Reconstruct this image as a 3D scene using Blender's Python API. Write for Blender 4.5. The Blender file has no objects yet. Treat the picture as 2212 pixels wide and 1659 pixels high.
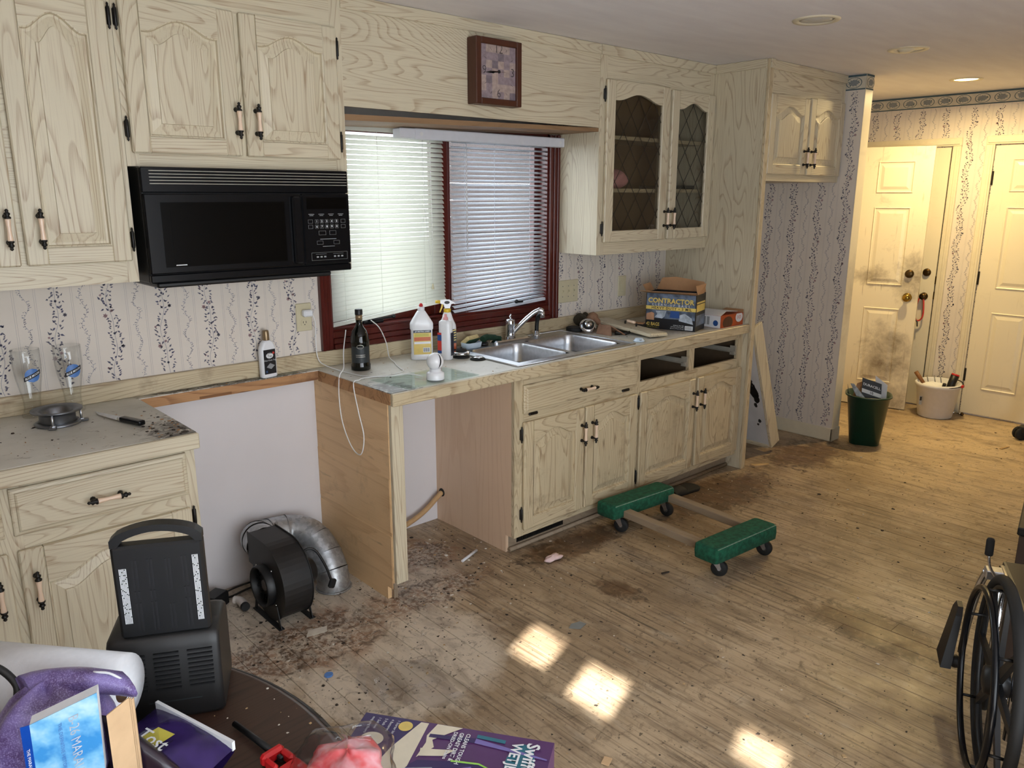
import bpy, bmesh, math, random
from mathutils import Vector, Matrix, Quaternion

# ------------------------------------------------------------------ scene, camera, light
scene = bpy.context.scene
COL = scene.collection
PI = math.pi

CAM_LOC = Vector((-0.8802, -3.1324, 1.6658))
YAW, PITCH, ROLL = math.radians(42.2335), math.radians(13.5514), math.radians(0.063)
cam_data = bpy.data.cameras.new("camera")
cam_data.sensor_width = 36.0
cam_data.lens = 1694.283 / 2212.0 * 36.0
cam_data.clip_start = 0.02
cam = bpy.data.objects.new("camera", cam_data)
COL.objects.link(cam)
fwd = Vector((math.sin(YAW) * math.cos(PITCH), math.cos(YAW) * math.cos(PITCH), -math.sin(PITCH)))
right = Vector((math.cos(YAW), -math.sin(YAW), 0))
up = right.cross(fwd)
r2 = right * math.cos(ROLL) + up * math.sin(ROLL)
u2 = -right * math.sin(ROLL) + up * math.cos(ROLL)
cam.matrix_world = Matrix(((r2.x, u2.x, -fwd.x, CAM_LOC.x), (r2.y, u2.y, -fwd.y, CAM_LOC.y),
                           (r2.z, u2.z, -fwd.z, CAM_LOC.z), (0, 0, 0, 1)))
scene.camera = cam

world = bpy.data.worlds.new("world")
scene.world = world
world.use_nodes = True
bg = world.node_tree.nodes["Background"]
bg.inputs[0].default_value = (0.86, 0.93, 1.0, 1)
bg.inputs[1].default_value = 13.0

sun_d = bpy.data.lights.new("sun", 'SUN')
sun_d.energy = 44.0
sun_d.angle = math.radians(0.9)
sun_d.color = (1.0, 0.97, 0.92)
sun = bpy.data.objects.new("sun", sun_d)
COL.objects.link(sun)
sun.rotation_euler = Vector((0.93, 0.34, -0.775)).to_track_quat('-Z', 'Y').to_euler()
sun.location = (-4, -4, 5)

def portal(loc, size, rot):
    l = bpy.data.lights.new("daylight_portal", 'AREA')
    l.shape = 'RECTANGLE'; l.size, l.size_y = size
    l.cycles.is_portal = True
    o = bpy.data.objects.new("daylight_portal", l); COL.objects.link(o)
    o.location = loc; o.rotation_euler = rot
portal((-0.25, -4.60, 1.12), (2.4, 2.06), (PI / 2, 0, 0))        # sliding door behind the camera, shines to +y
portal((1.55, 0.14, 1.55), (1.45, 1.0), (-PI / 2, 0, 0))        # window over the sink, shines to -y
portal((-1.64, -3.97, 1.32), (1.15, 1.05), (0, -PI / 2, 0))     # side window, shines to +x

vs = scene.view_settings
vs.view_transform = 'Standard'
vs.look = 'None'
vs.gamma = 1.0
vs.use_curve_mapping = False
vs.exposure = -0.88
scene.cycles.use_denoising = True
scene.cycles.max_bounces = 7
scene.cycles.diffuse_bounces = 3
scene.cycles.glossy_bounces = 3
scene.cycles.use_adaptive_sampling = True
scene.cycles.adaptive_threshold = 0.08
scene.cycles.use_light_tree = False
scene.cycles.transparent_max_bounces = 10
scene.cycles.sample_clamp_indirect = 6.0
scene.cycles.caustics_reflective = False
scene.cycles.caustics_refractive = False

# ------------------------------------------------------------------ helpers
def lin(c):
    def f(v):
        v /= 255.0
        return v / 12.92 if v <= 0.04045 else ((v + 0.055) / 1.055) ** 2.4
    return (f(c[0]), f(c[1]), f(c[2]), 1.0)

class NT:
    """small wrapper for writing node trees"""
    def __init__(s, name):
        s.m = bpy.data.materials.new(name); s.m.use_nodes = True
        s.t = s.m.node_tree; s.p = s.t.nodes["Principled BSDF"]; s.out = s.t.nodes["Material Output"]
    def n(s, kind, **kw):
        nd = s.t.nodes.new(kind)
        for k, v in kw.items(): setattr(nd, k, v)
        return nd
    def put(s, sock, v):
        if isinstance(v, bpy.types.NodeSocket): s.t.links.new(v, sock)
        elif v is not None: sock.default_value = v
    def math(s, op, a, b=None, c=None, clamp=False):
        nd = s.n('ShaderNodeMath', operation=op, use_clamp=clamp)
        s.put(nd.inputs[0], a); s.put(nd.inputs[1], b); s.put(nd.inputs[2], c)
        return nd.outputs[0]
    def vmul(s, v, k):
        nd = s.n('ShaderNodeVectorMath', operation='MULTIPLY'); s.put(nd.inputs[0], v); nd.inputs[1].default_value = k
        return nd.outputs[0]
    def vadd(s, v, k):
        nd = s.n('ShaderNodeVectorMath', operation='ADD'); s.put(nd.inputs[0], v); s.put(nd.inputs[1], k)
        return nd.outputs[0]
    def noise(s, vec, scale, detail=2.0, rough=0.5, dist=0.0):
        nd = s.n('ShaderNodeTexNoise'); s.put(nd.inputs['Vector'], vec)
        nd.inputs['Scale'].default_value = scale; nd.inputs['Detail'].default_value = detail
        nd.inputs['Roughness'].default_value = rough; nd.inputs['Distortion'].default_value = dist
        return nd.outputs[0]
    def ramp(s, fac, stops, interp='LINEAR'):
        nd = s.n('ShaderNodeValToRGB'); s.put(nd.inputs[0], fac); cr = nd.color_ramp; cr.interpolation = interp
        while len(cr.elements) < len(stops): cr.elements.new(0.5)
        for e, (p, c) in zip(cr.elements, stops):
            e.position = p; e.color = c if len(c) == 4 else (*c, 1)
        return nd.outputs[0]
    def g(s, fac, a, b):    # grey ramp
        return s.maprange(fac, a, b)
    def maprange(s, v, a, b, c=0.0, d=1.0, smooth=False):
        nd = s.n('ShaderNodeMapRange'); nd.clamp = True
        if smooth: nd.interpolation_type = 'SMOOTHSTEP'
        s.put(nd.inputs[0], v)
        for i, x in zip((1, 2, 3, 4), (a, b, c, d)): nd.inputs[i].default_value = x
        return nd.outputs[0]
    def mix(s, fac, a, b, mode='MIX'):
        nd = s.n('ShaderNodeMix', data_type='RGBA', blend_type=mode)
        s.put(nd.inputs[0], fac); s.put(nd.inputs[6], a); s.put(nd.inputs[7], b)
        return nd.outputs[2]
    def pos(s): return s.n('ShaderNodeNewGeometry').outputs['Position']
    def obj(s): return s.n('ShaderNodeTexCoord').outputs['Object']
    def rnd(s): return s.n('ShaderNodeObjectInfo').outputs['Random']
    def xyz(s, v):
        nd = s.n('ShaderNodeSeparateXYZ'); s.put(nd.inputs[0], v); return nd.outputs
    def bump(s, h, strength=0.3, dist=0.002):
        nd = s.n('ShaderNodeBump'); nd.inputs['Strength'].default_value = strength
        nd.inputs['Distance'].default_value = dist; s.put(nd.inputs['Height'], h)
        s.t.links.new(nd.outputs[0], s.p.inputs['Normal'])
    def set(s, col=None, rough=None, metal=None, **kw):
        if col is not None: s.put(s.p.inputs['Base Color'], col)
        if rough is not None: s.put(s.p.inputs['Roughness'], rough)
        if metal is not None: s.put(s.p.inputs['Metallic'], metal)
        for k, v in kw.items(): s.put(s.p.inputs[k.replace('_', ' ')], v)
        return s.m

def plain(name, rgb, rough=0.5, metal=0.0, var=0.06, scale=30.0, bump=0.0, **kw):
    """plain coat with slight mottling so nothing is dead flat"""
    t = NT(name); c = lin(rgb)
    n = t.noise(t.pos(), scale, 3.0)
    d = tuple(x * (1 - var * 2.2) for x in c[:3]) + (1,)
    col = t.mix(t.maprange(n, 0.35, 0.65), d, c)
    if bump: t.bump(t.noise(t.pos(), scale * 4, 2), bump, 0.001)
    return t.set(col, rough, metal, **kw)

MATS = {}
def M(k): return MATS[k]

def wood(name, axis, base, grain, lines=24.0, rough=0.42, contrast=1.0, stain=None, stain_amt=0.0, coarse=1.0):
    t = NT(name)
    v = t.pos()
    rv = t.n('ShaderNodeCombineXYZ'); r = t.rnd()
    for i, k in enumerate((7.0, 13.0, 29.0)): t.put(rv.inputs[i], t.math('MULTIPLY', r, k))
    v = t.vadd(v, rv.outputs[0])
    st = {'x': (0.55, 4.6, 4.6), 'y': (4.6, 0.55, 4.6), 'z': (4.6, 4.6, 0.55)}[axis]
    st = tuple(q * coarse for q in st)
    fi = {'x': (7, 260, 260), 'y': (260, 7, 260), 'z': (260, 260, 7)}[axis]
    n1 = t.noise(t.vmul(v, st), 1.0, 2.0, 0.42, 0.3)
    wob = t.noise(t.vmul(v, tuple(q * 6 for q in st)), 1.0, 2.0)
    ph = t.math('ADD', t.math('MULTIPLY', n1, lines * 2.0), t.math('MULTIPLY', wob, 0.55))
    fr = t.math('FRACT', ph)
    linem = t.math('MULTIPLY', t.maprange(fr, 0.0, 0.06), t.maprange(fr, 0.06, 0.42, 1.0, 0.0, True))
    pores = t.maprange(t.noise(t.vmul(v, fi), 1.0, 1.0), 0.52, 0.68)
    m1 = t.math('MULTIPLY', linem, 0.50 * contrast)
    m2 = t.math('MULTIPLY', pores, t.math('ADD', t.math('MULTIPLY', linem, 0.30 * contrast), 0.22 * contrast))
    fac = t.math('ADD', m1, m2, clamp=True)
    big = t.noise(v, 2.3, 2.0)
    b = lin(base); b2 = tuple(x * 0.90 for x in b[:3]) + (1,)
    basec = t.mix(t.maprange(big, 0.3, 0.7), b2, b)
    col = t.mix(fac, basec, lin(grain))
    if stain:
        s1 = t.maprange(t.noise(t.pos(), 9.0, 5.0, 0.65), 0.60 - 0.06 * stain_amt, 0.74)
        s2 = t.maprange(t.noise(t.vmul(v, tuple(q * 9 for q in st)), 1.0, 3.0), 0.66, 0.74)
        col = t.mix(t.math('MULTIPLY', t.math('MAXIMUM', t.math('MULTIPLY', s1, 0.5), t.math('MULTIPLY', s2, 0.8)), stain_amt, clamp=True), col, lin(stain))
    return t.set(col, rough)

class MB:
    def __init__(s): s.v = []; s.f = []; s.mi = []; s.sm = []; s.cur = 0; s.smooth = False
    def face(s, idx): s.f.append(tuple(idx)); s.mi.append(s.cur); s.sm.append(s.smooth)
    def mat(s, i): s.cur = i; return s
    def poly(s, pts):
        b = len(s.v); s.v += [tuple(p) for p in pts]; s.face(range(b, b + len(pts))); return s
    def box(s, x0, x1, y0, y1, z0, z1, M4=None):
        b = len(s.v)
        P = [(x0, y0, z0), (x1, y0, z0), (x1, y1, z0), (x0, y1, z0), (x0, y0, z1), (x1, y0, z1), (x1, y1, z1), (x0, y1, z1)]
        if M4 is not None: P = [tuple(M4 @ Vector(p)) for p in P]
        s.v += P
        for q in ((0, 3, 2, 1), (4, 5, 6, 7), (0, 1, 5, 4), (1, 2, 6, 5), (2, 3, 7, 6), (3, 0, 4, 7)): s.face([b + i for i in q])
        return s
    def bbox(s, x0, x1, y0, y1, z0, z1, r=0.004, M4=None):
        """box with every edge chamfered"""
        bm = bmesh.new()
        vs_ = [bm.verts.new(p) for p in ((x0, y0, z0), (x1, y0, z0), (x1, y1, z0), (x0, y1, z0), (x0, y0, z1), (x1, y0, z1), (x1, y1, z1), (x0, y1, z1))]
        for q in ((0, 3, 2, 1), (4, 5, 6, 7), (0, 1, 5, 4), (1, 2, 6, 5), (2, 3, 7, 6), (3, 0, 4, 7)): bm.faces.new([vs_[i] for i in q])
        r = min(r, abs(x1 - x0) * .45, abs(y1 - y0) * .45, abs(z1 - z0) * .45)
        bmesh.ops.bevel(bm, geom=bm.edges[:], offset=r, segments=2 if r > 0.006 else 1, affect='EDGES', profile=0.6)
        s.add_bm(bm, M4); bm.free(); return s
    def add_bm(s, bm, M4=None):
        b = len(s.v); bm.verts.index_update()
        for v in bm.verts:
            p = v.co if M4 is None else M4 @ v.co
            s.v.append(tuple(p))
        for f in bm.faces: s.face([b + v.index for v in f.verts])
    def ring(s, c, ax, r, n, a0=0.0, ex=None):
        ax = Vector(ax).normalized()
        ref = ex if ex is not None else (Vector((0, 0, 1)) if abs(ax.z) < 0.9 else Vector((1, 0, 0)))
        e1 = ref - ax * ref.dot(ax); e1.normalize(); e2 = ax.cross(e1)
        rr = r if isinstance(r, (tuple, list)) else (r, r)
        return [tuple(Vector(c) + e1 * math.cos(a0 + 2 * PI * i / n) * rr[0] + e2 * math.sin(a0 + 2 * PI * i / n) * rr[1]) for i in range(n)]
    def loft(s, rings, cap0=True, cap1=True, closed=True):
        b = len(s.v); n = len(rings[0])
        for r in rings: s.v += [tuple(p) for p in r]
        for k in range(len(rings) - 1):
            for i in range(n if closed else n - 1):
                j = (i + 1) % n
                s.face((b + k * n + i, b + k * n + j, b + (k + 1) * n + j, b + (k + 1) * n + i))
        sm = s.smooth; s.smooth = False
        if cap0: s.face([b + i for i in range(n - 1, -1, -1)])
        if cap1: s.face([b + (len(rings) - 1) * n + i for i in range(n)])
        s.smooth = sm
        return s
    def cyl(s, p0, p1, r0, r1=None, n=16, caps=True):
        r1 = r0 if r1 is None else r1
        ax = Vector(p1) - Vector(p0)
        return s.loft([s.ring(p0, ax, r0, n), s.ring(p1, ax, r1, n)], caps, caps)
    def lathe(s, prof, c=(0, 0, 0), ax=(0, 0, 1), n=20, caps=True, ex=None, sq=None):
        """prof: (r, h) along axis"""
        A = Vector(ax).normalized(); C = Vector(c)
        rings = []
        for r, h in prof:
            rr = max(r, 1e-4)
            rings.append(s.ring(C + A * h, A, (rr, rr * sq) if sq else rr, n, ex=ex))
        return s.loft(rings, caps, caps)
    def tube(s, pts, r, n=8, caps=True):
        P = [Vector(p) for p in pts]; rings = []
        T = [(P[min(i + 1, len(P) - 1)] - P[max(i - 1, 0)]).normalized() for i in range(len(P))]
        e = Vector((0, 0, 1)) if abs(T[0].z) < 0.9 else Vector((1, 0, 0))
        for i, p in enumerate(P):
            e = (e - T[i] * e.dot(T[i])).normalized()
            f = T[i].cross(e); rr = r[i] if isinstance(r, (list, tuple)) else r
            rings.append([tuple(p + e * math.cos(2 * PI * k / n) * rr + f * math.sin(2 * PI * k / n) * rr) for k in range(n)])
        return s.loft(rings, caps, caps)
    def prism(s, poly, origin, eu, ev, d):
        """extrude a 2D polygon lying in plane (eu, ev) by vector d"""
        O, U, V, D = Vector(origin), Vector(eu), Vector(ev), Vector(d)
        a = [O + U * u + V * v for u, v in poly]
        return s.loft([a, [p + D for p in a]])
    def sphere(s, c, r, nu=16, nv=10, M4=None):
        C = Vector(c); rr = (r, r, r) if not isinstance(r, (tuple, list)) else r
        rings = []
        for k in range(nv + 1):
            a = -PI / 2 + PI * k / nv
            ca = max(math.cos(a), 0.01)
            ring = [Vector((math.cos(2 * PI * i / nu) * ca * rr[0], math.sin(2 * PI * i / nu) * ca * rr[1], math.sin(a) * rr[2])) for i in range(nu)]
            rings.append([tuple(C + (M4 @ p if M4 is not None else p)) for p in ring])
        return s.loft(rings)
    def xf(s, M4, start=0):
        for i in range(start, len(s.v)): s.v[i] = tuple(M4 @ Vector(s.v[i]))
        return s
    def build(s, name, mats, parent=None, recalc=True):
        me = bpy.data.meshes.new(name)
        Mi = ROOTM.get(parent.name) if parent is not None else None
        vv = s.v
        if Mi is not None:
            inv = Mi.inverted(); vv = [tuple(inv @ Vector(p)) for p in s.v]
        me.from_pydata(vv, [], s.f)
        if not isinstance(mats, (list, tuple)): mats = [mats]
        for m in mats: me.materials.append(MATS[m] if isinstance(m, str) else m)
        me.polygons.foreach_set('material_index', s.mi)
        me.polygons.foreach_set('use_smooth', s.sm)
        if recalc:
            bm = bmesh.new(); bm.from_mesh(me); bmesh.ops.recalc_face_normals(bm, faces=bm.faces[:]); bm.to_mesh(me); bm.free()
        me.update()
        o = bpy.data.objects.new(name, me); COL.objects.link(o)
        if parent is not None:
            o.parent = parent
            ROOTM[o.name] = Mi
        else:
            ROOTM[o.name] = Matrix.Identity(4)
        return o

ROOTM = {}
def tag(o, label, cat=None, group=None, kind=None):
    if label: o['label'] = label
    if cat: o['category'] = cat
    if group: o['group'] = group
    if kind: o['kind'] = kind
    return o
def thing(name, label, cat, loc=(0, 0, 0), rz=0.0, group=None, kind=None, M4=None):
    o = bpy.data.objects.new(name, None); COL.objects.link(o)
    o.empty_display_size = 0.05
    m = M4 if M4 is not None else Matrix.Translation(Vector(loc)) @ Matrix.Rotation(rz, 4, 'Z')
    o.matrix_world = m; ROOTM[o.name] = m.copy()
    return tag(o, label, cat, group, kind)
def struct(name, mb, mat, parent=None, label=None):
    o = mb.build(name, mat, parent)
    if parent is None: o['kind'] = 'structure'
    if label: o['label'] = label
    return o
def sthing(name, loc=(0, 0, 0), label=None):
    o = thing(name, label, None, loc); o['kind'] = 'structure'; return o

def text(name, body, size, mat, parent, origin, eu, ev, align='LEFT', bold=0.0, sx=1.0, spacing=1.0):
    """flat lettering: eu = reading direction, ev = up direction of letters"""
    cu = bpy.data.curves.new(name, 'FONT'); cu.body = body; cu.size = size
    cu.align_x = align; cu.align_y = 'CENTER'; cu.offset = bold; cu.space_character = spacing; cu.resolution_u = 2
    tmp = bpy.data.objects.new(name + '_tmp', cu); COL.objects.link(tmp)
    dg = bpy.context.evaluated_depsgraph_get()
    me = bpy.data.meshes.new_from_object(tmp.evaluated_get(dg))
    bpy.data.objects.remove(tmp); bpy.data.curves.remove(cu)
    U, V, O = Vector(eu).normalized(), Vector(ev).normalized(), Vector(origin)
    Mi = ROOTM[parent.name].inverted() if parent is not None else Matrix.Identity(4)
    for v in me.vertices: v.co = Mi @ (O + U * v.co.x * sx + V * v.co.y)
    me.materials.clear(); me.materials.append(MATS[mat])
    o = bpy.data.objects.new(name, me); COL.objects.link(o)
    if parent is not None: o.parent = parent; ROOTM[o.name] = ROOTM[parent.name]
    return o

def bez(pts, n=10):
    """smooth path through points (Catmull-Rom)"""
    P = [Vector(p) for p in pts]; P = [P[0] * 2 - P[1]] + P + [P[-1] * 2 - P[-2]]
    out = []
    for i in range(1, len(P) - 2):
        for k in range(n):
            t = k / n
            a, b, c, d = P[i - 1], P[i], P[i + 1], P[i + 2]
            out.append(0.5 * ((2 * b) + (c - a) * t + (2 * a - 5 * b + 4 * c - d) * t * t + (3 * b - a - 3 * c + d) * t ** 3))
    out.append(P[-2]); return out

def rnd_rect(w, h, r, n=4):
    """rounded rectangle outline centred on 0"""
    out = []
    for cx, cy, a in ((w / 2 - r, h / 2 - r, 0), (-w / 2 + r, h / 2 - r, PI / 2), (-w / 2 + r, -h / 2 + r, PI), (w / 2 - r, -h / 2 + r, 1.5 * PI)):
        for k in range(n + 1):
            t = a + PI / 2 * k / n
            out.append((cx + r * math.cos(t), cy + r * math.sin(t)))
    return out
# ------------------------------------------------------------------ materials
OAK, OAKG, STN = (212, 201, 174), (164, 142, 115), (96, 66, 40)
MATS['oak_v'] = wood('pickled_oak_vertical', 'z', OAK, OAKG)
MATS['oak_h'] = wood('pickled_oak_horizontal', 'x', OAK, OAKG)
MATS['oak_d'] = wood('pickled_oak_depth', 'y', OAK, OAKG)
MATS['oak_v_worn'] = wood('worn_oak_vertical', 'z', (206, 190, 157), (150, 126, 96), stain=STN, stain_amt=0.8)
MATS['oak_h_worn'] = wood('worn_oak_horizontal', 'x', (206, 190, 157), (150, 126, 96), stain=STN, stain_amt=0.8)
MATS['ply_h'] = wood('plywood_raw', 'y', (232, 194, 146), (190, 144, 98), lines=6, contrast=0.55, rough=0.5, stain=(110, 78, 50), stain_amt=0.5, coarse=0.8)
MATS['ply_v'] = wood('plywood_side', 'z', (226, 196, 166), (196, 158, 126), lines=6, contrast=0.5, rough=0.5)
MATS['raw_edge'] = wood('raw_particle_edge', 'x', (186, 140, 96), (128, 84, 52), lines=8, rough=0.7, stain=(70, 44, 28), stain_amt=1.0)
MATS['redwood'] = wood('dark_red_window_wood', 'z', (84, 27, 20), (52, 14, 11), lines=8, contrast=0.6, rough=0.28)
MATS['table_wood'] = wood('dark_walnut_laminate', 'x', (66, 46, 36), (38, 25, 20), lines=16, contrast=0.8, rough=0.38)
MATS['bare_wood'] = wood('grey_bare_wood', 'y', (152, 134, 112), (116, 96, 76), lines=7, contrast=0.6, rough=0.65)
MATS['clock_wood'] = wood('clock_brown_wood', 'z', (78, 40, 24), (54, 26, 16), lines=8, contrast=0.5, rough=0.4)

MATS['wallpaper'] = plain('wallpaper_cream', (224, 214, 202), 0.75, var=0.02, scale=4)
MATS['paint_white'] = plain('painted_wall_white', (222, 216, 216), 0.7, var=0.02, scale=3)
MATS['paint_beige'] = plain('painted_wall_beige', (150, 132, 112), 0.7, var=0.02, scale=3)
MATS['trim_white'] = plain('trim_cream_paint', (226, 216, 190), 0.4, var=0.02)
MATS['print_blue'] = plain('print_slate_blue', (108, 106, 120), 0.75, var=0.1)
MATS['print_dark'] = plain('print_dark_slate', (84, 84, 108), 0.75, var=0.1)
MATS['print_pink'] = plain('print_dusty_pink', (182, 150, 152), 0.75, var=0.1)
MATS['print_pale'] = plain('print_pale_grey', (150, 150, 162), 0.75, var=0.1)
MATS['print_line'] = plain('print_hairline', (176, 170, 172), 0.75, var=0.05)
MATS['border_teal'] = plain('border_teal', (70, 92, 100), 0.7)
MATS['border_cream'] = plain('border_cream', (206, 198, 180), 0.7)
MATS['border_grey'] = plain('border_grey', (136, 140, 140), 0.7)

t = NT('ceiling_plaster')
n = t.noise(t.vmul(t.pos(), (3.0, 14.0, 3.0)), 1.0, 4.0)
t.bump(n, 0.35, 0.01)
t.set(t.mix(t.maprange(n, 0.3, 0.7), lin((232, 228, 232)), lin((240, 237, 240))), 0.8); MATS['ceiling'] = t.m

# floor: stripped boards with grime
t = NT('stripped_floor')
P = t.pos(); X = t.xyz(P); r = t.rnd()
base = t.mix(t.maprange(t.noise(P, 1.4, 4.0, 0.6), 0.35, 0.68), lin((144, 121, 94)), lin((194, 172, 142)))
tone = t.math('ADD', t.math('MULTIPLY', r, 0.09), 0.94)
tn = t.n('ShaderNodeCombineXYZ')
for i in range(3): t.put(tn.inputs[i], tone)
base = t.mix(1.0, base, tn.outputs[0], 'MULTIPLY')
streak = t.noise(t.vmul(P, (75.0, 2.2, 1.0)), 1.0, 3.0, 0.6)
base = t.mix(t.math('MULTIPLY', t.maprange(streak, 0.50, 0.66), 0.60), base, lin((88, 70, 53)))
fine = t.noise(t.vmul(P, (62.0, 1.6, 1.0)), 1.0, 3.0, 0.6, 0.3)
patchy = t.maprange(t.noise(P, 2.6, 3.0, 0.6), 0.40, 0.62)
base = t.mix(t.math('MULTIPLY', t.math('MULTIPLY', t.maprange(fine, 0.58, 0.65), patchy), 0.75), base, lin((58, 45, 35)))
pale = t.maprange(t.noise(t.vmul(P, (14.0, 5.0, 1.0)), 1.0, 4.0, 0.65), 0.55, 0.72)
base = t.mix(t.math('MULTIPLY', pale, 0.40), base, lin((200, 186, 164)))
def blob(cx, cy, rx, ry):
    a = t.math('DIVIDE', t.math('SUBTRACT', X[0], cx), rx); b = t.math('DIVIDE', t.math('SUBTRACT', X[1], cy), ry)
    d = t.math('SQRT', t.math('ADD', t.math('MULTIPLY', a, a), t.math('MULTIPLY', b, b)))
    return t.maprange(d, 0.25, 1.0, 1.0, 0.0, True)
clean = blob(4.9, -1.7, 1.9, 1.4)  # hall boards lightened in colour, standing in for stronger lamp light
base = t.mix(t.math('MULTIPLY', clean, t.maprange(t.noise(P, 3.0, 4.0, 0.6), 0.30, 0.60, 0.35, 0.8)), base, lin((212, 188, 150)))
nz = t.noise(P, 7.5, 5.0, 0.68, 0.6); nz2 = t.noise(P, 16.0, 4.0, 0.7, 1.2); nz3 = t.noise(P, 45.0, 2.0, 0.7)
# pale underlayment in the bays
pm = t.math('MAXIMUM', blob(0.40, -0.45, 1.05, 0.62), blob(0.55, -0.95, 0.55, 0.5))
base = t.mix(t.math('MULTIPLY', t.maprange(t.math('ADD', pm, t.math('MULTIPLY', nz, 0.8)), 0.58, 0.9), 0.9), base, lin((214, 200, 180)))
def grime(mask, nn, lo, hi, colr, amt):
    global base
    f = t.maprange(t.math('ADD', nn, t.math('MULTIPLY', mask, 0.36)), lo, hi)
    base = t.mix(t.math('MULTIPLY', f, amt), base, lin(colr))
rust = t.math('MAXIMUM', blob(0.35, -0.62, 0.75, 0.32), t.math('MAXIMUM', blob(0.95, -0.62, 0.5, 0.22), blob(1.12, -0.30, 0.28, 0.28)))
grime(rust, nz, 0.70, 0.90, (134, 86, 48), 0.75)
grime(rust, nz2, 0.76, 0.92, (66, 46, 34), 0.75)
grime(rust, nz3, 0.80, 0.92, (216, 206, 190), 0.6)
dk = t.math('MAXIMUM', blob(2.85, -0.80, 0.80, 0.34), t.math('MAXIMUM', blob(1.55, -1.15, 0.12, 0.2), blob(3.90, -0.78, 0.65, 0.34)))
dk = t.math('MAXIMUM', dk, t.math('MAXIMUM', blob(1.75, -0.70, 0.6, 0.18), blob(2.05, -2.05, 0.25, 0.5)))
grime(dk, nz2, 0.66, 0.86, (58, 44, 33), 0.8)
grime(dk, nz, 0.68, 0.86, (104, 72, 42), 0.6)
grime(0.0, nz2, 0.55, 0.68, (84, 68, 52), 0.55)
mott = t.noise(t.vmul(P, (9.0, 3.5, 1.0)), 1.0, 6.0, 0.7, 0.5)
base = t.mix(t.math('MULTIPLY', t.maprange(mott, 0.48, 0.66), 0.55), base, lin((98, 80, 63)))
grime(0.0, nz3, 0.63, 0.70, (56, 46, 36), 0.75)
rg = t.maprange(t.noise(P, 5.0, 4.0, 0.6), 0.3, 0.7, 0.30, 0.55)
t.bump(streak, 0.30, 0.002)
t.set(base, rg); MATS['floor'] = t.m
MATS['subfloor'] = plain('dark_gap', (52, 42, 34), 0.9)

# laminate counter with burnt grime
t = NT('counter_laminate'); P = t.pos(); X = t.xyz(P)
b0 = t.mix(t.maprange(t.noise(P, 3.0, 3.0), 0.35, 0.65), lin((196, 192, 180)), lin((226, 222, 212)))
sp = t.noise(t.vmul(P, (20, 30, 20)), 1.0, 6.0, 0.7, 0.8)
b0 = t.mix(t.math('MULTIPLY', t.maprange(sp, 0.62, 0.72), 0.6), b0, lin((136, 100, 64)))
edge = t.math('MAXIMUM', blob(0.02, -0.62, 0.22, 0.36), t.math('MAXIMUM', blob(0.40, -0.03, 0.5, 0.08), blob(0.80, -0.62, 0.16, 0.3)))
f = t.maprange(t.math('ADD', sp, t.math('MULTIPLY', edge, 0.30)), 0.60, 0.78)
b0 = t.mix(t.math('MULTIPLY', f, 0.85), b0, lin((48, 34, 26)))
brn = t.math('MAXIMUM', blob(2.9, -0.35, 0.5, 0.4), blob(2.55, -0.15, 0.5, 0.15))
b0 = t.mix(t.math('MULTIPLY', t.maprange(t.math('ADD', t.math('MULTIPLY', brn, 0.5), t.math('MULTIPLY', sp, 0.6)), 0.50, 0.80), 0.7), b0, lin((128, 96, 62)))
t.set(b0, t.maprange(sp, 0.3, 0.7, 0.30, 0.55)); MATS['laminate'] = t.m

MATS['black_gloss'] = plain('black_gloss_plastic', (13, 14, 17), 0.25, var=0.05, Specular_IOR_Level=0.3)
MATS['black_matte'] = plain('black_matte_plastic', (12, 13, 15), 0.45, var=0.08)
MATS['black_dusty'] = plain('black_dusty_plastic', (27, 26, 26), 0.5, var=0.16, scale=16)
MATS['black_glass'] = plain('black_oven_glass', (9, 8, 7), 0.22, var=0.0, Specular_IOR_Level=0.15)
MATS['iron'] = plain('black_iron', (24, 21, 18), 0.45, metal=0.3)
MATS['rubber'] = plain('black_rubber', (22, 22, 22), 0.75)
MATS['porcelain'] = plain('cream_porcelain', (236, 208, 182), 0.12, var=0.01)
MATS['steel'] = plain('brushed_steel', (206, 208, 212), 0.33, metal=1.0, scale=60)
MATS['chrome'] = plain('chrome', (220, 222, 226), 0.06, metal=1.0, var=0.0)
MATS['dull_metal'] = plain('dull_cast_metal', (128, 130, 134), 0.38, metal=0.9, scale=40)
MATS['silver'] = plain('silver_line', (196, 190, 178), 0.3, metal=0.4)
MATS['brass'] = plain('aged_brass', (168, 138, 66), 0.25, metal=1.0, scale=60)
MATS['bronze'] = plain('dark_bronze', (92, 74, 48), 0.35, metal=1.0)
t = NT('galvanised'); n = t.n('ShaderNodeTexVoronoi'); n.inputs['Scale'].default_value = 70
t.put(n.inputs['Vector'], t.pos()); gg = t.noise(t.pos(), 9, 4)
t.set(t.mix(t.math('MULTIPLY', t.maprange(gg, 0.45, 0.65), 0.6), t.mix(n.outputs[1], lin((150, 154, 158)), lin((196, 200, 204))), lin((128, 116, 102))), 0.42, 0.75); MATS['galv'] = t.m
MATS['white_gloss'] = plain('white_gloss_plastic', (236, 237, 240), 0.22, var=0.01)
MATS['white_matte'] = plain('white_matte_plastic', (222, 222, 224), 0.5, var=0.02)
MATS['lamp_white'] = plain('lamp_enamel_white', (214, 216, 224), 0.4, var=0.02)
MATS['almond'] = plain('almond_plate', (206, 196, 164), 0.4, var=0.02)
MATS['red'] = plain('red_plastic', (196, 30, 34), 0.35)
MATS['yellow'] = plain('yellow_plastic', (222, 186, 48), 0.4)
MATS['pink_cap'] = plain('pink_cap', (226, 160, 160), 0.4)
MATS['gold'] = plain('gold_cap', (150, 128, 98), 0.35, metal=0.6)
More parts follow.
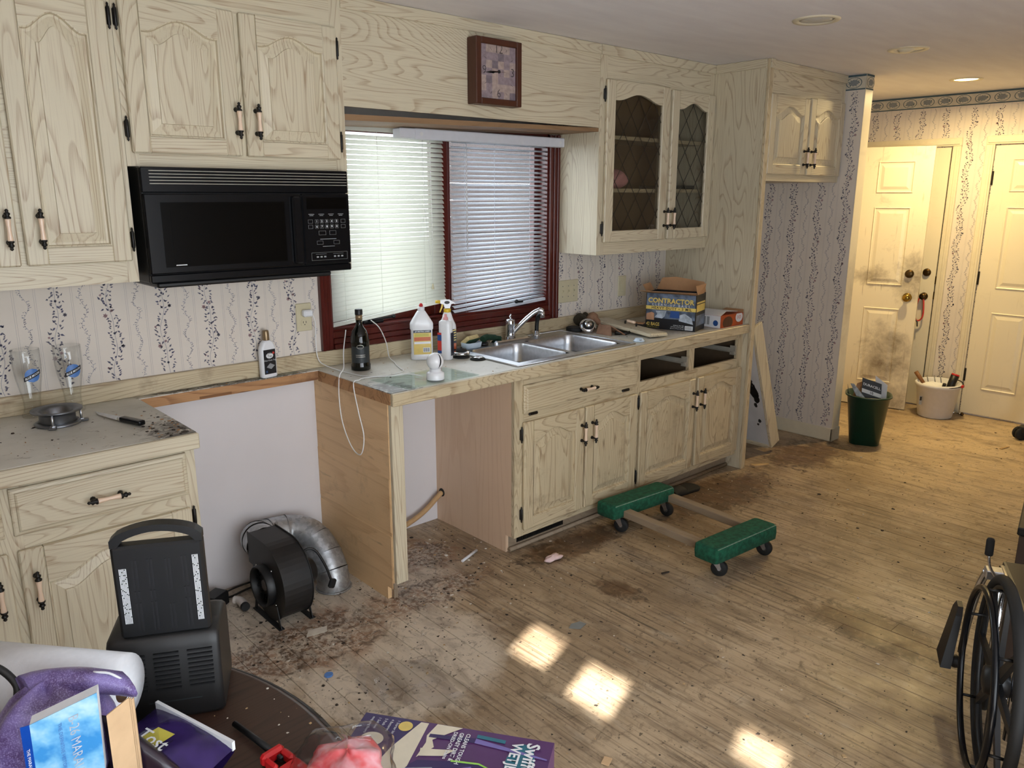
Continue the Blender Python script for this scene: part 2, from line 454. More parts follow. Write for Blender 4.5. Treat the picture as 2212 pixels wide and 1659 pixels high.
MATS['green_bin'] = plain('dark_green_plastic', (10, 54, 42), 0.3, var=0.04)
MATS['carpet'] = plain('green_carpet', (22, 92, 66), 0.95, var=0.22, scale=55, bump=0.6)
MATS['carpet_worn'] = plain('worn_carpet_edge', (120, 148, 128), 0.95, var=0.2, scale=80)
MATS['cardboard'] = plain('cardboard', (176, 134, 96), 0.8, var=0.04)
MATS['kraft'] = plain('kraft_paper', (206, 172, 132), 0.8, var=0.05)
MATS['paper_white'] = plain('white_paper', (236, 238, 242), 0.85, var=0.02, scale=90, bump=0.15)
MATS['core'] = plain('cardboard_core', (120, 92, 72), 0.85)
MATS['ink'] = plain('black_ink', (18, 18, 22), 0.5)
MATS['ink_white'] = plain('white_ink', (232, 234, 236), 0.5, var=0.0)
MATS['ink_grey'] = plain('grey_ink', (150, 152, 154), 0.5)
MATS['label_blue'] = plain('label_blue', (40, 78, 140), 0.4)
MATS['label_red'] = plain('label_red', (200, 60, 50), 0.4)
MATS['label_yellow'] = plain('label_yellow', (226, 198, 104), 0.4)
MATS['label_lime'] = plain('label_olive', (190, 178, 72), 0.4)
MATS['label_orange'] = plain('label_orange', (196, 92, 36), 0.4)
MATS['label_navy'] = plain('label_navy', (22, 28, 50), 0.4)
MATS['logo_blue'] = plain('logo_blue', (86, 130, 196), 0.4)
MATS['box_blue'] = plain('box_slate_photo', (112, 126, 148), 0.4, var=0.3, scale=26)
MATS['cloth_pale'] = plain('pale_bag_print', (186, 196, 208), 0.5, var=0.2, scale=40)
MATS['skin_print'] = plain('tan_print', (190, 142, 108), 0.5, var=0.1)
MATS['box_orange'] = plain('box_orange', (176, 72, 26), 0.45, var=0.1)
MATS['purple'] = plain('purple_carton', (84, 46, 98), 0.38, var=0.05)
MATS['purple_deep'] = plain('deep_purple_carton', (48, 30, 88), 0.38, var=0.05)
MATS['lilac'] = plain('lilac_plastic', (122, 110, 176), 0.3)
MATS['cream_print'] = plain('cream_print', (222, 212, 188), 0.45, var=0.03)
MATS['lime'] = plain('lime_green', (140, 190, 80), 0.45)
MATS['teal_print'] = plain('teal_print', (40, 110, 130), 0.45)
t = NT('woven_purple_bag'); P = t.pos()
n = t.noise(P, 14, 4, 0.6, 1.0); wv = t.noise(P, 520, 1)
c = t.mix(t.maprange(n, 0.35, 0.66), lin((84, 62, 108)), lin((140, 126, 186)))
c = t.mix(t.math('MULTIPLY', t.maprange(wv, 0.5, 0.7), 0.35), c, lin((198, 186, 240)))
t.bump(wv, 0.3, 0.001); t.set(c, 0.28); MATS['woven'] = t.m
MATS['dark_bag'] = plain('dark_glossy_bag', (44, 30, 44), 0.3, var=0.2, scale=12)
MATS['chip_bag'] = plain('foil_snack_bag', (50, 32, 92), 0.25, var=0.25, scale=14)
t = NT('book_cover_sky'); n = t.noise(t.pos(), 16, 4, 0.6)
t.set(t.ramp(n, ((0.38, lin((62, 142, 206))), (0.52, lin((122, 186, 226))), (0.66, lin((186, 220, 236))))), 0.3); MATS['book_sky'] = t.m
MATS['book_spine'] = plain('book_spine_blue', (22, 78, 178), 0.3)
t = NT('pink_film_bag'); n = t.noise(t.pos(), 26, 3)
t.set(t.mix(t.maprange(n, 0.4, 0.62), lin((236, 92, 96)), lin((240, 178, 184))), 0.2); MATS['pink_bag'] = t.m
MATS['leather'] = plain('brown_leather', (150, 112, 86), 0.7, var=0.12)
MATS['canvas'] = plain('dark_olive_cloth', (70, 64, 50), 0.85, var=0.2)
MATS['dark_green'] = plain('scrubber_green', (24, 60, 40), 0.8)
MATS['sponge'] = plain('sponge_yellow', (214, 194, 140), 0.9, var=0.1, scale=90, bump=0.5)
MATS['soap_white'] = plain('soap_dish_white', (206, 224, 240), 0.25)
MATS['slide'] = plain('drawer_slide_grey', (176, 170, 156), 0.4, metal=0.2)
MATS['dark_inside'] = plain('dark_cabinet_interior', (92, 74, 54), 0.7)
MATS['shelf_int'] = plain('cabinet_interior_tan', (128, 104, 76), 0.6, var=0.05)
MATS['lead'] = plain('lead_came', (52, 46, 40), 0.5, metal=0.2)
MATS['tan_hose'] = plain('tan_hose', (196, 158, 112), 0.5)
MATS['pvc'] = plain('pvc_white', (216, 206, 198), 0.4)
MATS['pale_chip'] = plain('pale_chip', (222, 214, 200), 0.7)
MATS['dark_chip'] = plain('dark_chip', (54, 44, 36), 0.8)
MATS['tan_chip'] = plain('tan_chip', (190, 160, 118), 0.8)
MATS['tissue'] = plain('pink_tissue', (228, 200, 198), 0.8)
MATS['cord_white'] = plain('white_cord', (236, 236, 234), 0.4, var=0.0)
MATS['lean_white'] = plain('white_melamine_dirty', (206, 206, 208), 0.5, var=0.05, scale=9)
MATS['exterior'] = plain('outside_siding', (58, 50, 49), 0.8, var=0.1, scale=2)
MATS['outdoor_ground'] = plain('outside_ground', (70, 66, 62), 0.9, var=0.1, scale=2)
MATS['vinyl_seat'] = plain('black_vinyl', (24, 24, 26), 0.4, var=0.1)
MATS['brown_box'] = plain('dark_brown_box', (72, 56, 46), 0.55)
MATS['motor_cord'] = plain('black_cord', (24, 24, 25), 0.45)
MATS['rust_paint'] = plain('brush_wood', (128, 84, 44), 0.5)

# dirty door: cream paint with brown grime near the knob and low panel
def dirty_paint(name, blobs, amt):
    global X
    t2 = NT(name); P2 = t2.pos(); x2 = t2.xyz(P2)
    nn = t2.noise(P2, 6.0, 7.0, 0.7, 0.4)
    m = 0.0
    for cy, cz, ry, rz_ in blobs:
        a = t2.math('DIVIDE', t2.math('SUBTRACT', x2[1], cy), ry); b = t2.math('DIVIDE', t2.math('SUBTRACT', x2[2], cz), rz_)
        d = t2.maprange(t2.math('SQRT', t2.math('ADD', t2.math('MULTIPLY', a, a), t2.math('MULTIPLY', b, b))), 0.1, 1.0, 1.0, 0.0, True)
        m = d if m == 0.0 else t2.math('MAXIMUM', m, d)
    c0 = lin((232, 222, 196))
    f2 = t2.maprange(t2.math('ADD', nn, t2.math('MULTIPLY', m, 0.34)) if m != 0.0 else nn, 0.58, 1.02)
    c2 = t2.mix(t2.math('MULTIPLY', f2, amt), c0, lin((92, 72, 48)))
    vs2 = t2.noise(t2.vmul(P2, (1.0, 60.0, 5.0)), 1.0, 3.0)
    c2 = t2.mix(t2.math('MULTIPLY', t2.maprange(vs2, 0.66, 0.72), 0.35 * amt), c2, lin((120, 94, 62)))
    t2.set(c2, 0.38); return t2.m
MATS['door_dirty'] = dirty_paint('dirty_cream_door', [(-0.60, 0.42, 0.30, 0.42), (-0.72, 1.02, 0.22, 0.36), (-0.70, 0.10, 0.2, 0.2), (-0.42, 1.05, 0.3, 0.12)], 0.9)
MATS['door_clean'] = dirty_paint('cream_door', [], 0.25)
MATS['stub_end'] = dirty_paint('grubby_wall_end', [(-0.756, 1.0, 0.5, 0.5)], 0.35)

def glassy(name, tint, refl_rough=0.02, opacity=0.0, k=0.75):
    """thin clear sheet: transparent with fresnel gloss"""
    t3 = NT(name); nt = t3.t
    tr = t3.n('ShaderNodeBsdfTransparent'); tr.inputs[0].default_value = (*tint, 1)
    gl = t3.n('ShaderNodeBsdfGlossy'); gl.inputs['Roughness'].default_value = refl_rough
    lw = t3.n('ShaderNodeLayerWeight'); lw.inputs[0].default_value = 0.5
    fr = t3.math('ADD', t3.math('MULTIPLY', t3.math('POWER', lw.outputs['Facing'], 4.0), k), 0.035)
    mx = t3.n('ShaderNodeMixShader')
    nt.links.new(t3.math('ADD', fr, opacity, clamp=True), mx.inputs[0]); nt.links.new(tr.outputs[0], mx.inputs[1]); nt.links.new(gl.outputs[0], mx.inputs[2])
    nt.links.new(mx.outputs[0], t3.out.inputs[0]); return t3.m
MATS['glass'] = glassy('clear_window_glass', (0.96, 0.97, 0.97))
MATS['cab_glass'] = glassy('cabinet_glass', (0.80, 0.80, 0.78), 0.03)
MATS['drink_glass'] = glassy('drinking_glass', (0.985, 0.99, 0.99), 0.02, 0.0)
MATS['green_glass'] = glassy('green_tinted_glass', (0.93, 0.975, 0.955), 0.02, 0.02, 0.30)
MATS['film'] = glassy('clear_plastic_film', (0.94, 0.94, 0.95), 0.15, 0.06)
t = NT('dark_bottle_glass'); t.set(lin((10, 13, 9)), 0.06); MATS['bottle_glass'] = t.m

def slat_mat(name, rgb, k):
    t4 = NT(name); d = t4.n('ShaderNodeBsdfDiffuse'); d.inputs[0].default_value = lin(rgb)
    tl = t4.n('ShaderNodeBsdfTranslucent'); tl.inputs[0].default_value = lin(rgb)
    mx = t4.n('ShaderNodeMixShader'); mx.inputs[0].default_value = k
    t4.t.links.new(d.outputs[0], mx.inputs[1]); t4.t.links.new(tl.outputs[0], mx.inputs[2]); t4.t.links.new(mx.outputs[0], t4.out.inputs[0]); return t4.m
MATS['slat_cream'] = slat_mat('blind_slat_cream', (249, 250, 243), 0.66)
MATS['slat_white'] = slat_mat('blind_slat_white', (236, 240, 246), 0.35)

def emit(name, rgb, k):
    t5 = NT(name); t5.set(lin(rgb), 0.5, Emission_Color=lin(rgb), Emission_Strength=k); return t5.m
MATS['lamp_on'] = emit('warm_lit_lamp', (255, 224, 160), 14.0)
MATS['lamp_off'] = plain('frosted_lamp_off', (206, 204, 198), 0.3)

# ------------------------------------------------------------------ room shell
ZC = 2.406
XL, XR, YR = -1.62, 5.738, -4.60
CT = 0.914
UF, LF = -0.298, -0.602        # face-frame planes of the upper and lower cabinets

fl = struct('floor', MB().box(XL - .12, XR + .12, YR - .12, 0.14, -0.06, -0.012), 'subfloor', label='stripped and stained board floor')
rng = random.Random(4)
x = XL; PW = 0.0862
while x < XR:
    y = 0.0 - rng.uniform(0, 1.2); ys = [0.0]
    while y > YR: ys.append(y); y -= rng.uniform(1.7, 2.6)
    ys.append(YR)
    for a, b in zip(ys, ys[1:]):
        if a - b < 0.05: continue
        g = 0.0006; dz = rng.uniform(-0.0006, 0.0)
        x1 = min(x + PW, XR)
        m = MB()
        m.loft([[(x + g, b + g, -0.014), (x1 - g, b + g, -0.014), (x1 - g, a - g, -0.014), (x + g, a - g, -0.014)],
                [(x + g, b + g, dz - .0012), (x1 - g, b + g, dz - .0012), (x1 - g, a - g, dz - .0012), (x + g, a - g, dz - .0012)],
                [(x + g + .0012, b + g, dz), (x1 - g - .0012, b + g, dz), (x1 - g - .0012, a - g, dz), (x + g + .0012, a - g, dz)]])
        m.build('floor_board', 'floor', fl)
    x += PW

struct('ceiling', MB().box(XL - .12, XR + .12, YR - .12, 0.14, ZC, ZC + 0.1), 'ceiling', label='white plaster ceiling')

# back wall with window hole
WX0, WX1, WZ0, WZ1 = 0.862, 2.236, 1.062, 1.985
wb = MB()
wb.box(XL - .12, WX0, 0, 0.14, 0.90, ZC).box(WX1, XR + .12, 0, 0.14, 0.90, ZC).box(WX0, WX1, 0, 0.14, 0.90, WZ0).box(WX0, WX1, 0, 0.14, WZ1, ZC)
wb.box(3.30, XR + .12, 0, 0.14, 0.0, 0.90)
wall_back = struct('wall_back', wb, 'wallpaper', label='wallpapered back wall behind the counter')
struct('painted_lower_wall', MB().box(XL - .12, 3.30, 0, 0.14, 0.0, 0.90), 'paint_white', wall_back)

# rear wall (behind the camera) with sliding-door opening, left wall with transom panes and side window
struct('wall_rear', MB().box(XL - .12, -1.45, YR - .12, YR, 0, ZC).box(0.95, XR + .12, YR - .12, YR, 0, ZC).box(-1.45, 0.95, YR - .12, YR, 2.15, ZC).box(-1.45, 0.95, YR - .12, YR, 0, 0.09), 'paint_beige', label='painted wall behind the camera')
wl = MB()
def wall_x(mb, x0, x1, y0, y1, z0, z1, holes):
    """wall slab in a plane x=const with rectangular holes (y0,y1,z0,z1)"""
    ysx = sorted({y0, y1, *[h[0] for h in holes], *[h[1] for h in holes]}); zsx = sorted({z0, z1, *[h[2] for h in holes], *[h[3] for h in holes]})
    for ya, yb in zip(ysx, ysx[1:]):
        for za, zb in zip(zsx, zsx[1:]):
            cy, cz = (ya + yb) / 2, (za + zb) / 2
            if any(h[0] < cy < h[1] and h[2] < cz < h[3] for h in holes): continue
            mb.box(x0, x1, ya, yb, za, zb)
panes = [(-2.285, -2.095, 2.09, 2.29), (-2.61, -2.41, 2.06, 2.27), (-3.19, -3.02, 2.20, 2.36)]
wall_x(wl, XL - .05, XL, YR - .12, 0.14, 0, ZC, panes + [(-4.5, -3.45, 0.75, 1.9)])
struct('wall_left', wl, 'paint_beige', label='painted side wall beside the table')
struct('wall_right', MB().box(XR, XR + .12, YR - .12, 0.14, 0, ZC), 'wallpaper', label='wallpapered hall end wall with two doors')
SX0, SX1, SY = 4.272, 4.376, -0.756
wst = struct('wall_stub', MB().box(SX0, SX1, SY, 0, 0, ZC), 'wallpaper', label='short wallpapered wall beside the refrigerator bay')
struct('wall_end_face', MB().box(SX0 + .002, SX1 + .001, SY - .002, SY + .01, 0.0, ZC - .092), 'stub_end', wst)
struct('baseboard_stub', MB().bbox(SX0 - .012, SX0, SY - .012, 0, 0.0, 0.092, 0.003).bbox(SX0 - .012, SX1, SY - .012, SY, 0, 0.092, 0.003), 'trim_white', label='cream baseboard along the short wall')

# outside: ground and neighbouring siding seen between the blind slats
struct('outside_ground', MB().box(-8, 12, 0.5, 14, -0.4, -0.3), 'outdoor_ground', label='ground outside the window')
ow = MB()
for k in range(18): ow.box(3.75, 10, 3.0 + 0.004, 3.1, -0.3 + k * .16, -0.3 + k * .16 + .155)
struct('outside_wall', ow, 'exterior', label='siding of a building outside the window')

# ---- wallpaper print: flat leaves, stems and hairlines
class Print:
    def __init__(s): s.mb = MB(); s.rng = random.Random(11)
    def leaf(s, f, u, v, L, W, a, mi):
        ca, sa = math.cos(a), math.sin(a)
        pts = [(0, 0), (.35 * L, .5 * W), (L, 0), (.35 * L, -.5 * W)]
        s.mb.cur = mi; s.mb.poly([f(u + x * ca - y * sa, v + x * sa + y * ca) for x, y in pts])
    def stem(s, f, pts, w, mi):
        s.mb.cur = mi
        for (u0, v0), (u1, v1) in zip(pts, pts[1:]):
            s.mb.poly([f(u0 - w, v0), f(u0 + w, v0), f(u1 + w, v1), f(u1 - w, v1)])
    def wide(s, f, uc, v0, v1, ph):
        H = 0.27; rg = s.rng
        su = lambda v: uc + .009 * math.sin(2 * PI * (v + ph) / H) + .004 * math.sin(4 * PI * (v + ph) / H + 1)
        vs_ = [v0 + (v1 - v0) * i / max(2, int((v1 - v0) / .012)) for i in range(max(2, int((v1 - v0) / .012)) + 1)]
        s.stem(f, [(su(v), v) for v in vs_], .0007, 3)
        v = v0 + .008
        while v < v1 - .012:
            q = ((v + ph) % H) / H
            dense = 1.0 + 1.2 * math.exp(-((q - .3) / .1) ** 2) + .8 * math.exp(-((q - .75) / .1) ** 2)
            for sd in (-1, 1):
                if rg.random() < .85 * dense:
                    d = rg.uniform(.001, .016) * dense ** .4; a = rg.uniform(.2, 1.1)
                    uu = su(v) + sd * d; ang = a if sd > 0 else PI - a
                    if rg.random() < .3: ang = -ang
                    s.leaf(f, uu, v, rg.uniform(.009, .0165), rg.uniform(.0045, .008), ang, rg.choice((0, 0, 0, 1, 1)))
                    if rg.random() < .4: s.stem(f, [(su(v), v - .004), (uu, v)], .0005, 3)
            for qq, sd, mi, R in ((.12, 1, 0, .0085), (.30, 0, 1, .006), (.55, -1, 2, .010), (.62, .3, 2, .007), (.85, -.9, 2, .0055)):
                if abs(q - qq) < .5 * .0085 / H:
                    for k in range(6): s.leaf(f, su(v) + sd * .021, v, R, R * .7, k * PI / 3 + .3, mi)
            v += .0085
    def thin(s, f, uc, v0, v1, ph):
        H = 0.105; rg = s.rng
        su = lambda v: uc + .010 * math.sin(2 * PI * (v + ph) / H)
        n = max(2, int((v1 - v0) / .01)); vs_ = [v0 + (v1 - v0) * i / n for i in range(n + 1)]
        s.stem(f, [(su(v), v) for v in vs_], .00045, 3)
        v = v0 + .006
        while v < v1 - .01:
            sd = rg.choice((-1, 1)); a = rg.uniform(.2, 1.0)
            s.leaf(f, su(v), v, rg.uniform(.006, .010), .0030, a if sd > 0 else PI - a, 3 if rg.random() < .6 else 0)
            s.leaf(f, su(v) + sd * .007, v + .003, .005, .003, rg.uniform(0, 6), 3)
            v += .0078
    def fill(s, f, u0, u1, v0, v1, phase, P=0.1817):
        k = math.floor((u0 - phase) / P) - 1
        while phase + k * P < u1 + P:
            uc = phase + k * P
            if u0 + .02 < uc < u1 - .02: s.wide(f, uc, v0, v1, .135 * (k % 2))
            ut = uc + P / 2
            if u0 + .012 < ut < u1 - .012: s.thin(f, ut, v0, v1, .03 * (k % 3))
            for d in (-.036, -.030, .030, .036):
                if u0 < ut + d < u1: s.stem(f, [(ut + d, v0), (ut + d, v1)], .00035, 4)
            k += 1
    def build(s, name, parent):
        o = s.mb.build(name, ['print_blue', 'print_dark', 'print_pink', 'print_pale', 'print_line'], parent, recalc=False)
        o['kind'] = 'stuff'; return o
pb = Print(); fb = lambda u, v: (u, -0.0008, v)
pb.fill(fb, -0.9, 0.80, 0.985, 1.40, -0.405)
pb.fill(fb, 2.30, 3.30, 0.985, 1.36, -0.405)
pb.fill(fb, 3.36, 4.27, 0.0, 1.80, -0.405)
pb.build('wallpaper_print', wall_back)
ps = Print(); ps.fill(lambda u, v: (SX0 - 0.0008, u, v), SY, -0.004, 0.095, ZC - .092, -0.70)
ps.build('wallpaper_print', wst)
pr_ = Print(); pr_.fill(lambda u, v: (XR - 0.0008, -u, v), 0.05, 2.2, 0.0, ZC - .092, 0.185)
pr_.build('wallpaper_print', bpy.data.objects['wall_right'])

# ---- wallpaper border under the ceiling
def border(name, f, u0, u1, label):
    """f(u, v, d): d = distance off the wall"""
    def quad(mb, a, b, c, d_, off): mb.poly([f(a, c, off), f(b, c, off), f(b, d_, off), f(a, d_, off)])
    z0, z1 = ZC - .092, ZC - .001
    mb = MB()
    b = [f(u0, z0, 0), f(u1, z0, 0), f(u1, z1, 0), f(u0, z1, 0)]; c = [f(u0, z0, .0012), f(u1, z0, .0012), f(u1, z1, .0012), f(u0, z1, .0012)]
    mb.loft([b, c]); o = struct(name, mb, 'border_cream', label=label)
    m2 = MB(); rg = random.Random(3)
    m2.cur = 0
    for za, zb in ((z0, z0 + .008), (z1 - .012, z1)): quad(m2, u0, u1, za, zb, .0018)
    P = 0.128; k = int((u1 - u0) / P) + 1
    for i in range(k):
        uc = u0 + .06 + i * P
        if uc > u1 - .02: break
        zc_ = (z0 + z1) / 2 - .002
        m2.cur = 1; m2.poly([f(uc + .052 * math.cos(a), zc_ + .033 * math.sin(a), .0016) for a in [2 * PI * q / 20 for q in range(20)]])
        m2.cur = 3; m2.poly([f(uc + .047 * math.cos(a), zc_ + .030 * math.sin(a), .0019) for a in [2 * PI * q / 20 for q in range(20)]])
        m2.cur = 2; m2.poly([f(uc + (.026 + .006 * (q % 2)) * math.cos(2 * PI * q / 18), zc_ + (.017 + .004 * (q % 2)) * math.sin(2 * PI * q / 18), .0022) for q in range(18)])
        m2.cur = 0
        for q in range(16):
            a = rg.uniform(0, 2 * PI); L = .011
            cx, cz = uc + .028 * math.cos(a), zc_ + .019 * math.sin(a)
            m2.poly([f(cx, cz - .003, .0025), f(cx + L * math.cos(a), cz + L * math.sin(a), .0025), f(cx, cz + .003, .0025)])
    m2.build('border_print', ['border_teal', 'border_teal', 'border_grey', 'border_cream'], o, recalc=False)
border('trim_1', lambda u, v, d: (XR - d, -u, v), 0.0, 2.6, 'blue oval wallpaper border on the hall end wall')
border('trim_2', lambda u, v, d: (SX0 - d, -u, v), 0.62, 0.756, 'blue oval wallpaper border on the short wall')
border('trim_3', lambda u, v, d: (u, SY - .002 - d, v), SX0, SX1, 'wallpaper border wrapping the short wall end')
# ------------------------------------------------------------------ cabinet building blocks
def arch(s, k=0.86):
    s = abs(s)
    return (0.5 * (1 + math.cos(PI * s / k))) ** 0.8 if s < k else 0.0

def outline(xl, xr, zb, zs, ah, off, n=22):
    """closed outline, flat bottom, cathedral arch top; shrunk by off"""
    a, b = xl + off, xr - off
    pts = [(a, zb + off), (b, zb + off)]
    for i in range(n + 1):
        u = b + (a - b) * i / n
        s = 2 * (u - (a + b) / 2) / (b - a)
        pts.append((u, zs - off + ah * arch(s)))
    return pts

def pull(parent, x, z, yf, horiz=False):
    """porcelain spindle pull with black iron ends, axis 30 mm off the surface"""
    ax = Vector((1, 0, 0)) if horiz else Vector((0, 0, 1))
    c = Vector((x, yf - 0.030, z))
    g = MB(); g.smooth = True
    g.lathe([(.0078, -.033), (.0086, -.030), (.0070, -.015), (.0060, 0), (.0070, .015), (.0086, .030), (.0078, .033)], c, ax, 12)
    g.build('handle_grip', 'porcelain', parent)
    for sg in (-1, 1):
        m = MB(); m.smooth = True
        m.lathe([(.0098, .033), (.0100, .037), (.0055, .041), (.0085, .046), (.0088, .049), (.0040, .053), (.0052, .056), (.0050, .059), (.0015, .062)], c, ax * sg, 10)
        e = c + ax * sg * .039
        m.lathe([(.0050, 0), (.0042, .012), (.0050, .020), (.0085, .026), (.0085, .030)], e, (0, 1, 0), 8)
        m.build('handle_mount', 'iron', parent)

def hinge(parent, x, z, yf, side=1, h=.052):
    m = MB(); m.smooth = False
    m.bbox(x - .007, x + .007, yf - .010, yf + .0005, z - h / 2, z + h / 2, .003)
    m.smooth = True
    m.lathe([(.001, -h / 2 - .014), (.004, -h / 2 - .009), (.003, -h / 2 - .004), (.0055, -h / 2), (.0055, h / 2), (.003, h / 2 + .004), (.004, h / 2 + .009), (.001, h / 2 + .014)], (x, yf - .010, z), (0, 0, 1), 8)
    m.build('hinge', 'iron', parent)

def door(parent, x0, x1, z0, z1, yf, handle=None, hinges=(), ah=0.042, sw=0.060, rw=0.056, th=0.020, mv='oak_v', mh='oak_h', horiz_handle=False):
    f = MB(); yb, yt = yf - .0005, yf - th
    f.cur = 0
    f.bbox(x0, x0 + sw, yt, yb, z0, z1, .0045).bbox(x1 - sw, x1, yt, yb, z0, z1, .0045)
    f.cur = 1
    xl, xr, zb, zs = x0 + sw, x1 - sw, z0 + rw, z1 - rw - ah
    f.bbox(xl - .004, xr + .004, yt + .0006, yb, z0 + .0004, zb, .004)
    n = 22; top = []
    for i in range(n + 1):
        u = xl + (xr - xl) * i / n; top.append((u, zs + ah * arch(2 * (u - (xl + xr) / 2) / (xr - xl))))
    f.prism([(p[0], p[1]) for p in top] + [(xr, z1 - .0004), (xl, z1 - .0004)], (0, yt + .0006, 0), (1, 0, 0), (0, 0, 1), (0, th - .0011, 0))
    d = f.build('door', [mv, mh], parent)
    p = MB(); rings = []
    for off, dy in ((-.001, .0012), (.003, .0028), (.006, .0130), (.013, .0135), (.040, .0060), (.0412, .0020), (.046, .0014)):
        rings.append([(u, yt + dy, v) for u, v in outline(xl, xr, zb, zs, ah, off)])
    p.loft(rings, False, True); p.build('raised_panel', mv, d)
    if handle: pull(d, handle[0], handle[1], yt, horiz_handle)
    for hx, hz in hinges: hinge(d, hx, hz, yf)
    return d

def drawer_front(parent, x0, x1, z0, z1, yf, handle=True, mh='oak_h', name='drawer_front'):
    f = MB(); yt = yf - .020
    rings = []
    for off, y in ((0, yf - .0005), (0, yf - .010), (.004, yf - .0125), (.012, yf - .0140), (.014, yf - .0175), (.018, yt)):
        rings.append([(x0 + off, y, z0 + off), (x1 - off, y, z0 + off), (x1 - off, y, z1 - off), (x0 + off, y, z1 - off)])
    f.loft(rings); d = f.build(name, mh, parent)
    if handle: pull(d, (x0 + x1) / 2 + (.0), (z0 + z1) / 2 - .008, yt, True)
    return d

def frame(parent, stiles, rails, yf, mv='oak_v', mh='oak_h', th=.019):
    m = MB()
    for x0, x1, z0, z1 in stiles: m.cur = 0; m.box(x0, x1, yf, yf + th, z0, z1)
    for x0, x1, z0, z1 in rails: m.cur = 1; m.box(x0, x1, yf + .0006, yf + th, z0, z1)
    return m.build('face_frame', [mv, mh], parent)

def ceiling_strip(parent, x0, x1, yf, mat='oak_h'):
    MB().bbox(x0, x1, yf - .009, yf - .0003, ZC - .050, ZC - .001, .002).build('ceiling_strip', mat, parent)

# ------------------------------------------------------------------ upper cabinets
c = thing('wall_cabinet', 'tall pickled oak wall cabinet at the far left, above the beer glasses', 'cabinet', (-.82, -.15, 1.378), group='pickled oak wall cabinets')
MB().box(XL + .001, -.019, UF + .019, -.001, 1.392, ZC - .001).build('carcass', 'oak_v', c)
frame(c, [(XL + .001, -1.10, 1.378, ZC - .001), (-.75, -.69, 1.378, ZC - .001), (-.055, -.0195, 1.378, ZC - .001)],
      [(-1.10, -.75, 1.378, 1.475), (-.69, -.055, 1.378, 1.475), (-1.10, -.75, 2.22, ZC - .001), (-.69, -.055, 2.22, ZC - .001), (-.375, -.33, 1.475, 2.22)], UF)
door(c, -.345, -.038, 1.449, 2.255, UF, (-.300, 1.562), [(-.029, 1.519), (-.029, 2.212)], ah=.05)
door(c, -.680, -.362, 1.449, 2.255, UF, (-.388, 1.562), [(-.688, 1.519), (-.688, 2.212)], ah=.05)
door(c, -1.12, -.755, 1.449, 2.255, UF, (-.80, 1.562), ah=.05)

c = thing('over_range_cabinet', 'pickled oak wall cabinet with two arched doors above the black microwave', 'cabinet', (.40, -.15, 1.757), group='pickled oak wall cabinets')
MB().box(-.018, .8055, UF + .019, -.001, 1.757, ZC - .001).box(.790, .8055, UF + .019, -.001, 1.373, 1.757).build('carcass', 'oak_v', c)
frame(c, [(-.0185, .022, 1.757, ZC - .001), (.758, .782, 1.757, ZC - .001), (.782, .806, 1.373, ZC - .001), (.362, .408, 1.80, 2.27)],
      [(.022, .758, 1.757, 1.815), (.022, .758, 2.262, ZC - .001)], UF)
door(c, .000, .374, 1.799, 2.281, UF, (.357, 1.918), [(-.009, 1.875), (-.009, 2.212)])
door(c, .394, .773, 1.799, 2.281, UF, (.430, 1.918), [(.781, 1.866), (.781, 2.208)])

vp = thing('valance_panel', 'wide pickled oak valance panel above the sink window', 'panel', (1.55, UF, 2.003))
MB().box(.8065, 2.2975, UF + .003, UF + .019, 2.003, ZC - .001).build('panel_board', 'oak_h', vp)
ceiling_strip(vp, .8065, 2.2975, UF + .003)
MATS['soffit_wood'] = wood('brown_soffit_wood', 'x', (146, 114, 82), (112, 84, 58), lines=8, contrast=.6, rough=.6)
bb = MB(); bb.loft([[(.807, UF + .004, 1.951), (.807, -.003, 1.951), (.807, -.003, 1.974), (.807, UF + .004, 1.974)],
                    [(2.297, UF + .004, 1.983), (2.297, -.003, 1.983), (2.297, -.003, 2.0015), (2.297, UF + .004, 2.0015)]])
tag(bb.build('soffit_board', 'soffit_wood'), 'sagging wooden soffit board hanging loose under the valance', 'board')

c = thing('glass_door_cabinet', 'oak wall cabinet with two leaded glass doors right of the window', 'cabinet', (2.8, -.15, 1.352), group='pickled oak wall cabinets')
GX0, GX1 = 2.298, 3.304
cb = MB()
cb.box(GX0, GX0 + .016, UF + .019, -.001, 1.352, ZC - .001).box(GX1 - .016, GX1, UF + .019, -.001, 1.352, ZC - .001)
cb.box(GX0 + .016, GX1 - .016, UF + .019, -.001, 1.372, 1.388).box(GX0 + .016, GX1 - .016, UF + .019, -.001, 2.25, ZC - .001)
cb.build('carcass', 'oak_v', c)
MB().box(GX0 + .016, GX1 - .016, -.010, -.002, 1.388, 2.25).build('back_panel', 'shelf_int', c)
for z in (1.680, 1.955): MB().box(GX0 + .017, GX1 - .017, UF + .035, -.011, z, z + .020).build('shelf', 'oak_h_worn', c)
MB().box(2.862, 2.885, UF + .019, UF + .06, 1.388, 2.25).build('centre_post', 'oak_v', c)
frame(c, [(GX0, GX0 + .055, 1.352, ZC - .001), (GX1 - .04, GX1, 1.352, ZC - .001), (2.845, 2.905, 1.43, 2.22)],
      [(GX0 + .055, GX1 - .04, 1.352, 1.430), (GX0 + .055, GX1 - .04, 2.215, ZC - .001)], UF, 'oak_v', 'oak_h')
ceiling_strip(c, GX0, GX1, UF)
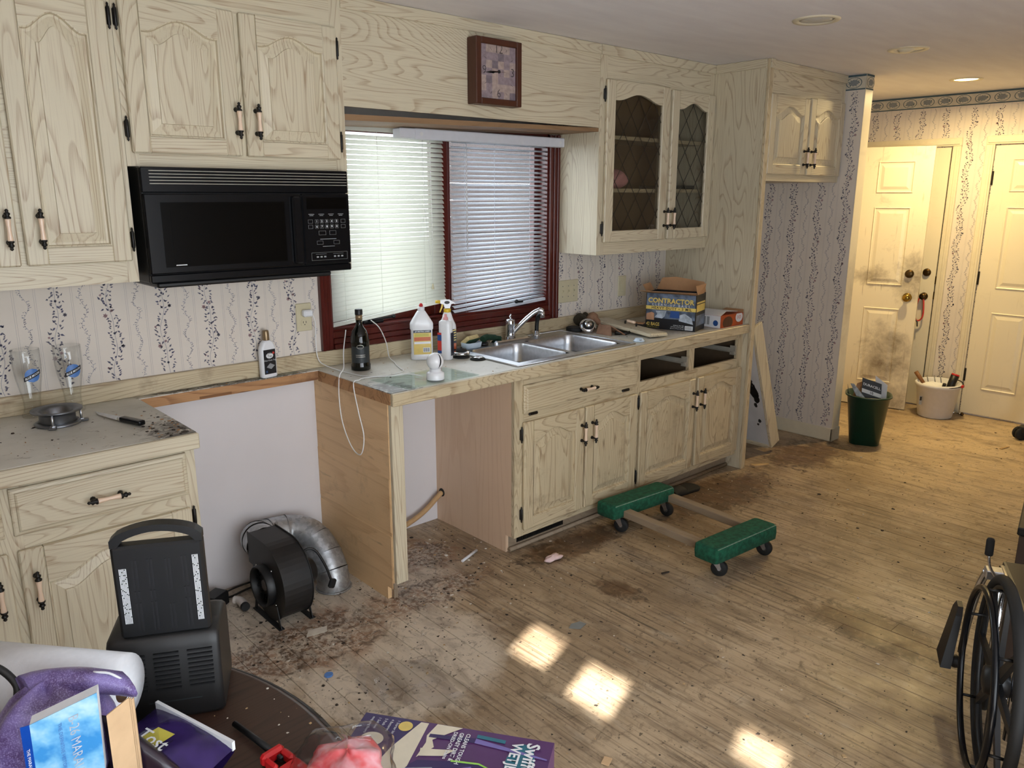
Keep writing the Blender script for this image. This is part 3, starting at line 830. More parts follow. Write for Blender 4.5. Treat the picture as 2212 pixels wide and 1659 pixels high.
def glass_door(x0, x1, z0, z1, yf, handle, hx):
    th, sw, rw, ah = .020, .066, .060, .038
    f = MB(); yb, yt = yf - .0005, yf - th; f.cur = 0
    f.bbox(x0, x0 + sw, yt, yb, z0, z1, .004).bbox(x1 - sw, x1, yt, yb, z0, z1, .004); f.cur = 1
    xl, xr, zb, zs = x0 + sw, x1 - sw, z0 + rw, z1 - rw - ah
    f.bbox(xl - .004, xr + .004, yt + .0006, yb, z0 + .0004, zb, .003)
    n = 22; top = [(xl + (xr - xl) * i / n, zs + ah * arch(-1 + 2 * i / n)) for i in range(n + 1)]
    f.prism(top + [(xr, z1 - .0004), (xl, z1 - .0004)], (0, yt + .0006, 0), (1, 0, 0), (0, 0, 1), (0, th - .0011, 0))
    d = f.build('door', ['oak_v', 'oak_h'], c)
    MB().box(xl - .008, xr + .008, yf - .009, yf - .006, zb - .008, z1 - rw + .006).build('glass_pane', 'cab_glass', d)
    lm = MB(); hw, hh = .060, .086; cx = (xl + xr) / 2
    for sgn in (-1, 1):
        k = -14
        while k < 15:
            # line z = zb + k*2*hh + sgn*(x-cx)*hh/hw, clipped to the opening
            seg = []
            for i in range(61):
                u = xl + (xr - xl) * i / 60; w_ = zb + k * 2 * hh * .5 * 1 + sgn * (u - cx) * hh / hw
                zt = zs + ah * arch(2 * (u - cx) / (xr - xl))
                if zb <= w_ <= zt: seg.append((u, w_))
            if len(seg) > 2:
                a, b = seg[0], seg[-1]; L = Vector((b[0] - a[0], 0, b[1] - a[1])); nrm = Vector((-L.z, 0, L.x)).normalized() * .0016
                A, B = Vector((a[0], yf - .0102, a[1])), Vector((b[0], yf - .0102, b[1])); D = Vector((0, .0016, 0))
                lm.loft([[A - nrm, A + nrm, A + nrm + D, A - nrm + D], [B - nrm, B + nrm, B + nrm + D, B - nrm + D]])
            k += 2
    lm.build('lead_lattice', 'lead', d)
    pull(d, handle[0], handle[1], yt)
    for hz in (1.49, 2.17): hinge(d, hx, hz, yf)
glass_door(2.337, 2.864, 1.418, 2.243, UF, (2.846, 1.535), 2.329)
glass_door(2.888, 3.296, 1.418, 2.236, UF, (2.908, 1.535), 3.2955)

FY = -0.634
c = thing('refrigerator_cabinet', 'short oak cabinet with two doors above the empty refrigerator bay', 'cabinet', (3.8, -.3, 1.747), group='pickled oak wall cabinets')
MB().box(3.3465, 4.268, FY + .019, -.001, 1.747, ZC - .001).build('carcass', 'oak_v', c)
frame(c, [(3.3465, 3.385, 1.747, ZC - .001), (4.225, 4.262, 1.747, ZC - .001), (3.78, 3.825, 1.80, 2.2)],
      [(3.385, 4.225, 1.747, 1.80), (3.385, 4.225, 2.205, ZC - .001)], FY)
ceiling_strip(c, 3.347, 4.262, FY - .002)
door(c, 3.352, 3.791, 1.785, 2.227, FY, (3.757, 1.885), [(3.346, 1.85), (3.346, 2.16)])
door(c, 3.811, 4.243, 1.785, 2.235, FY, (3.845, 1.885), [(4.249, 1.85), (4.249, 2.16)])

ep = thing('refrigerator_enclosure', 'tall pickled oak side panel between the counter and refrigerator bay', 'panel', (3.32, -.32, 0))
MB().box(3.3055, 3.3255, -.636, -.001, 0, ZC - .001).build('side_board', 'oak_v', ep)
MB().bbox(3.3055, 3.3455, -.655, -.6365, 0, ZC - .001, .002).build('front_edge', 'oak_v_worn', ep)
MB().bbox(3.3055, 3.3465, -.664, -.6555, ZC - .050, ZC - .001, .002).build('ceiling_strip', 'oak_h', ep)
MB().bbox(3.2965, 3.3050, -.635, UF - .011, ZC - .050, ZC - .001, .002).build('ceiling_strip', 'oak_d', ep)

# ------------------------------------------------------------------ base cabinets
c = thing('base_cabinet', 'cream oak base cabinet at the left edge, under the beer glasses', 'cabinet', (-.8, -.3, 0), group='oak base cabinets')
MB().box(XL + .001, -.001, LF + .019, -.001, .09, .8755).box(XL + .001, -.001, -.545, -.001, 0, .09).build('carcass', 'oak_v', c)
frame(c, [(XL + .001, -1.13, .088, .8755), (-.575, -.51, .088, .8755), (-.045, -.001, .088, .8755)],
      [(-1.13, -.575, .835, .8755), (-.51, -.045, .835, .8755), (-1.13, -.575, .645, .712), (-.51, -.045, .645, .712), (-1.13, -.575, .088, .13), (-.51, -.045, .088, .13)], LF, 'oak_v', 'oak_h')
drawer_front(c, -.532, -.032, .703, .846, LF)
drawer_front(c, -1.08, -.556, .703, .846, LF)
door(c, -.532, -.032, .120, .657, LF, (-.497, .535), [(-.022, .62), (-.022, .18)], ah=.06, sw=.066)
door(c, -1.08, -.556, .120, .657, LF, (-.592, .535), ah=.06, sw=.066)

dp = thing('dishwasher_panel', 'raw plywood end panel with an oak front stile beside the stove gap', 'panel', (.79, -.3, 0))
pm_ = MB(); pm_.prism([(-.001, 0), (-.001, .8755), (-.590, .8755), (-.590, .088), (-.543, .088), (-.543, 0)], (.763, 0, 0), (0, 1, 0), (0, 0, 1), (.019, 0, 0))
pm_.build('plywood_sheet', 'ply_h', dp)
for z0, z1 in ((.06, .30), (.315, .55)): MB().box(.7612, .7632, -.585, -.002, z0, z1 - .003).build('plywood_veneer', 'ply_h', dp)
MB().bbox(.766, .823, -.611, -.5905, .090, .8755, .002).build('front_stile', 'oak_v', dp)
MB().bbox(.783, .803, -.56, -.543, 0.0, .089, .002).build('toe_block', 'bare_wood', dp)

c = thing('sink_base_cabinet', 'oak base cabinet with two doors under the steel sink', 'cabinet', (1.87, -.3, 0), group='oak base cabinets')
s_ = MB(); s_.prism([(-.001, 0), (-.001, .8755), (LF + .019, .8755), (LF + .019, .088), (-.543, .088), (-.543, 0)], (1.431, 0, 0), (0, 1, 0), (0, 0, 1), (.016, 0, 0))
s_.build('side_panel', 'ply_v', c)
SB1 = 2.306
MB().box(1.4475, SB1, -.5425, -.53, 0, .088).build('toe_kick', 'bare_wood', c)
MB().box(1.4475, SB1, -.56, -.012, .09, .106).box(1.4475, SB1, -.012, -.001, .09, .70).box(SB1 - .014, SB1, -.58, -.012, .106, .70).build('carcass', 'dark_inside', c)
frame(c, [(1.431, 1.49, .088, .8755), (2.285, SB1, .088, .8755), (1.87, 1.91, .10, .66)],
      [(1.49, 2.285, .822, .8755), (1.49, 2.285, .645, .70), (1.49, 2.285, .088, .135)], LF, 'oak_v_worn', 'oak_h_worn')
d = drawer_front(c, 1.481, 2.296, .692, .826, LF, mh='oak_h_worn', name='false_drawer_front')
for hx in (1.545, 2.208): MB().bbox(hx - .028, hx + .028, LF - .012, LF - .0005, .676, .690, .004).build('tilt_hinge', 'iron', d)
door(c, 1.479, 1.884, .121, .651, LF, (1.862, .526), [(1.470, .593), (1.470, .201)], ah=.046, mv='oak_v_worn', mh='oak_h_worn')
door(c, 1.896, 2.294, .121, .651, LF, (1.938, .526), [(2.300, .20)], ah=.046, mv='oak_v_worn', mh='oak_h_worn')
vg = MB(); vg.box(1.50, 1.82, -.5465, -.5435, .030, .086)
vgo = vg.build('vent_grille', 'black_matte', c)
for k in range(26):
    MB().box(1.506 + k * .012, 1.510 + k * .012, -.5490, -.5466, .036, .080).build('grille_bar', 'iron', vgo)

c = thing('drawer_base_cabinet', 'oak base cabinet with two empty drawer openings and two stained doors', 'cabinet', (2.8, -.3, 0), group='oak base cabinets')
DB0, DB1 = 2.3065, 3.3045
MB().box(DB0, DB1, -.5425, -.53, 0, .088).build('toe_kick', 'bare_wood', c)
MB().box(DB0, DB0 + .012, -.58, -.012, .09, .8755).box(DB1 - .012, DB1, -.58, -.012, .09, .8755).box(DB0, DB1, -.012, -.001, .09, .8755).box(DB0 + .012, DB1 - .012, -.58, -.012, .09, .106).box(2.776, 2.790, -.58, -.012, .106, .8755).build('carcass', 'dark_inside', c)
frame(c, [(DB0, 2.330, .088, .8755), (2.762, 2.810, .70, .824), (3.254, DB1, .088, .8755), (2.800, 2.850, .10, .68)],
      [(2.330, 3.254, .824, .8755), (2.330, 3.254, .645, .705), (2.330, 3.254, .088, .135)], LF, 'oak_v_worn', 'oak_h_worn')
for xs in (2.760, 3.252):
    m = MB(); m.box(xs - .012, xs - .004, -.585, -.05, .742, .768).box(xs - .024, xs - .012, -.585, -.05, .742, .746).box(xs - .014, xs - .002, -.598, -.560, .726, .782)
    m.smooth = True; m.cyl((xs - .028, -.590, .742), (xs - .012, -.590, .742), .011, n=12)
    m.build('drawer_slide', 'slide', c)
door(c, 2.322, 2.815, .121, .652, LF, (2.792, .530), [(2.314, .598), (2.314, .18)], ah=.046, mv='oak_v_worn', mh='oak_h_worn')
door(c, 2.838, 3.292, .121, .653, LF, (2.868, .530), ah=.046, mv='oak_v_worn', mh='oak_h_worn')
bd = MB(); bd.smooth = True; bd.tube([(1.44, -.556, .012), (2.3, -.556, .012), (3.29, -.556, .012)], .011, 8)
tag(bd.build('trim_4', 'bare_wood'), 'wooden shoe moulding along the foot of the base cabinets', kind='structure')

# ------------------------------------------------------------------ worktop, backsplash
SKX0, SKX1, SKY0, SKY1 = 1.475, 2.262, -.578, -.072
wt = thing('countertop', 'worn grey laminate worktop running round the stove gap to the sink', 'countertop', (.8, -.3, .876))
ws = MB()
ws.box(XL + .001, .004, -.625, -.0005, .8765, CT).box(.004, .757, -.058, -.0005, .8765, CT)
ws.box(.757, SKX0, -.625, -.0005, .8765, CT).box(SKX1, 3.3045, -.625, -.0005, .8765, CT)
ws.box(SKX0, SKX1, -.625, SKY0, .8765, CT).box(SKX0, SKX1, SKY1, -.0005, .8765, CT)
ws.build('laminate_slab', 'laminate', wt)
MB().bbox(XL + .001, .006, -.645, -.6252, .862, CT - .001, .003).build('oak_edging', 'oak_h', wt)
MB().bbox(.755, 3.3045, -.645, -.6252, .862, CT - .001, .003).build('oak_edging', 'oak_h_worn', wt)
MB().box(.7535, .7568, -.6245, -.059, .866, CT - .003).build('raw_end', 'raw_edge', wt)
MB().box(.005, .756, -.061, -.0583, .872, CT - .003).build('raw_end', 'raw_edge', wt)
MB().box(.23, .36, -.0625, -.0612, .874, .884).build('torn_strip', 'rust_paint', wt)
MB().bbox(XL + .001, 3.3045, -.019, -.0006, CT + .0005, .984, .002).build('backsplash', 'oak_h_worn', wt)

# sink
sk = thing('double_sink', 'stainless steel double bowl sink set in the worktop', 'sink', ((SKX0 + SKX1) / 2, -.34, CT))
rim = MB(); z = CT + .0006
bowls = [(1.512, 1.852, -.545, -.170), (1.892, 2.232, -.545, -.170)]
xs = [SKX0 - .022, bowls[0][0], bowls[0][1], bowls[1][0], bowls[1][1], SKX1 + .022]; ysr = [SKY0 - .020, -.545, -.170, SKY1 + .018]
for i in range(5):
    for j in range(3):
        if j == 1 and i in (1, 3): continue
        rim.box(xs[i], xs[i + 1], ysr[j], ysr[j + 1], z, z + .003)
rim.build('rim', 'steel', sk)
lp = MB(); lp.smooth = True
lp.tube([(xs[0], ysr[0], z + .003), (xs[5], ysr[0], z + .003), (xs[5], ysr[3], z + .003), (xs[0], ysr[3], z + .003), (xs[0], ysr[0], z + .003)], .0035, 6)
lp.build('rolled_edge', 'steel', sk)
for x0, x1, y0, y1 in bowls:
    b = MB(); b.smooth = True; rings = []
    for off, dz in ((0, .003), (.004, -.006), (.008, -.05), (.014, -.14), (.030, -.172), (.06, -.178), (.12, -.180)):
        rings.append([((x0 + x1) / 2 + u, (y0 + y1) / 2 + v, z + dz) for u, v in rnd_rect(x1 - x0 - 2 * off, y1 - y0 - 2 * off, max(.012, .05 - off * .3), 5)])
    b.loft(rings, False, True)
    bo = b.build('bowl', 'steel', sk)
    dr = MB(); dr.smooth = True; dr.lathe([(.045, 0), (.043, .003), (.032, .002), (.030, -.004)], ((x0 + x1) / 2, (y0 + y1) / 2, z - .179), (0, 0, 1), 20); dr.build('drain', 'dull_metal', bo)

FXC, FYC, SPX = 1.862, -.098, 2.055
fc = thing('kitchen_faucet', 'chrome single lever faucet behind the sink', 'faucet', (FXC, FYC, CT + .0045))
fb_ = MB(); fb_.loft([[(FXC + u * k, FYC + v * k, CT + .0045 + h) for u, v in rnd_rect(.27, .064, .03, 5)] for k, h in ((1, 0), (1, .005), (.9, .012))]); fb_.build('base_plate', 'chrome', fc)
m = MB(); m.smooth = True; m.lathe([(.028, 0), (.024, .02), (.023, .060), (.025, .064), (.025, .094), (.022, .100), (.004, .102)], (FXC, FYC, CT + .016), (0, 0, 1), 20); m.build('body', 'chrome', fc)
m = MB(); m.smooth = True; m.tube(bez([(FXC + .006, FYC - .006, CT + .040), (FXC + .05, FYC - .042, CT + .100), (FXC + .095, FYC - .078, CT + .150), (FXC + .122, FYC - .099, CT + .164), (FXC + .132, FYC - .107, CT + .156)], 5), [.0125] * 8 + [.0115] * 6 + [.0135] * 7, 12); m.build('spout', 'chrome', fc)
m = MB(); m.smooth = True; m.cyl((FXC + .130, FYC - .106, CT + .158), (FXC + .131, FYC - .107, CT + .124), .0125, n=14); m.build('aerator', 'chrome', fc)
m = MB(); m.smooth = True; m.tube([(FXC, FYC, CT + .117), (FXC + .005, FYC + .005, CT + .128), (FXC + .02, FYC + .02, CT + .135)], .006, 8); m.build('lever', 'chrome', fc)
sp_ = thing('side_sprayer', 'black pull-out side sprayer right of the faucet', 'sprayer', (SPX, FYC, CT + .0045))
m = MB(); m.smooth = True; m.lathe([(.024, 0), (.020, .008), (.014, .012), (.013, .03)], (SPX, FYC, CT + .0045), (0, 0, 1), 14); m.build('collar', 'chrome', sp_)
m = MB(); m.smooth = True; m.tube(bez([(SPX, FYC, CT + .03), (SPX, FYC - .002, CT + .075), (SPX + .002, FYC - .01, CT + .11), (SPX + .008, FYC - .025, CT + .122), (SPX + .015, FYC - .037, CT + .115)], 5), [.011] * 8 + [.014] * 6 + [.016] * 7, 10); m.build('spray_head', 'black_matte', sp_)

# ------------------------------------------------------------------ window over the sink
w1 = sthing('window_1', (1.55, 0, 1.0), 'dark red wood casement window over the sink')
def casing(x0, x1, z0, z1, vert):
    m = MB(); 
    if vert:
        w_ = x1 - x0
        m.bbox(x0, x0 + w_ * .30, -.026, -.0006, z0, z1, .003).bbox(x0 + w_ * .31, x0 + w_ * .62, -.020, -.0006, z0, z1, .003).bbox(x0 + w_ * .63, x1, -.014, -.0006, z0, z1, .003)
    else:
        w_ = z1 - z0
        m.bbox(x0, x1, -.026, -.0006, z0, z0 + w_ * .30, .003).bbox(x0, x1, -.020, -.0006, z0 + w_ * .31, z0 + w_ * .62, .003).bbox(x0, x1, -.014, -.0006, z0 + w_ * .63, z1, .003)
    m.build('casing', 'redwood', w1)
casing(.807, .866, .985, 1.949, True)
m = MB(); m.bbox(2.278, 2.2965, -.026, -.0006, .985, 1.980, .003).bbox(2.257, 2.277, -.020, -.0006, .985, 1.980, .003).bbox(2.232, 2.256, -.014, -.0006, .985, 1.980, .003); m.build('casing', 'redwood', w1)
casing(.867, 2.231, .985, 1.064, False)
MB().box(WX0 + .0005, WX0 + .014, .001, .139, WZ0, WZ1).box(WX1 - .014, WX1 - .0005, .001, .139, WZ0, WZ1).box(WX0, WX1, .001, .139, WZ1 - .014, WZ1 - .0005).build('jamb', 'redwood', w1)
MB().box(WX0 + .014, WX1 - .014, .001, .139, WZ0 + .0005, WZ0 + .012).build('sill', 'redwood', w1)
MB().bbox(1.527, 1.577, .046, .120, WZ0 + .012, WZ1 - .014, .004).build('mullion', 'redwood', w1)
for x0, x1 in ((WX0 + .015, 1.526), (1.578, WX1 - .015)):
    m = MB(); z0, z1 = WZ0 + .0125, WZ1 - .0145
    m.bbox(x0, x0 + .030, .070, .110, z0, z1, .003).bbox(x1 - .030, x1, .070, .110, z0, z1, .003).bbox(x0 + .030, x1 - .030, .070, .110, z0, z0 + .052, .003).bbox(x0 + .030, x1 - .030, .070, .110, z1 - .03, z1, .003)
    sa = m.build('sash', 'redwood', w1)
    MB().box(x0 + .028, x1 - .028, .088, .092, z0 + .05, z1 - .028).build('pane', 'glass', sa)
for cx, dx in ((1.115, .08), (2.06, -.07)):
    m = MB(); m.bbox(cx - .06, cx + .05, .030, .066, WZ0 + .0122, WZ0 + .030, .004); m.smooth = True
    m.tube([(cx - .04, .03, WZ0 + .03), (cx + dx * .2, .008, WZ0 + .036), (cx + dx, -.004, WZ0 + .040)], .006, 8).sphere((cx + dx, -.006, WZ0 + .042), .011, 8, 6)
    m.build('crank_handle', 'black_matte', w1)

def blind(name, label, x0, x1, ztop, tilt, mat, y, drop_l, drop_r, rail):
    root = thing(name, label, 'window blind', ((x0 + x1) / 2, y, drop_l), group='mini blinds of the sink window')
    MB().bbox(x0, x1, y - .013, y + .013, ztop - .026, ztop, .002).build('head_rail', rail, root)
    n = 38; W_ = .0125
    # one slat mesh, shared by all
    sl = MB(); sl.smooth = True; a = math.radians(tilt)
    sec = []
    for k in range(6):
        q = -1 + 2 * k / 5; h = .0022 * (1 - q * q)
        yy, zz = q * W_, h
        sec.append((yy * math.cos(a) - zz * math.sin(a), yy * math.sin(a) + zz * math.cos(a)))
    ring = lambda xx: [(xx, p[0], p[1]) for p in sec] + [(xx, p[0] + .0003, p[1] - .0004) for p in reversed(sec)]
    sl.loft([ring(-(x1 - x0) / 2 + .004), ring((x1 - x0) / 2 - .004)])
    first = None; cx = (x0 + x1) / 2
    for i in range(n):
        f_ = (i + 1) / (n + 1)
        zl = ztop - .03 - (ztop - .03 - drop_l) * f_; zr = ztop - .03 - (ztop - .03 - drop_l) * f_
        slope = (drop_r - drop_l) / (x1 - x0) * max(0, (f_ - .55) / .45) ** 1.5
        if first is None:
            keep = sl.v[:]; first = sl
            me_o = MB(); me_o.v = keep; me_o.f = sl.f; me_o.mi = sl.mi; me_o.sm = sl.sm
            ROOTM_backup = ROOTM[root.name]; ROOTM[root.name] = Matrix.Identity(4)
            o = me_o.build('slat', mat, root); ROOTM[root.name] = ROOTM_backup; me = o.data
        else:
            o = bpy.data.objects.new('slat', me); COL.objects.link(o); o.parent = root
        loc = ROOTM[root.name].inverted() @ Vector((cx, y, zl + slope * (x1 - x0) / 2))
        o.location = loc; o.rotation_euler = (0, -math.atan(slope), 0)
    sl_ = math.atan((drop_r - drop_l) / (x1 - x0))
    m = MB(); m.bbox(-(x1 - x0) / 2, (x1 - x0) / 2, -.012, .012, -.010, .006, .003)
    m.xf(Matrix.Translation((cx, y - .004, (drop_l + drop_r) / 2)) @ Matrix.Rotation(-sl_, 4, 'Y')); m.build('bottom_rail', rail, root)
    for q in (.12, .42, .80):
        xx = x0 + (x1 - x0) * q; zb_ = drop_l + (drop_r - drop_l) * q
        m = MB(); m.smooth = True; m.tube([(xx, y - .0145, ztop - .02), (xx, y - .0145, zb_)], .0009, 5); m.build('ladder_cord', rail, root)
    return root
b1 = blind('mini_blind', 'cream mini blind glowing in the left half of the sink window', .872, 1.532, 1.968, 50, 'slat_cream', .026, 1.090, 1.150, 'slat_cream')
m = MB(); m.smooth = True; m.tube(bez([(1.40, .008, 1.95), (1.405, .006, 1.6), (1.43, .006, 1.38)], 6), .0010, 5); m.tube([(1.44, .008, 1.95), (1.445, .006, 1.45), (1.44, .006, 1.24)], .0010, 5); m.build('pull_cord', 'cord_white', b1)
m = MB(); m.smooth = True; m.lathe([(.003, .0), (.007, -.025), (.005, -.028)], (1.44, .006, 1.24), (0, 0, 1), 8); m.build('cord_tassel', 'almond', b1)
b2 = blind('mini_blind', 'bluish white mini blind hanging open in the right half of the sink window', 1.572, 2.228, 1.968, 24, 'slat_white', .022, 1.062, 1.100, 'slat_white')
m = MB(); m.smooth = True; m.tube([(1.66, .004, 1.95), (1.66, .002, 1.40)], .003, 6); m.build('tilt_wand', 'white_matte', b2)

fx = thing('fluorescent_fixture', 'white fluorescent strip light under the soffit board above the blinds', 'light fixture', (1.75, -.06, 1.93))
m = MB(); m.bbox(1.285, 2.255, -.095, -.045, 1.912, 1.9585, .004); m.build('housing', 'lamp_white', fx)
m = MB(); m.bbox(1.20, 1.284, -.100, -.040, 1.914, 1.9565, .004); m.build('end_cap', 'lamp_white', fx)
for xx in (1.32, 2.22):
    m = MB(); m.smooth = True; m.cyl((xx, -.0965, 1.935), (xx, -.0951, 1.935), .009, n=14); m.build('knockout', 'white_matte', fx)

# outlets and switches
def wall_plate(name, label, x, z, w, h):
    o = thing(name, label, 'wall plate', (x, 0, z))
    MB().bbox(x - w / 2, x + w / 2, -.0075, -.0012, z - h / 2, z + h / 2, .003).build('cover_plate', 'almond', o); return o
def receptacle(o, x, z):
    m = MB(); m.smooth = False; m.prism([(u, v) for u, v in rnd_rect(.034, .028, .010, 4)], (x, -.0078, z), (1, 0, 0), (0, 0, 1), (0, -.0018, 0)); r = m.build('receptacle', 'almond', o)
    m = MB()
    for dx in (-.0065, .0065): m.box(x + dx - .0012, x + dx + .0012, -.0099, -.0096, z - .002, z + .007)
    m.box(x - .0022, x + .0022, -.0099, -.0096, z - .010, z - .006); m.build('slots', 'ink', r)
o = wall_plate('wall_outlet', 'almond duplex outlet with a white charger plugged in, left of the window', .731, 1.146, .073, .122)
receptacle(o, .731, 1.165); receptacle(o, .731, 1.122)
o = wall_plate('light_switch', 'almond triple light switch plate right of the window', 2.394, 1.128, .165, .128)
for dx in (-.046, 0, .046):
    m = MB(); m.box(2.394 + dx - .005, 2.394 + dx + .005, -.0095, -.0076, 1.116, 1.140); m.bbox(2.394 + dx - .0035, 2.394 + dx + .0035, -.018, -.0096, 1.126, 1.136, .001); m.build('toggle', 'almond', o)
    for dz in (-.03, .03):
        m = MB(); m.cyl((2.394 + dx, -.0076, 1.128 + dz), (2.394 + dx, -.0085, 1.128 + dz), .003, n=8); m.build('screw', 'dull_metal', o)
o = wall_plate('wall_outlet', 'almond outlet plate on the wallpaper behind the contractor bag box', 2.872, 1.122, .075, .125)
m = MB(); m.bbox(2.855, 2.889, -.0110, -.0077, 1.088, 1.156, .001); m.build('receptacle', 'almond', o)
# ------------------------------------------------------------------ hall doors
def six_panel(root, f, W_, H_, mat, cols, thick=.035, name='door_slab'):
    m = MB()
    a = [f(0, 0, 0), f(W_, 0, 0), f(W_, H_, 0), f(0, H_, 0)]; b = [f(0, 0, -thick), f(W_, 0, -thick), f(W_, H_, -thick), f(0, H_, -thick)]
    m.loft([b, a]); sl = m.build(name, mat, root)
    for u0, u1 in cols:
        for v0, v1 in ((1.675, 1.91), (.975, 1.570), (.20, .797)):
            p = MB(); rings = []
            for off, d in ((0, .0004), (.006, .0070), (.014, .0006), (.026, .0008), (.048, .0075), (.052, .0075)):
                rings.append([f(u0 + off, v0 + off, d), f(u1 - off, v0 + off, d), f(u1 - off, v1 - off, d), f(u0 + off, v1 - off, d)])
            p.loft(rings, False, True); p.build('door_panel', mat, sl)
    return sl
def knob(parent, f, u, v, mat, r=.026, stand=.05, name='door_knob'):
    o = Vector(f(u, v, 0)); n = (Vector(f(u, v, 1)) - o).normalized()
    m = MB(); m.smooth = True
    m.lathe([(r * 1.15, 0), (r * 1.15, .004), (r * .5, .008), (r * .42, stand * .45), (r * .85, stand * .55), (r, stand * .75), (r * .8, stand * .95), (r * .25, stand)], o, n, 16)
    m.build(name, mat, parent)
# dirty door standing open
d1 = sthing('door_1', (5.38, -.38, 0), 'grimy cream six panel door standing open in the hall')
dR = Vector((5.478, -.772, .008)); dU = Vector((-.244, .970, 0)); dN = Vector((-.970, -.244, 0))
f1 = lambda u, v, d: tuple(dR + dU * u + Vector((0, 0, v)) + dN * d)
six_panel(d1, f1, .80, 2.015, 'door_dirty', ((.12, .378), (.535, .69)))
knob(d1, f1, .075, .889, 'brass', .030, .056); knob(d1, f1, .078, 1.071, 'bronze', .028, .020, 'deadbolt')
MB().poly([f1(-.0005, .84, -.006), f1(-.0005, .84, -.029), f1(-.0005, .96, -.029), f1(-.0005, .96, -.006)]).build('latch_plate', 'brass', d1)
# closed door behind it
d2 = sthing('door_2', (XR, -.4, 0), 'cream closed door behind the grimy open door')
f2 = lambda u, v, d: (XR - .016 - d, -.792 + u, .012 + v)
six_panel(d2, f2, .72, 2.006, 'door_clean', ((.13, .33), (.44, .62)), .012)
knob(d2, f2, .066, .876, 'bronze', .026, .045); knob(d2, f2, .066, 1.064, 'bronze', .027, .020, 'deadbolt')
def door_casing(root, ya, yb, zt):
    """casing round an opening between ya (left, larger) and yb"""
    for y0, y1 in ((yb - .066, yb - .006), (ya + .006, ya + .066)):
        m = MB(); m.bbox(XR - .020, XR - .0012, y0, y1, 0, zt + .0055, .003).bbox(XR - .026, XR - .0205, y0 + .012, y0 + .03, 0, zt + .004, .002); m.build('casing', 'trim_white', root)
    m = MB(); m.bbox(XR - .020, XR - .0012, yb - .066, ya + .066, zt + .006, zt + .066, .003).bbox(XR - .026, XR - .0205, yb - .054, ya + .054, zt + .018, zt + .036, .002); m.build('casing', 'trim_white', root)
door_casing(d2, -.07, -.795, 2.020)
MB().box(XR - .006, XR - .0013, -.7985, -.7925, 0, 2.02).build('gap_shade_strip', 'rubber', d2)  # black strip stands for the shaded gap between door and casing
for hz in (1.02, .90): MB().bbox(XR - .021, XR - .016, -.803, -.793, hz - .03, hz + .03, .001).build('strike_plate', 'bronze', d2)
d3 = sthing('door_3', (XR, -1.5, 0), 'cream six panel door at the right end of the hall wall')
f3 = lambda u, v, d: (XR - .016 - d, -1.097 - u, .014 + v)
six_panel(d3, f3, .81, 2.005, 'door_clean', ((.12, .36), (.45, .69)), .012)
door_casing(d3, -1.094, -1.910, 2.022)
MB().box(XR - .006, XR - .0013, -1.0965, -1.0945, 0, 2.02).build('gap_shade_strip', 'rubber', d3)  # shaded gap on the hinge side, drawn as a black strip
for hz in (1.79, 1.06, .315):
    m = MB(); m.bbox(XR - .024, XR - .0165, -1.104, -1.090, hz - .05, hz + .05, .002); m.build('hinge', 'iron', d3)
knob(d3, f3, .745, .90, 'brass', .028, .05)
# key lanyard on the knob of the closed door
kn = Vector(f2(.066, .876, .030))
m = MB(); m.smooth = True
m.tube(bez([kn + Vector((0, .0, .012)), kn + Vector((-.004, .025, -.03)), kn + Vector((-.006, .040, -.12)), kn + Vector((-.006, .028, -.185)), kn + Vector((-.006, .0, -.19)), kn + Vector((-.006, -.022, -.15)), kn + Vector((-.004, -.018, -.06)), kn + Vector((0, -.004, .012))], 6), .006, 7)
ly = tag(m.build('key_lanyard', 'label_red'), 'red and black key lanyard looped over the closed door knob', 'lanyard')
m = MB(); m.smooth = True; m.tube([kn + Vector((-.012, .03, -.18)), kn + Vector((-.012, .012, -.205)), kn + Vector((-.012, .008, -.24))], .005, 6); m.build('strap_end', 'ink', ly)

# ------------------------------------------------------------------ recessed ceiling lights
def can(x, y, label, kind):
    o = thing('recessed_light', label, 'ceiling light', (x, y, ZC), group='recessed ceiling lights')
    m = MB(); m.smooth = True
    m.loft([m.ring((x, y, ZC - .0003), (0, 0, 1), .100, 32), m.ring((x, y, ZC - .006), (0, 0, 1), .096, 32), m.ring((x, y, ZC - .006), (0, 0, 1), .078, 32), m.ring((x, y, ZC - .0012), (0, 0, 1), .072, 32)], False, False)
    m.build('trim_ring', 'trim_white', o)
    m = MB(); m.smooth = True
    if kind == 'eye':
        m.sphere((x, y + .012, ZC + .030), (.058, .058, .048), 20, 10); m.build('eyeball', 'trim_white', o)
        m = MB(); m.smooth = True; m.loft([m.ring((x, y, ZC - .0008), (0, 0, 1), .074, 24), m.ring((x, y, ZC - .0006), (0, 0, 1), .02, 24)], True, True); m.build('baffle', 'lamp_off', o)
    else:
        m.lathe([(.072, -.0008), (.055, -.004), (.02, -.007), (.001, -.0072)], (x, y, ZC), (0, 0, 1), 24); m.build('lamp', 'lamp_on' if kind == 'on' else 'lamp_off', o)
    if kind == 'on':
        l = bpy.data.lights.new('downlight', 'AREA'); l.shape = 'DISK'; l.size = .14; l.energy = 54; l.spread = math.radians(168); l.color = (1.0, .74, .34)
        lo = bpy.data.objects.new('downlight', l); COL.objects.link(lo); lo.parent = o; lo.location = (0, 0, -.012)
can(2.566, -1.297, 'unlit round recessed ceiling light nearest the camera', 'off')
can(3.590, -1.276, 'unlit recessed ceiling light with a tilted eyeball trim', 'eye')
can(4.990, -1.087, 'glowing warm recessed ceiling light in front of the hall doors', 'on')

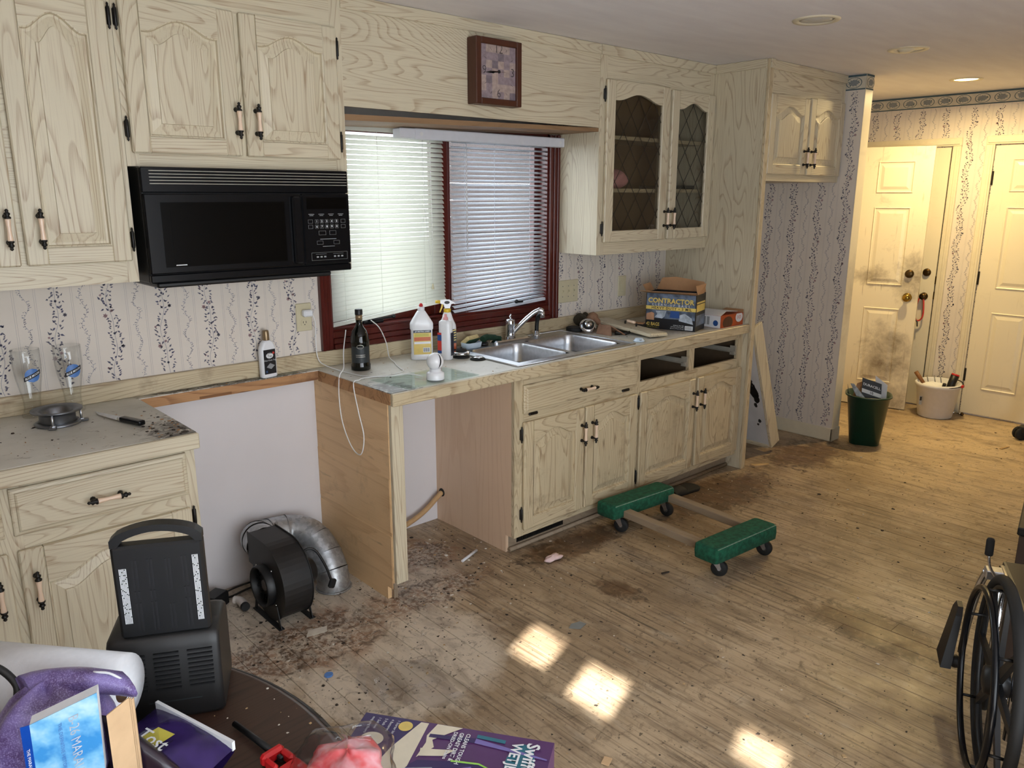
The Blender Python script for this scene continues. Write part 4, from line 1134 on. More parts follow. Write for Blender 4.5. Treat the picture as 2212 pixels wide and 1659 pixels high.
# ------------------------------------------------------------------ microwave
mw = thing('microwave_oven', 'black over-range microwave oven under the two door oak cabinet', 'microwave', (.39, -.17, 1.355))
MB().bbox(.003, .778, -.330, -.003, 1.372, 1.7555, .004).build('body', 'black_matte', mw)
MB().bbox(.030, .700, -.322, -.05, 1.352, 1.3718, .006).build('underside', 'black_matte', mw)
vt = MB(); vt.bbox(.004, .777, -.346, -.3305, 1.672, 1.755, .003); vo = vt.build('vent_panel', 'black_gloss', mw)
for k in range(5): MB().bbox(.030, .770, -.3495, -.3462, 1.700 + k * .0105, 1.7025 + k * .0105, .0005).build('vent_louvre', 'silver', vo)
do = MB(); do.bbox(.004, .572, -.352, -.3305, 1.402, 1.669, .004); dr_ = do.build('oven_door', 'black_gloss', mw)
m = MB(); m.box(.055, .500, -.3545, -.3522, 1.424, 1.640); m.build('door_frame', 'black_glass', dr_)
m = MB(); m.box(.085, .480, -.3556, -.3547, 1.440, 1.618); m.build('door_window', 'black_glass', dr_)
m = MB(); m.bbox(.528, .562, -.372, -.3525, 1.412, 1.660, .006); m.build('door_handle', 'black_gloss', dr_)
m = MB(); m.box(.088, .125, -.3552, -.3547, 1.4285, 1.4315); m.build('badge', 'ink_white', dr_)
m = MB(); m.bbox(.575, .777, -.350, -.3305, 1.402, 1.669, .004); cp = m.build('control_panel', 'black_gloss', mw)
m = MB(); m.bbox(.004, .777, -.346, -.3305, 1.373, 1.3995, .003); m.build('chin', 'black_gloss', mw)
kd = MB()
def key(x0, x1, z0, z1, th=.0007, y=-.3506):
    kd.box(x0, x1, y, y + .0005, z0, z0 + th).box(x0, x1, y, y + .0005, z1 - th, z1).box(x0, x0 + th, y, y + .0005, z0, z1).box(x1 - th, x1, y, y + .0005, z0, z1)
MB().box(.592, .765, -.3506, -.3502, 1.612, 1.655).build('display', 'black_glass', cp)
for i in range(4): kd.box(.598 + i * .042, .622 + i * .042, -.3506, -.3501, 1.592, 1.594).box(.602 + i * .042, .618 + i * .042, -.3506, -.3501, 1.587, 1.589)
for r_, z in enumerate((1.566, 1.546)):
    key(.595, .614, z - .007, z + .007); key(.736, .755, z - .007, z + .007)
    for i in range(5): key(.624 + i * .0215, .638 + i * .0215, z - .007, z + .007)
key(.638, .668, 1.514, 1.530); key(.684, .712, 1.514, 1.530)
kd.box(.642, .712, -.3506, -.3501, 1.4975, 1.4995); key(.628, .654, 1.478, 1.492); key(.700, .726, 1.478, 1.492); kd.box(.652, .704, -.3506, -.3501, 1.4695, 1.4712)
key(.602, .758, 1.418, 1.448)
for x0 in (.620, .695):
    kd.box(x0, x0 + .046, -.3506, -.3501, 1.441, 1.4418)
    for i in range(3): kd.box(x0 + .003 + i * .016, x0 + .012 + i * .016, -.3506, -.3501, 1.428, 1.434)
kd.build('key_outlines', 'ink_grey', cp)
for r_, (s_, z) in enumerate((('12345', 1.566), ('67890', 1.546))):
    for i, ch in enumerate(s_): text('key_digit', ch, .011, 'ink_white', cp, (.631 + i * .0215, -.3508, z), (1, 0, 0), (0, 0, 1), 'CENTER', .0003)

# ------------------------------------------------------------------ clock
ck = thing('wall_clock', 'brown framed rectangular wall clock on the oak valance', 'clock', (1.562, UF, 2.055))
CX0, CX1, CZ0, CZ1, CYF = 1.428, 1.696, 2.055, 2.330, -.360
yb = UF + .0025
m = MB(); m.bbox(CX0, CX0 + .030, CYF, yb, CZ0, CZ1, .003).bbox(CX1 - .030, CX1, CYF, yb, CZ0, CZ1, .003).bbox(CX0 + .030, CX1 - .030, CYF, yb, CZ0, CZ0 + .026, .003).bbox(CX0 + .030, CX1 - .030, CYF, yb, CZ1 - .026, CZ1, .003); m.build('clock_frame', 'clock_wood', ck)
MATS['clock_a'] = plain('dial_mauve', (150, 134, 140), 0.5, var=.12, scale=60); MATS['clock_b'] = plain('dial_tan', (178, 158, 150), 0.5, var=.12, scale=60); MATS['clock_c'] = plain('dial_grey', (124, 112, 120), 0.5, var=.12, scale=60)
m = MB(); rg = random.Random(8); nx, nz_ = 6, 7; gx0, gx1, gz0, gz1 = CX0 + .030, CX1 - .030, CZ0 + .026, CZ1 - .026
for i in range(nx):
    for j in range(nz_):
        m.cur = rg.choice((0, 0, 1, 1, 2)); m.box(gx0 + (gx1 - gx0) * i / nx, gx0 + (gx1 - gx0) * (i + 1) / nx, CYF + .012, CYF + .016, gz0 + (gz1 - gz0) * j / nz_, gz0 + (gz1 - gz0) * (j + 1) / nz_)
m.build('dial', ['clock_a', 'clock_b', 'clock_c'], ck)
ccx, ccz = (gx0 + gx1) / 2 + .004, (gz0 + gz1) / 2 + .004
for s_, dx, dz in (('12', 0, .092), ('3', .082, 0), ('6', 0, -.092), ('9', -.084, 0)):
    text('dial_numeral', s_, .052, 'ink', ck, (ccx + dx, CYF + .0112, ccz + dz), (1, 0, 0), (0, 0, 1), 'CENTER', -.0008)
for h in (1, 2, 4, 5, 7, 8, 10, 11):
    a = PI / 2 - h * PI / 6; u, v = math.cos(a), math.sin(a); L = .098
    A = Vector((ccx + u * .088 * 0.95, CYF + .0112, ccz + v * L)); D = Vector((u, 0, v)) * .012; nn = Vector((-v, 0, u)) * .0008
    MB().poly([A - nn, A + D - nn, A + D + nn, A + nn]).build('hour_tick', 'ink', ck)
def hand(deg, L, w_, nm):
    a = PI / 2 - math.radians(deg); D = Vector((math.cos(a), 0, math.sin(a))); nn = Vector((-D.z, 0, D.x)); C = Vector((ccx, CYF + .0095, ccz))
    pts = [C - nn * w_ * .5, C + D * L * .45 - nn * w_ * .4, C + D * L * .62 - nn * w_, C + D * L * .75 - nn * w_ * .6, C + D * L, C + D * L * .75 + nn * w_ * .6, C + D * L * .62 + nn * w_, C + D * L * .45 + nn * w_ * .4, C + nn * w_ * .5]
    m = MB(); m.loft([[tuple(p) for p in pts], [tuple(p + Vector((0, .001, 0))) for p in pts]]); m.build(nm, 'ink', ck)
hand(264, .082, .0045, 'minute_hand'); hand(262, .056, .0055, 'hour_hand')
m = MB(); m.smooth = True; m.cyl((ccx, CYF + .007, ccz), (ccx, CYF + .0115, ccz), .007, n=14); m.build('hand_hub', 'ink', ck)
m = MB(); m.box(ccx - .05, ccx + .04, CYF + .0085, CYF + .0090, ccz - .0006, ccz + .0006); m.build('second_hand', 'clock_wood', ck)

# ------------------------------------------------------------------ things on the left worktop
T = CT + .0006
def beer_glass(x, y, label):
    g = thing('beer_glass', label, 'glass', (x, y, T), group='empty beer glasses')
    prof = [(.034, 0), (.036, .003), (.035, .010), (.029, .018), (.0265, .035), (.0275, .06), (.034, .10), (.041, .14), (.0445, .18), (.0445, .215), (.0435, .238)]
    inn = [(r - .0022, h) for r, h in reversed(prof[3:])]
    m = MB(); m.smooth = True; m.lathe(prof + inn + [(.020, .020), (.002, .018)], (x, y, T), (0, 0, 1), 28); m.build('bowl', 'drink_glass', g)
    tow = (CAM_LOC - Vector((x, y, 0))); tow.z = 0; tow.normalize(); sd = Vector((-tow.y, tow.x, 0)) * 1.0
    cen = 0.30
    def onp(u, v, d=.0006):     # wrap a print on the glass wall, u along the side, v up
        r = .0440 + d; a = u / r + cen; return tuple(Vector((x, y, T + .152 + v)) + (tow * math.cos(a) + sd * math.sin(a)) * r)
    m = MB(); R = .024
    rows = 14
    for j in range(rows):
        v0, v1 = -R + 2 * R * j / rows, -R + 2 * R * (j + 1) / rows
        h0, h1 = math.sqrt(max(R * R - v0 * v0, 0)), math.sqrt(max(R * R - v1 * v1, 0))
        for i in range(8):
            q0, q1 = -1 + i / 4, -1 + (i + 1) / 4
            m.poly([onp(q0 * h0, v0), onp(q1 * h0, v0), onp(q1 * h1, v1), onp(q0 * h1, v1)])
    m.build('logo_disc', 'logo_blue', g, recalc=False)
    m = MB(); sl = .42
    for i in range(12):
        u0, u1 = -.028 + .056 * i / 12, -.028 + .056 * (i + 1) / 12
        m.poly([onp(u0, u0 * sl - .009, .0010), onp(u1, u1 * sl - .009, .0010), onp(u1, u1 * sl + .006, .0010), onp(u0, u0 * sl + .006, .0010)])
    m.build('logo_band', 'ink', g, recalc=False)
    o = text('logo_lettering', 'BLUE MOON', .0105, 'ink_white', None, (0, 0, 0), (1, 0, 0), (0, 1, 0), 'CENTER', .0002, .80)
    for v in o.data.vertices:
        u, w_ = v.co.x, v.co.y; v.co = Vector(onp(u, u * sl + w_ - .0018, .0016)) - Vector((x, y, T))
    o.parent = g; ROOTM[o.name] = ROOTM[g.name]
beer_glass(-.345, -.066, 'empty beer glass with blue round logo at the far left of the counter')
beer_glass(-.220, -.078, 'empty beer glass with blue round logo, the right one of the two')

fl_ = thing('sink_flange', 'loose round grey metal flange with bolts in front of the beer glasses', 'flange', (-.305, -.222, T))
m = MB(); m.smooth = True; m.lathe([(.070, 0), (.072, .006), (.066, .010), (.056, .011), (.056, .0)], (-.305, -.222, T), (0, 0, 1), 32, False); m.build('lower_ring', 'dull_metal', fl_)
m = MB(); m.smooth = True; m.lathe([(.055, .008), (.055, .036), (.062, .042), (.078, .047), (.078, .052), (.060, .050), (.050, .044), (.048, .008)], (-.305, -.222, T), (0, 0, 1), 32, False); m.build('upper_ring', 'dull_metal', fl_)
for a in (-2.0, -.25, 1.6):
    c_ = Vector((-.305 + .070 * math.cos(a), -.222 + .070 * math.sin(a), T)); m = MB(); m.smooth = True; m.cyl(c_ + Vector((0, 0, .003)), c_ + Vector((0, 0, .047)), .0042, n=8); m.smooth = False; m.cyl(c_ + Vector((0, 0, .003)), c_ + Vector((0, 0, .011)), .009, n=6); m.build('bolt', 'steel', fl_)
    m = MB(); m.bbox(.055, .092, -.012, .012, .001, .008, .003, Matrix.Translation((-.305, -.222, T)) @ Matrix.Rotation(a, 4, 'Z')); m.build('ear', 'dull_metal', fl_)
kf = thing('kitchen_knife', 'kitchen knife with a black riveted handle on the left counter', 'knife', (-.14, -.30, T))
KT, KE = Vector((-.185, -.165, T + .005)), Vector((-.107, -.452, T + .012)); kd_ = (KE - KT).normalized(); kn_ = Vector((0, 0, 1)).cross(kd_).normalized()
def kp(a, b, h): return tuple(KT + kd_ * a + kn_ * b + Vector((0, 0, h)))
m = MB(); m.loft([[kp(0, .010, -.001), kp(.001, .0105, 0), kp(0, .011, .0006)], [kp(.05, -.006, -.0015), kp(.05, .012, -.001), kp(.05, .012, .0008)], [kp(.165, -.012, -.003), kp(.165, .012, -.001), kp(.165, .012, .0012)]]); m.build('blade', 'steel', kf)
m = MB(); m.bbox(.165, .180, -.011, .012, -.004, .006, .003, Matrix(((kd_.x, kn_.x, 0, KT.x), (kd_.y, kn_.y, 0, KT.y), (kd_.z, 0, 1, KT.z), (0, 0, 0, 1)))); m.build('bolster', 'chrome', kf)
m = MB(); m.bbox(.180, .298, -.012, .013, -.004, .014, .007, Matrix(((kd_.x, kn_.x, 0, KT.x), (kd_.y, kn_.y, 0, KT.y), (kd_.z, 0, 1, KT.z - .0045), (0, 0, 0, 1)))); m.build('handle', 'black_gloss', kf)

def flat_bottle(x, y, z, w_, d, prof, rz, mat, parent, name='bottle_body', n=6):
    """prof: list of (scale_w, scale_d, h); rounded-rectangle sections"""
    m = MB(); m.smooth = True; R = Matrix.Translation((x, y, z)) @ Matrix.Rotation(rz, 4, 'Z'); rings = []
    for sw, sd, h in prof:
        rr = min(w_ * sw, d * sd) * .42
        rings.append([tuple(R @ Vector((u, v, h))) for u, v in rnd_rect(w_ * sw, d * sd, rr, n)])
    m.loft(rings); return m.build(name, mat, parent)
def decal(parent, R, x0, x1, z0, z1, y, mat, name='label'):
    m = MB(); m.poly([tuple(R @ Vector(p)) for p in ((x0, y, z0), (x1, y, z0), (x1, y, z1), (x0, y, z1))]); return m.build(name, mat, parent, recalc=False)
# facing angle: rotation so that local -y looks to the camera
def face_cam(x, y, extra=0.0):
    d_ = Vector((CAM_LOC.x - x, CAM_LOC.y - y)); return math.atan2(d_.y, d_.x) + PI / 2 + extra

x, y = .535, -.038
b = thing('cleaner_bottle', 'white cook top cleaner bottle with a black label on the narrow counter ledge', 'bottle', (x, y, T))
a = math.radians(8); R = Matrix.Translation((x, y, T)) @ Matrix.Rotation(a, 4, 'Z')
flat_bottle(x, y, T, .076, .034, [(.9, .9, 0), (1, 1, .004), (1, 1, .110), (.94, 1, .128), (.70, .95, .148), (.42, .8, .156), (.36, .8, .158)], a, 'white_gloss', b)
m = MB(); m.smooth = True; m.lathe([(.0135, .157), (.0140, .160), (.0135, .180), (.0125, .196), (.011, .200), (.002, .201)], (x, y, T), (0, 0, 1), 16); m.build('cap', 'gold', b)
decal(b, R, -.028, .028, .016, .120, -.0176, 'ink')
m = MB(); m.poly([tuple(R @ Vector((.017 * math.cos(q), -.0181, .094 + .012 * math.sin(q)))) for q in [2 * PI * i / 18 for i in range(18)]]); m.build('logo', 'ink_white', b, recalc=False)
eu, ev = R.to_3x3() @ Vector((1, 0, 0)), (0, 0, 1)
text('logo_lettering', 'Cook\nTop', .0125, 'ink', b, R @ Vector((0, -.0184, .0985)), eu, ev, 'CENTER', .0002)
text('label_lettering', 'Glass Cook Top', .0085, 'ink_white', b, R @ Vector((0, -.0181, .074)), eu, ev, 'CENTER')
m = MB(); m.poly([tuple(R @ Vector(p)) for p in ((-.018, -.0181, .046), (.004, -.0181, .036), (.022, -.0181, .050), (.0, -.0181, .062))]); m.build('label_picture', 'ink_grey', b, recalc=False)
m = MB(); m.poly([tuple(R @ Vector((.018 + .006 * math.cos(q), -.0182, .104 + .005 * math.sin(q)))) for q in [2 * PI * i / 10 for i in range(10)]]); m.build('label_dot', 'label_red', b, recalc=False)
text('label_ribbon', 'X', .014, 'logo_blue', b, R @ Vector((-.018, -.0181, .026)), eu, ev, 'CENTER')
tag(MB().box(.48, .66, -.054, -.046, T, T + .0035).build('glass_strip', 'green_glass'), 'narrow green glass strip lying along the counter ledge', 'glass strip')
ch = thing('phone_charger', 'small white wall charger plugged into the outlet beside the window', 'charger', (.735, -.02, 1.165))
MB().bbox(.716, .760, -.040, -.0102, 1.150, 1.180, .006).build('plug_body', 'white_gloss', ch)
m = MB(); m.smooth = True
m.tube(bez([(.757, -.034, 1.160), (.768, -.034, 1.12), (.768, -.030, 1.03), (.772, -.032, .965), (.785, -.06, .935), (.815, -.18, T + .003), (.835, -.30, T + .003), (.90, -.38, T + .003), (.98, -.42, T + .009), (1.00, -.50, T + .010)], 8), .0024, 6); m.build('cord', 'cord_white', ch)
m = MB(); m.smooth = True
m.tube(bez([(1.06, -.020, 1.10), (1.10, -.028, 1.06), (1.12, -.05, .99), (1.10, -.10, .935), (1.09, -.16, T + .003), (1.06, -.22, T + .003), (1.03, -.30, T + .003), (1.00, -.36, T + .009), (.93, -.37, T + .004), (.82, -.34, T + .003), (.780, -.36, T + .004), (.752, -.36, T - .01), (.745, -.40, .80), (.742, -.44, .70), (.742, -.41, .615), (.742, -.34, .63), (.744, -.27, .72), (.750, -.24, .83), (.757, -.24, T + .003), (.79, -.22, .945), (.84, -.14, 1.0), (.92, -.03, 1.07)], 8), .0024, 6)
tag(m.build('usb_cable', 'cord_white'), 'long white cable drooping in a loop over the plywood end panel', 'cable')

# ------------------------------------------------------------------ things by the sink
x, y = .905, -.172
b = thing('oil_bottle', 'dark glass oil bottle standing by the window casing', 'bottle', (x, y, T))
m = MB(); m.smooth = True; m.lathe([(.040, 0), (.043, .004), (.043, .022), (.040, .030), (.0405, .12), (.042, .128), (.040, .136), (.039, .150), (.031, .175), (.018, .192), (.0145, .205), (.0140, .232)], (x, y, T), (0, 0, 1), 28); m.build('bottle_body', 'bottle_glass', b)
m = MB(); m.smooth = True; m.lathe([(.0150, .222), (.0150, .246)], (x, y, T), (0, 0, 1), 20); m.build('neck_foil', 'gold', b)
m = MB(); m.smooth = True; m.lathe([(.0165, .244), (.0168, .246), (.0168, .266), (.0155, .268), (.002, .268)], (x, y, T), (0, 0, 1), 20); m.build('cap', 'black_matte', b)
def wrap(parent, x, y, r, a0, a1, z0, z1, mat, name='label', n=12):
    base_a = math.atan2(CAM_LOC.y - y, CAM_LOC.x - x); m = MB(); m.smooth = True
    for i in range(n):
        p, q = base_a + a0 + (a1 - a0) * i / n, base_a + a0 + (a1 - a0) * (i + 1) / n
        m.poly([(x + r * math.cos(p), y + r * math.sin(p), z0), (x + r * math.cos(q), y + r * math.sin(q), z0), (x + r * math.cos(q), y + r * math.sin(q), z1), (x + r * math.cos(p), y + r * math.sin(p), z1)])
    return m.build(name, mat, parent, recalc=False)
MATS['label_dark'] = plain('charcoal_label', (40, 46, 48), 0.5)
wrap(b, x, y, .0412, -1.1, 1.1, T + .036, T + .108, 'label_dark')
for dz in (.062, .070): wrap(b, x, y, .0416, -.5, .5, T + dz, T + dz + .0022, 'silver', 'label_line')
rt = [(x + .042 * math.cos(math.atan2(CAM_LOC.y - y, CAM_LOC.x - x) + .0 + .35 * math.cos(q)), y + .042 * math.sin(math.atan2(CAM_LOC.y - y, CAM_LOC.x - x) + .35 * math.cos(q)), T + .108 + .008 * math.sin(q)) for q in [2 * PI * i / 20 for i in range(21)]]
m = MB(); m.tube(rt, .0011, 5); m.build('label_seal', 'silver', b)

x, y = 1.243, -.164; a = face_cam(x, y, .10); R = Matrix.Translation((x, y, T)) @ Matrix.Rotation(a, 4, 'Z')
b = thing('cleaner_jug', 'white cleaner jug with a red tip and yellow label left of the sink', 'bottle', (x, y, T))
flat_bottle(x, y, T, .106, .058, [(.97, .97, 0), (1, 1, .003), (1, 1, .022), (.95, .95, .028), (.95, .95, .138), (1.02, 1, .144), (1.02, 1, .166), (.98, 1, .174), (.36, .62, .226), (.30, .55, .229)], a, 'white_gloss', b)
m = MB(); m.smooth = True; m.lathe([(.0165, .228), (.0165, .246), (.008, .247)], (x, y, T), (0, 0, 1), 18); m.build('neck', 'white_gloss', b)
m = MB(); m.smooth = True; m.lathe([(.0075, .246), (.009, .250), (.009, .256), (.005, .262), (.001, .263)], (x, y, T), (0, 0, 1), 12); m.build('spout_tip', 'red', b)
yl = -.0283
decal(b, R, -.041, .041, .026, .140, yl, 'label_yellow'); decal(b, R, -.041, .041, .128, .140, yl - .0004, 'label_navy', 'label_header')
decal(b, R, -.038, .038, .090, .108, yl - .0004, 'label_orange', 'label_picture'); decal(b, R, -.036, .030, .110, .124, yl - .0004, 'label_lime', 'label_block'); decal(b, R, -.038, .038, .076, .086, yl - .0004, 'ink_white', 'label_strip'); decal(b, R, .002, .036, .036, .058, yl - .0004, 'ink_white', 'barcode')
m = MB()
for i in range(9): m.poly([tuple(R @ Vector(p)) for p in ((.005 + i * .0033, yl - .0008, .039), (.005 + i * .0033 + (.0012 if i % 3 else .0022), yl - .0008, .039), (.005 + i * .0033 + (.0012 if i % 3 else .0022), yl - .0008, .056), (.005 + i * .0033, yl - .0008, .056))])
m.build('barcode_bars', 'ink', b, recalc=False)
text('label_lettering', 'pH NEUTRAL & MOP', .0075, 'ink_white', b, R @ Vector((0, yl - .0008, .134)), R.to_3x3() @ Vector((1, 0, 0)), (0, 0, 1), 'CENTER', .0002)

x, y = 1.322, -.246; a = face_cam(x, y, -.5); R = Matrix.Translation((x, y, T)) @ Matrix.Rotation(a, 4, 'Z')
b = thing('lotion_bottle', 'white oval bottle with a pale pink cap in front of the spray bottle', 'bottle', (x, y, T))
flat_bottle(x, y, T, .064, .048, [(.95, .95, 0), (1, 1, .004), (1, 1, .165), (.96, .96, .178), (.6, .7, .186), (.5, .62, .187)], a, 'white_gloss', b)
m = MB(); m.smooth = True; m.lathe([(.012, .186), (.012, .198), (.0075, .200), (.0060, .213), (.001, .214)], (x, y, T), (0, 0, 1), 14); m.build('cap', 'pink_cap', b)
decal(b, R, -.031, -.010, .030, .128, -.0246, 'label_blue'); decal(b, R, -.031, -.010, .044, .090, -.0249, 'label_red', 'label_block'); decal(b, R, -.031, -.010, .118, .128, -.0249, 'label_red', 'label_header'); decal(b, R, -.028, -.010, .010, .022, -.0249, 'ink', 'label_foot')
R2_ = R @ Matrix.Rotation(PI / 2, 4, 'Z'); decal(b, R2_, -.012, .018, .02, .128, -.0326, 'label_navy', 'back_label')

x, y = 1.395, -.165; a = face_cam(x, y, .15); R = Matrix.Translation((x, y, T)) @ Matrix.Rotation(a, 4, 'Z')
b = thing('spray_bottle', 'white trigger spray bottle with a yellow nozzle beside the sink', 'bottle', (x, y, T))
flat_bottle(x, y, T, .082, .060, [(.95, .95, 0), (1, 1, .004), (1, 1, .13), (.97, .97, .145), (.62, .8, .178), (.42, .56, .205), (.36, .5, .208)], a, 'white_gloss', b)
m = MB(); m.smooth = True; m.lathe([(.0165, .206), (.0175, .208), (.0175, .222), (.0150, .224)], (x, y, T), (0, 0, 1), 16); m.build('collar', 'yellow', b)
hd = MB(); hd.prism([(-.034, .250), (-.034, .262), (-.020, .266), (.012, .266), (.040, .248), (.018, .246), (.012, .226), (-.012, .226), (-.018, .244)], (0, 0, 0), (1, 0, 0), (0, 0, 1), (0, .022, 0)); hd.xf(Matrix.Translation((0, -.011, 0))); hd.xf(R); hd.build('trigger_head', 'white_gloss', b)
m = MB(); m.smooth = True; m.cyl((-.034, 0, .2565), (-.056, 0, .2575), .0085, .0075, 12); m.xf(R); m.build('nozzle', 'yellow', b)
m = MB(); m.prism([(-.026, .247), (-.019, .245), (-.024, .228), (-.034, .206), (-.037, .207), (-.029, .230)], (0, -.006, 0), (1, 0, 0), (0, 0, 1), (0, .012, 0)); m.xf(R); m.build('trigger', 'yellow', b)
m = MB(); m.poly([tuple(R @ Vector((-.002 + .013 * math.cos(q), -.0116, .254 + .0075 * math.sin(q)))) for q in [2 * PI * i / 18 for i in range(18)]]); m.build('badge', 'ink', b, recalc=False)
decal(b, R, -.006, .038, .022, .128, -.0303, 'ink'); decal(b, R, -.002, .036, .030, .060, -.0307, 'label_orange', 'label_picture')
m = MB()
for i in range(5): m.poly([tuple(R @ Vector(p)) for p in ((.000, -.0308, .066 + i * .012), (.036, -.0308, .074 + i * .012), (.036, -.0308, .079 + i * .012), (.000, -.0308, .070 + i * .012))])
m.build('label_stripes', 'label_yellow', b, recalc=False)

x, y = 1.024, -.560
gp = MB(); gp.loft([[(.819, -.383, T), (.849, -.616, T), (1.215, -.616, T), (1.196, -.396, T)], [(.819, -.383, T + .0045), (.849, -.616, T + .0045), (1.215, -.616, T + .0045), (1.196, -.396, T + .0045)]])
tag(gp.build('glass_pane_sheet', 'green_glass'), 'loose green tinted glass sheet lying on the worktop corner', 'glass sheet')
TG = T + .0046
cm = thing('security_camera', 'white ball shaped camera standing on the loose glass sheet', 'camera', (x, y, TG))
m = MB(); m.smooth = True; m.lathe([(.037, 0), (.038, .004), (.037, .028), (.030, .032), (.024, .036), (.024, .046)], (x, y, TG), (0, 0, 1), 24); m.build('base', 'white_gloss', cm)
m = MB(); m.smooth = True; m.sphere((x, y, TG + .076), .036, 24, 14); m.build('ball_head', 'white_gloss', cm)
tow = (CAM_LOC - Vector((x, y, TG + .076))).normalized(); sdv = Vector((0, 0, 1)).cross(tow).normalized(); upv = tow.cross(sdv)
m = MB(); m.smooth = True; pts0, pts1 = [], []
for i in range(13):
    q = -.95 + 1.95 * i / 12; ww = .16 * math.sin(PI * (i + .6) / 13.2) ** .6
    for lst, aa in ((pts0, .62 - ww * .2), (pts1, .62 + ww)):
        dd = (tow * math.cos(aa) + sdv * math.sin(aa)) * math.cos(q) + upv * math.sin(q); lst.append(tuple(Vector((x, y, TG + .076)) + dd * .0366))
for i in range(12): m.poly([pts0[i], pts1[i], pts1[i + 1], pts0[i + 1]])
m.build('lens_visor', 'black_gloss', cm, recalc=False)

sd_ = thing('soap_dish', 'pale white soap dish behind the sink edge', 'dish', (1.575, -.123, CT + .005))
Z2 = CT + .0042
m = MB(); m.smooth = True; m.loft([[(1.575 + u * k, -.123 + v * k, Z2 + h) for u, v in rnd_rect(.10, .068, .016, 4)] for k, h in ((.86, 0), (.92, .006), (1, .030), (.94, .030), (.86, .008))], True, True); m.build('dish_body', 'soap_white', sd_)
spg = thing('kitchen_sponge', 'yellow and green sponge tilted in the soap dish', 'sponge', (1.575, -.123, Z2 + .02))
Rm = Matrix.Translation((1.575, -.118, Z2 + .034)) @ Matrix.Rotation(.25, 4, 'Z') @ Matrix.Rotation(math.radians(-38), 4, 'X')
m = MB(); m.bbox(-.045, .045, -.028, .028, -.004, .018, .004, Rm); m.build('foam', 'sponge', spg)
m = MB(); m.bbox(-.045, .045, -.028, .028, -.011, -.0045, .002, Rm); m.build('scouring_pad', 'dark_green', spg)
for i, (x, y, lab, chrome_) in enumerate(((1.400, -.262, 'chrome sink strainer with black rubber stopper beside the white bottles', True), (1.428, -.352, 'small black sink stopper on the counter by the sink corner', False))):
    s0 = thing('sink_strainer', lab, 'strainer', (x, y, T))
    m = MB(); m.smooth = True; m.lathe([(.040, 0), (.041, .003), (.034, .009), (.030, .012)] if chrome_ else [(.037, 0), (.038, .003), (.030, .008), (.016, .012), (.004, .012)], (x, y, T), (0, 0, 1), 22); m.build('gasket', 'rubber', s0)
    if chrome_:
        m = MB(); m.smooth = True; m.lathe([(.036, .012), (.041, .016), (.041, .026), (.034, .030), (.026, .028)], (x, y, T), (0, 0, 1), 22); m.build('basket', 'chrome', s0)
        m = MB(); m.smooth = True; m.lathe([(.026, .029), (.027, .034), (.022, .042), (.006, .044), (.005, .049), (.001, .050)], (x, y, T), (0, 0, 1), 18); m.build('stopper', 'rubber', s0)
    else:
        m = MB(); m.smooth = True; m.lathe([(.026, .010), (.024, .013), (.010, .014)], (x, y, T), (0, 0, 1), 18); m.build('chrome_ring', 'chrome', s0)
br = thing('scrub_brush', 'dark green scrub brush lying behind the sink', 'brush', (1.72, -.105, Z2))
m = MB(); m.smooth = True; m.tube(bez([(1.66, -.110, Z2 + .030), (1.70, -.100, Z2 + .036), (1.76, -.092, Z2 + .026), (1.80, -.088, Z2 + .018)], 5), [.017] * 6 + [.015] * 5 + [.011] * 5, 10); m.build('brush_handle', 'dark_green', br)
m = MB(); m.smooth = True; m.lathe([(.026, 0), (.026, .012), (.018, .018)], (1.665, -.112, Z2), (0, 0, 1), 14); m.build('bristles', 'black_matte', br)

# right of the sink
bo = thing('drawer_front_board', 'loose oak drawer front with its pull lying across the counter', 'board', (2.54, -.32, T))
PA, PB = Vector((2.525, -.565, T + .004)), Vector((2.585, -.075, T + .028)); du = (PB - PA).normalized(); dv = Vector((1, -.12, -.05)); dv = (dv - du * dv.dot(du)).normalized(); dw = du.cross(dv) * -1
if dw.z < 0: dw = -dw
BM_ = Matrix(((du.x, dv.x, dw.x, PA.x), (du.y, dv.y, dw.y, PA.y), (du.z, dv.z, dw.z, PA.z), (0, 0, 0, 1)))
m = MB(); m.bbox(0, (PB - PA).length, -.068, .068, .0, .018, .005, BM_); m.build('board', 'oak_d', bo)
m = MB(); m.bbox(.004, (PB - PA).length - .004, -.062, .062, .018, .0205, .002, BM_); m.build('raised_face', 'oak_d', bo)
m = MB(); m.smooth = True
for q in (.20, .29):
    m = MB(); m.smooth = True; m.cyl((q, .02, .0205), (q, .02, .038), .005, n=8); m.xf(BM_); m.build('handle_mount', 'iron', bo)
m = MB(); m.smooth = True; m.lathe([(.007, 0), (.009, .01), (.007, .03), (.009, .05), (.007, .06)], (.215, .02, .040), (1, 0, 0), 10); m.xf(BM_); m.build('handle_grip', 'porcelain', bo)

gl = thing('work_glove', 'brown leather and dark canvas glove heaped behind the sink corner', 'glove', (2.44, -.08, T))
m = MB(); m.smooth = True
m.loft([[tuple(Vector((2.42 + .04 * i * .5, -.07 + .008 * i, T + .046 + .008 * math.sin(i * 1.3))) + Vector((0, math.cos(q) * (.045 - .003 * i), math.sin(q) * (.030 + .006 * (i % 2))))) for q in [2 * PI * k / 12 for k in range(12)]] for i in range(6)]); m.build('cuff', 'canvas', gl)
m = MB(); m.smooth = True; m.tube(bez([(2.47, -.10, T + .05), (2.49, -.12, T + .075), (2.50, -.13, T + .05), (2.52, -.16, T + .02)], 4), [.02, .022, .024, .024, .022, .02, .022, .02, .018, .018, .016, .014, .012], 8); m.build('palm', 'leather', gl)
g2 = thing('leather_flap', 'folded brown leather flap leaning on the loose drawer front', 'leather scrap', (2.40, -.30, T))
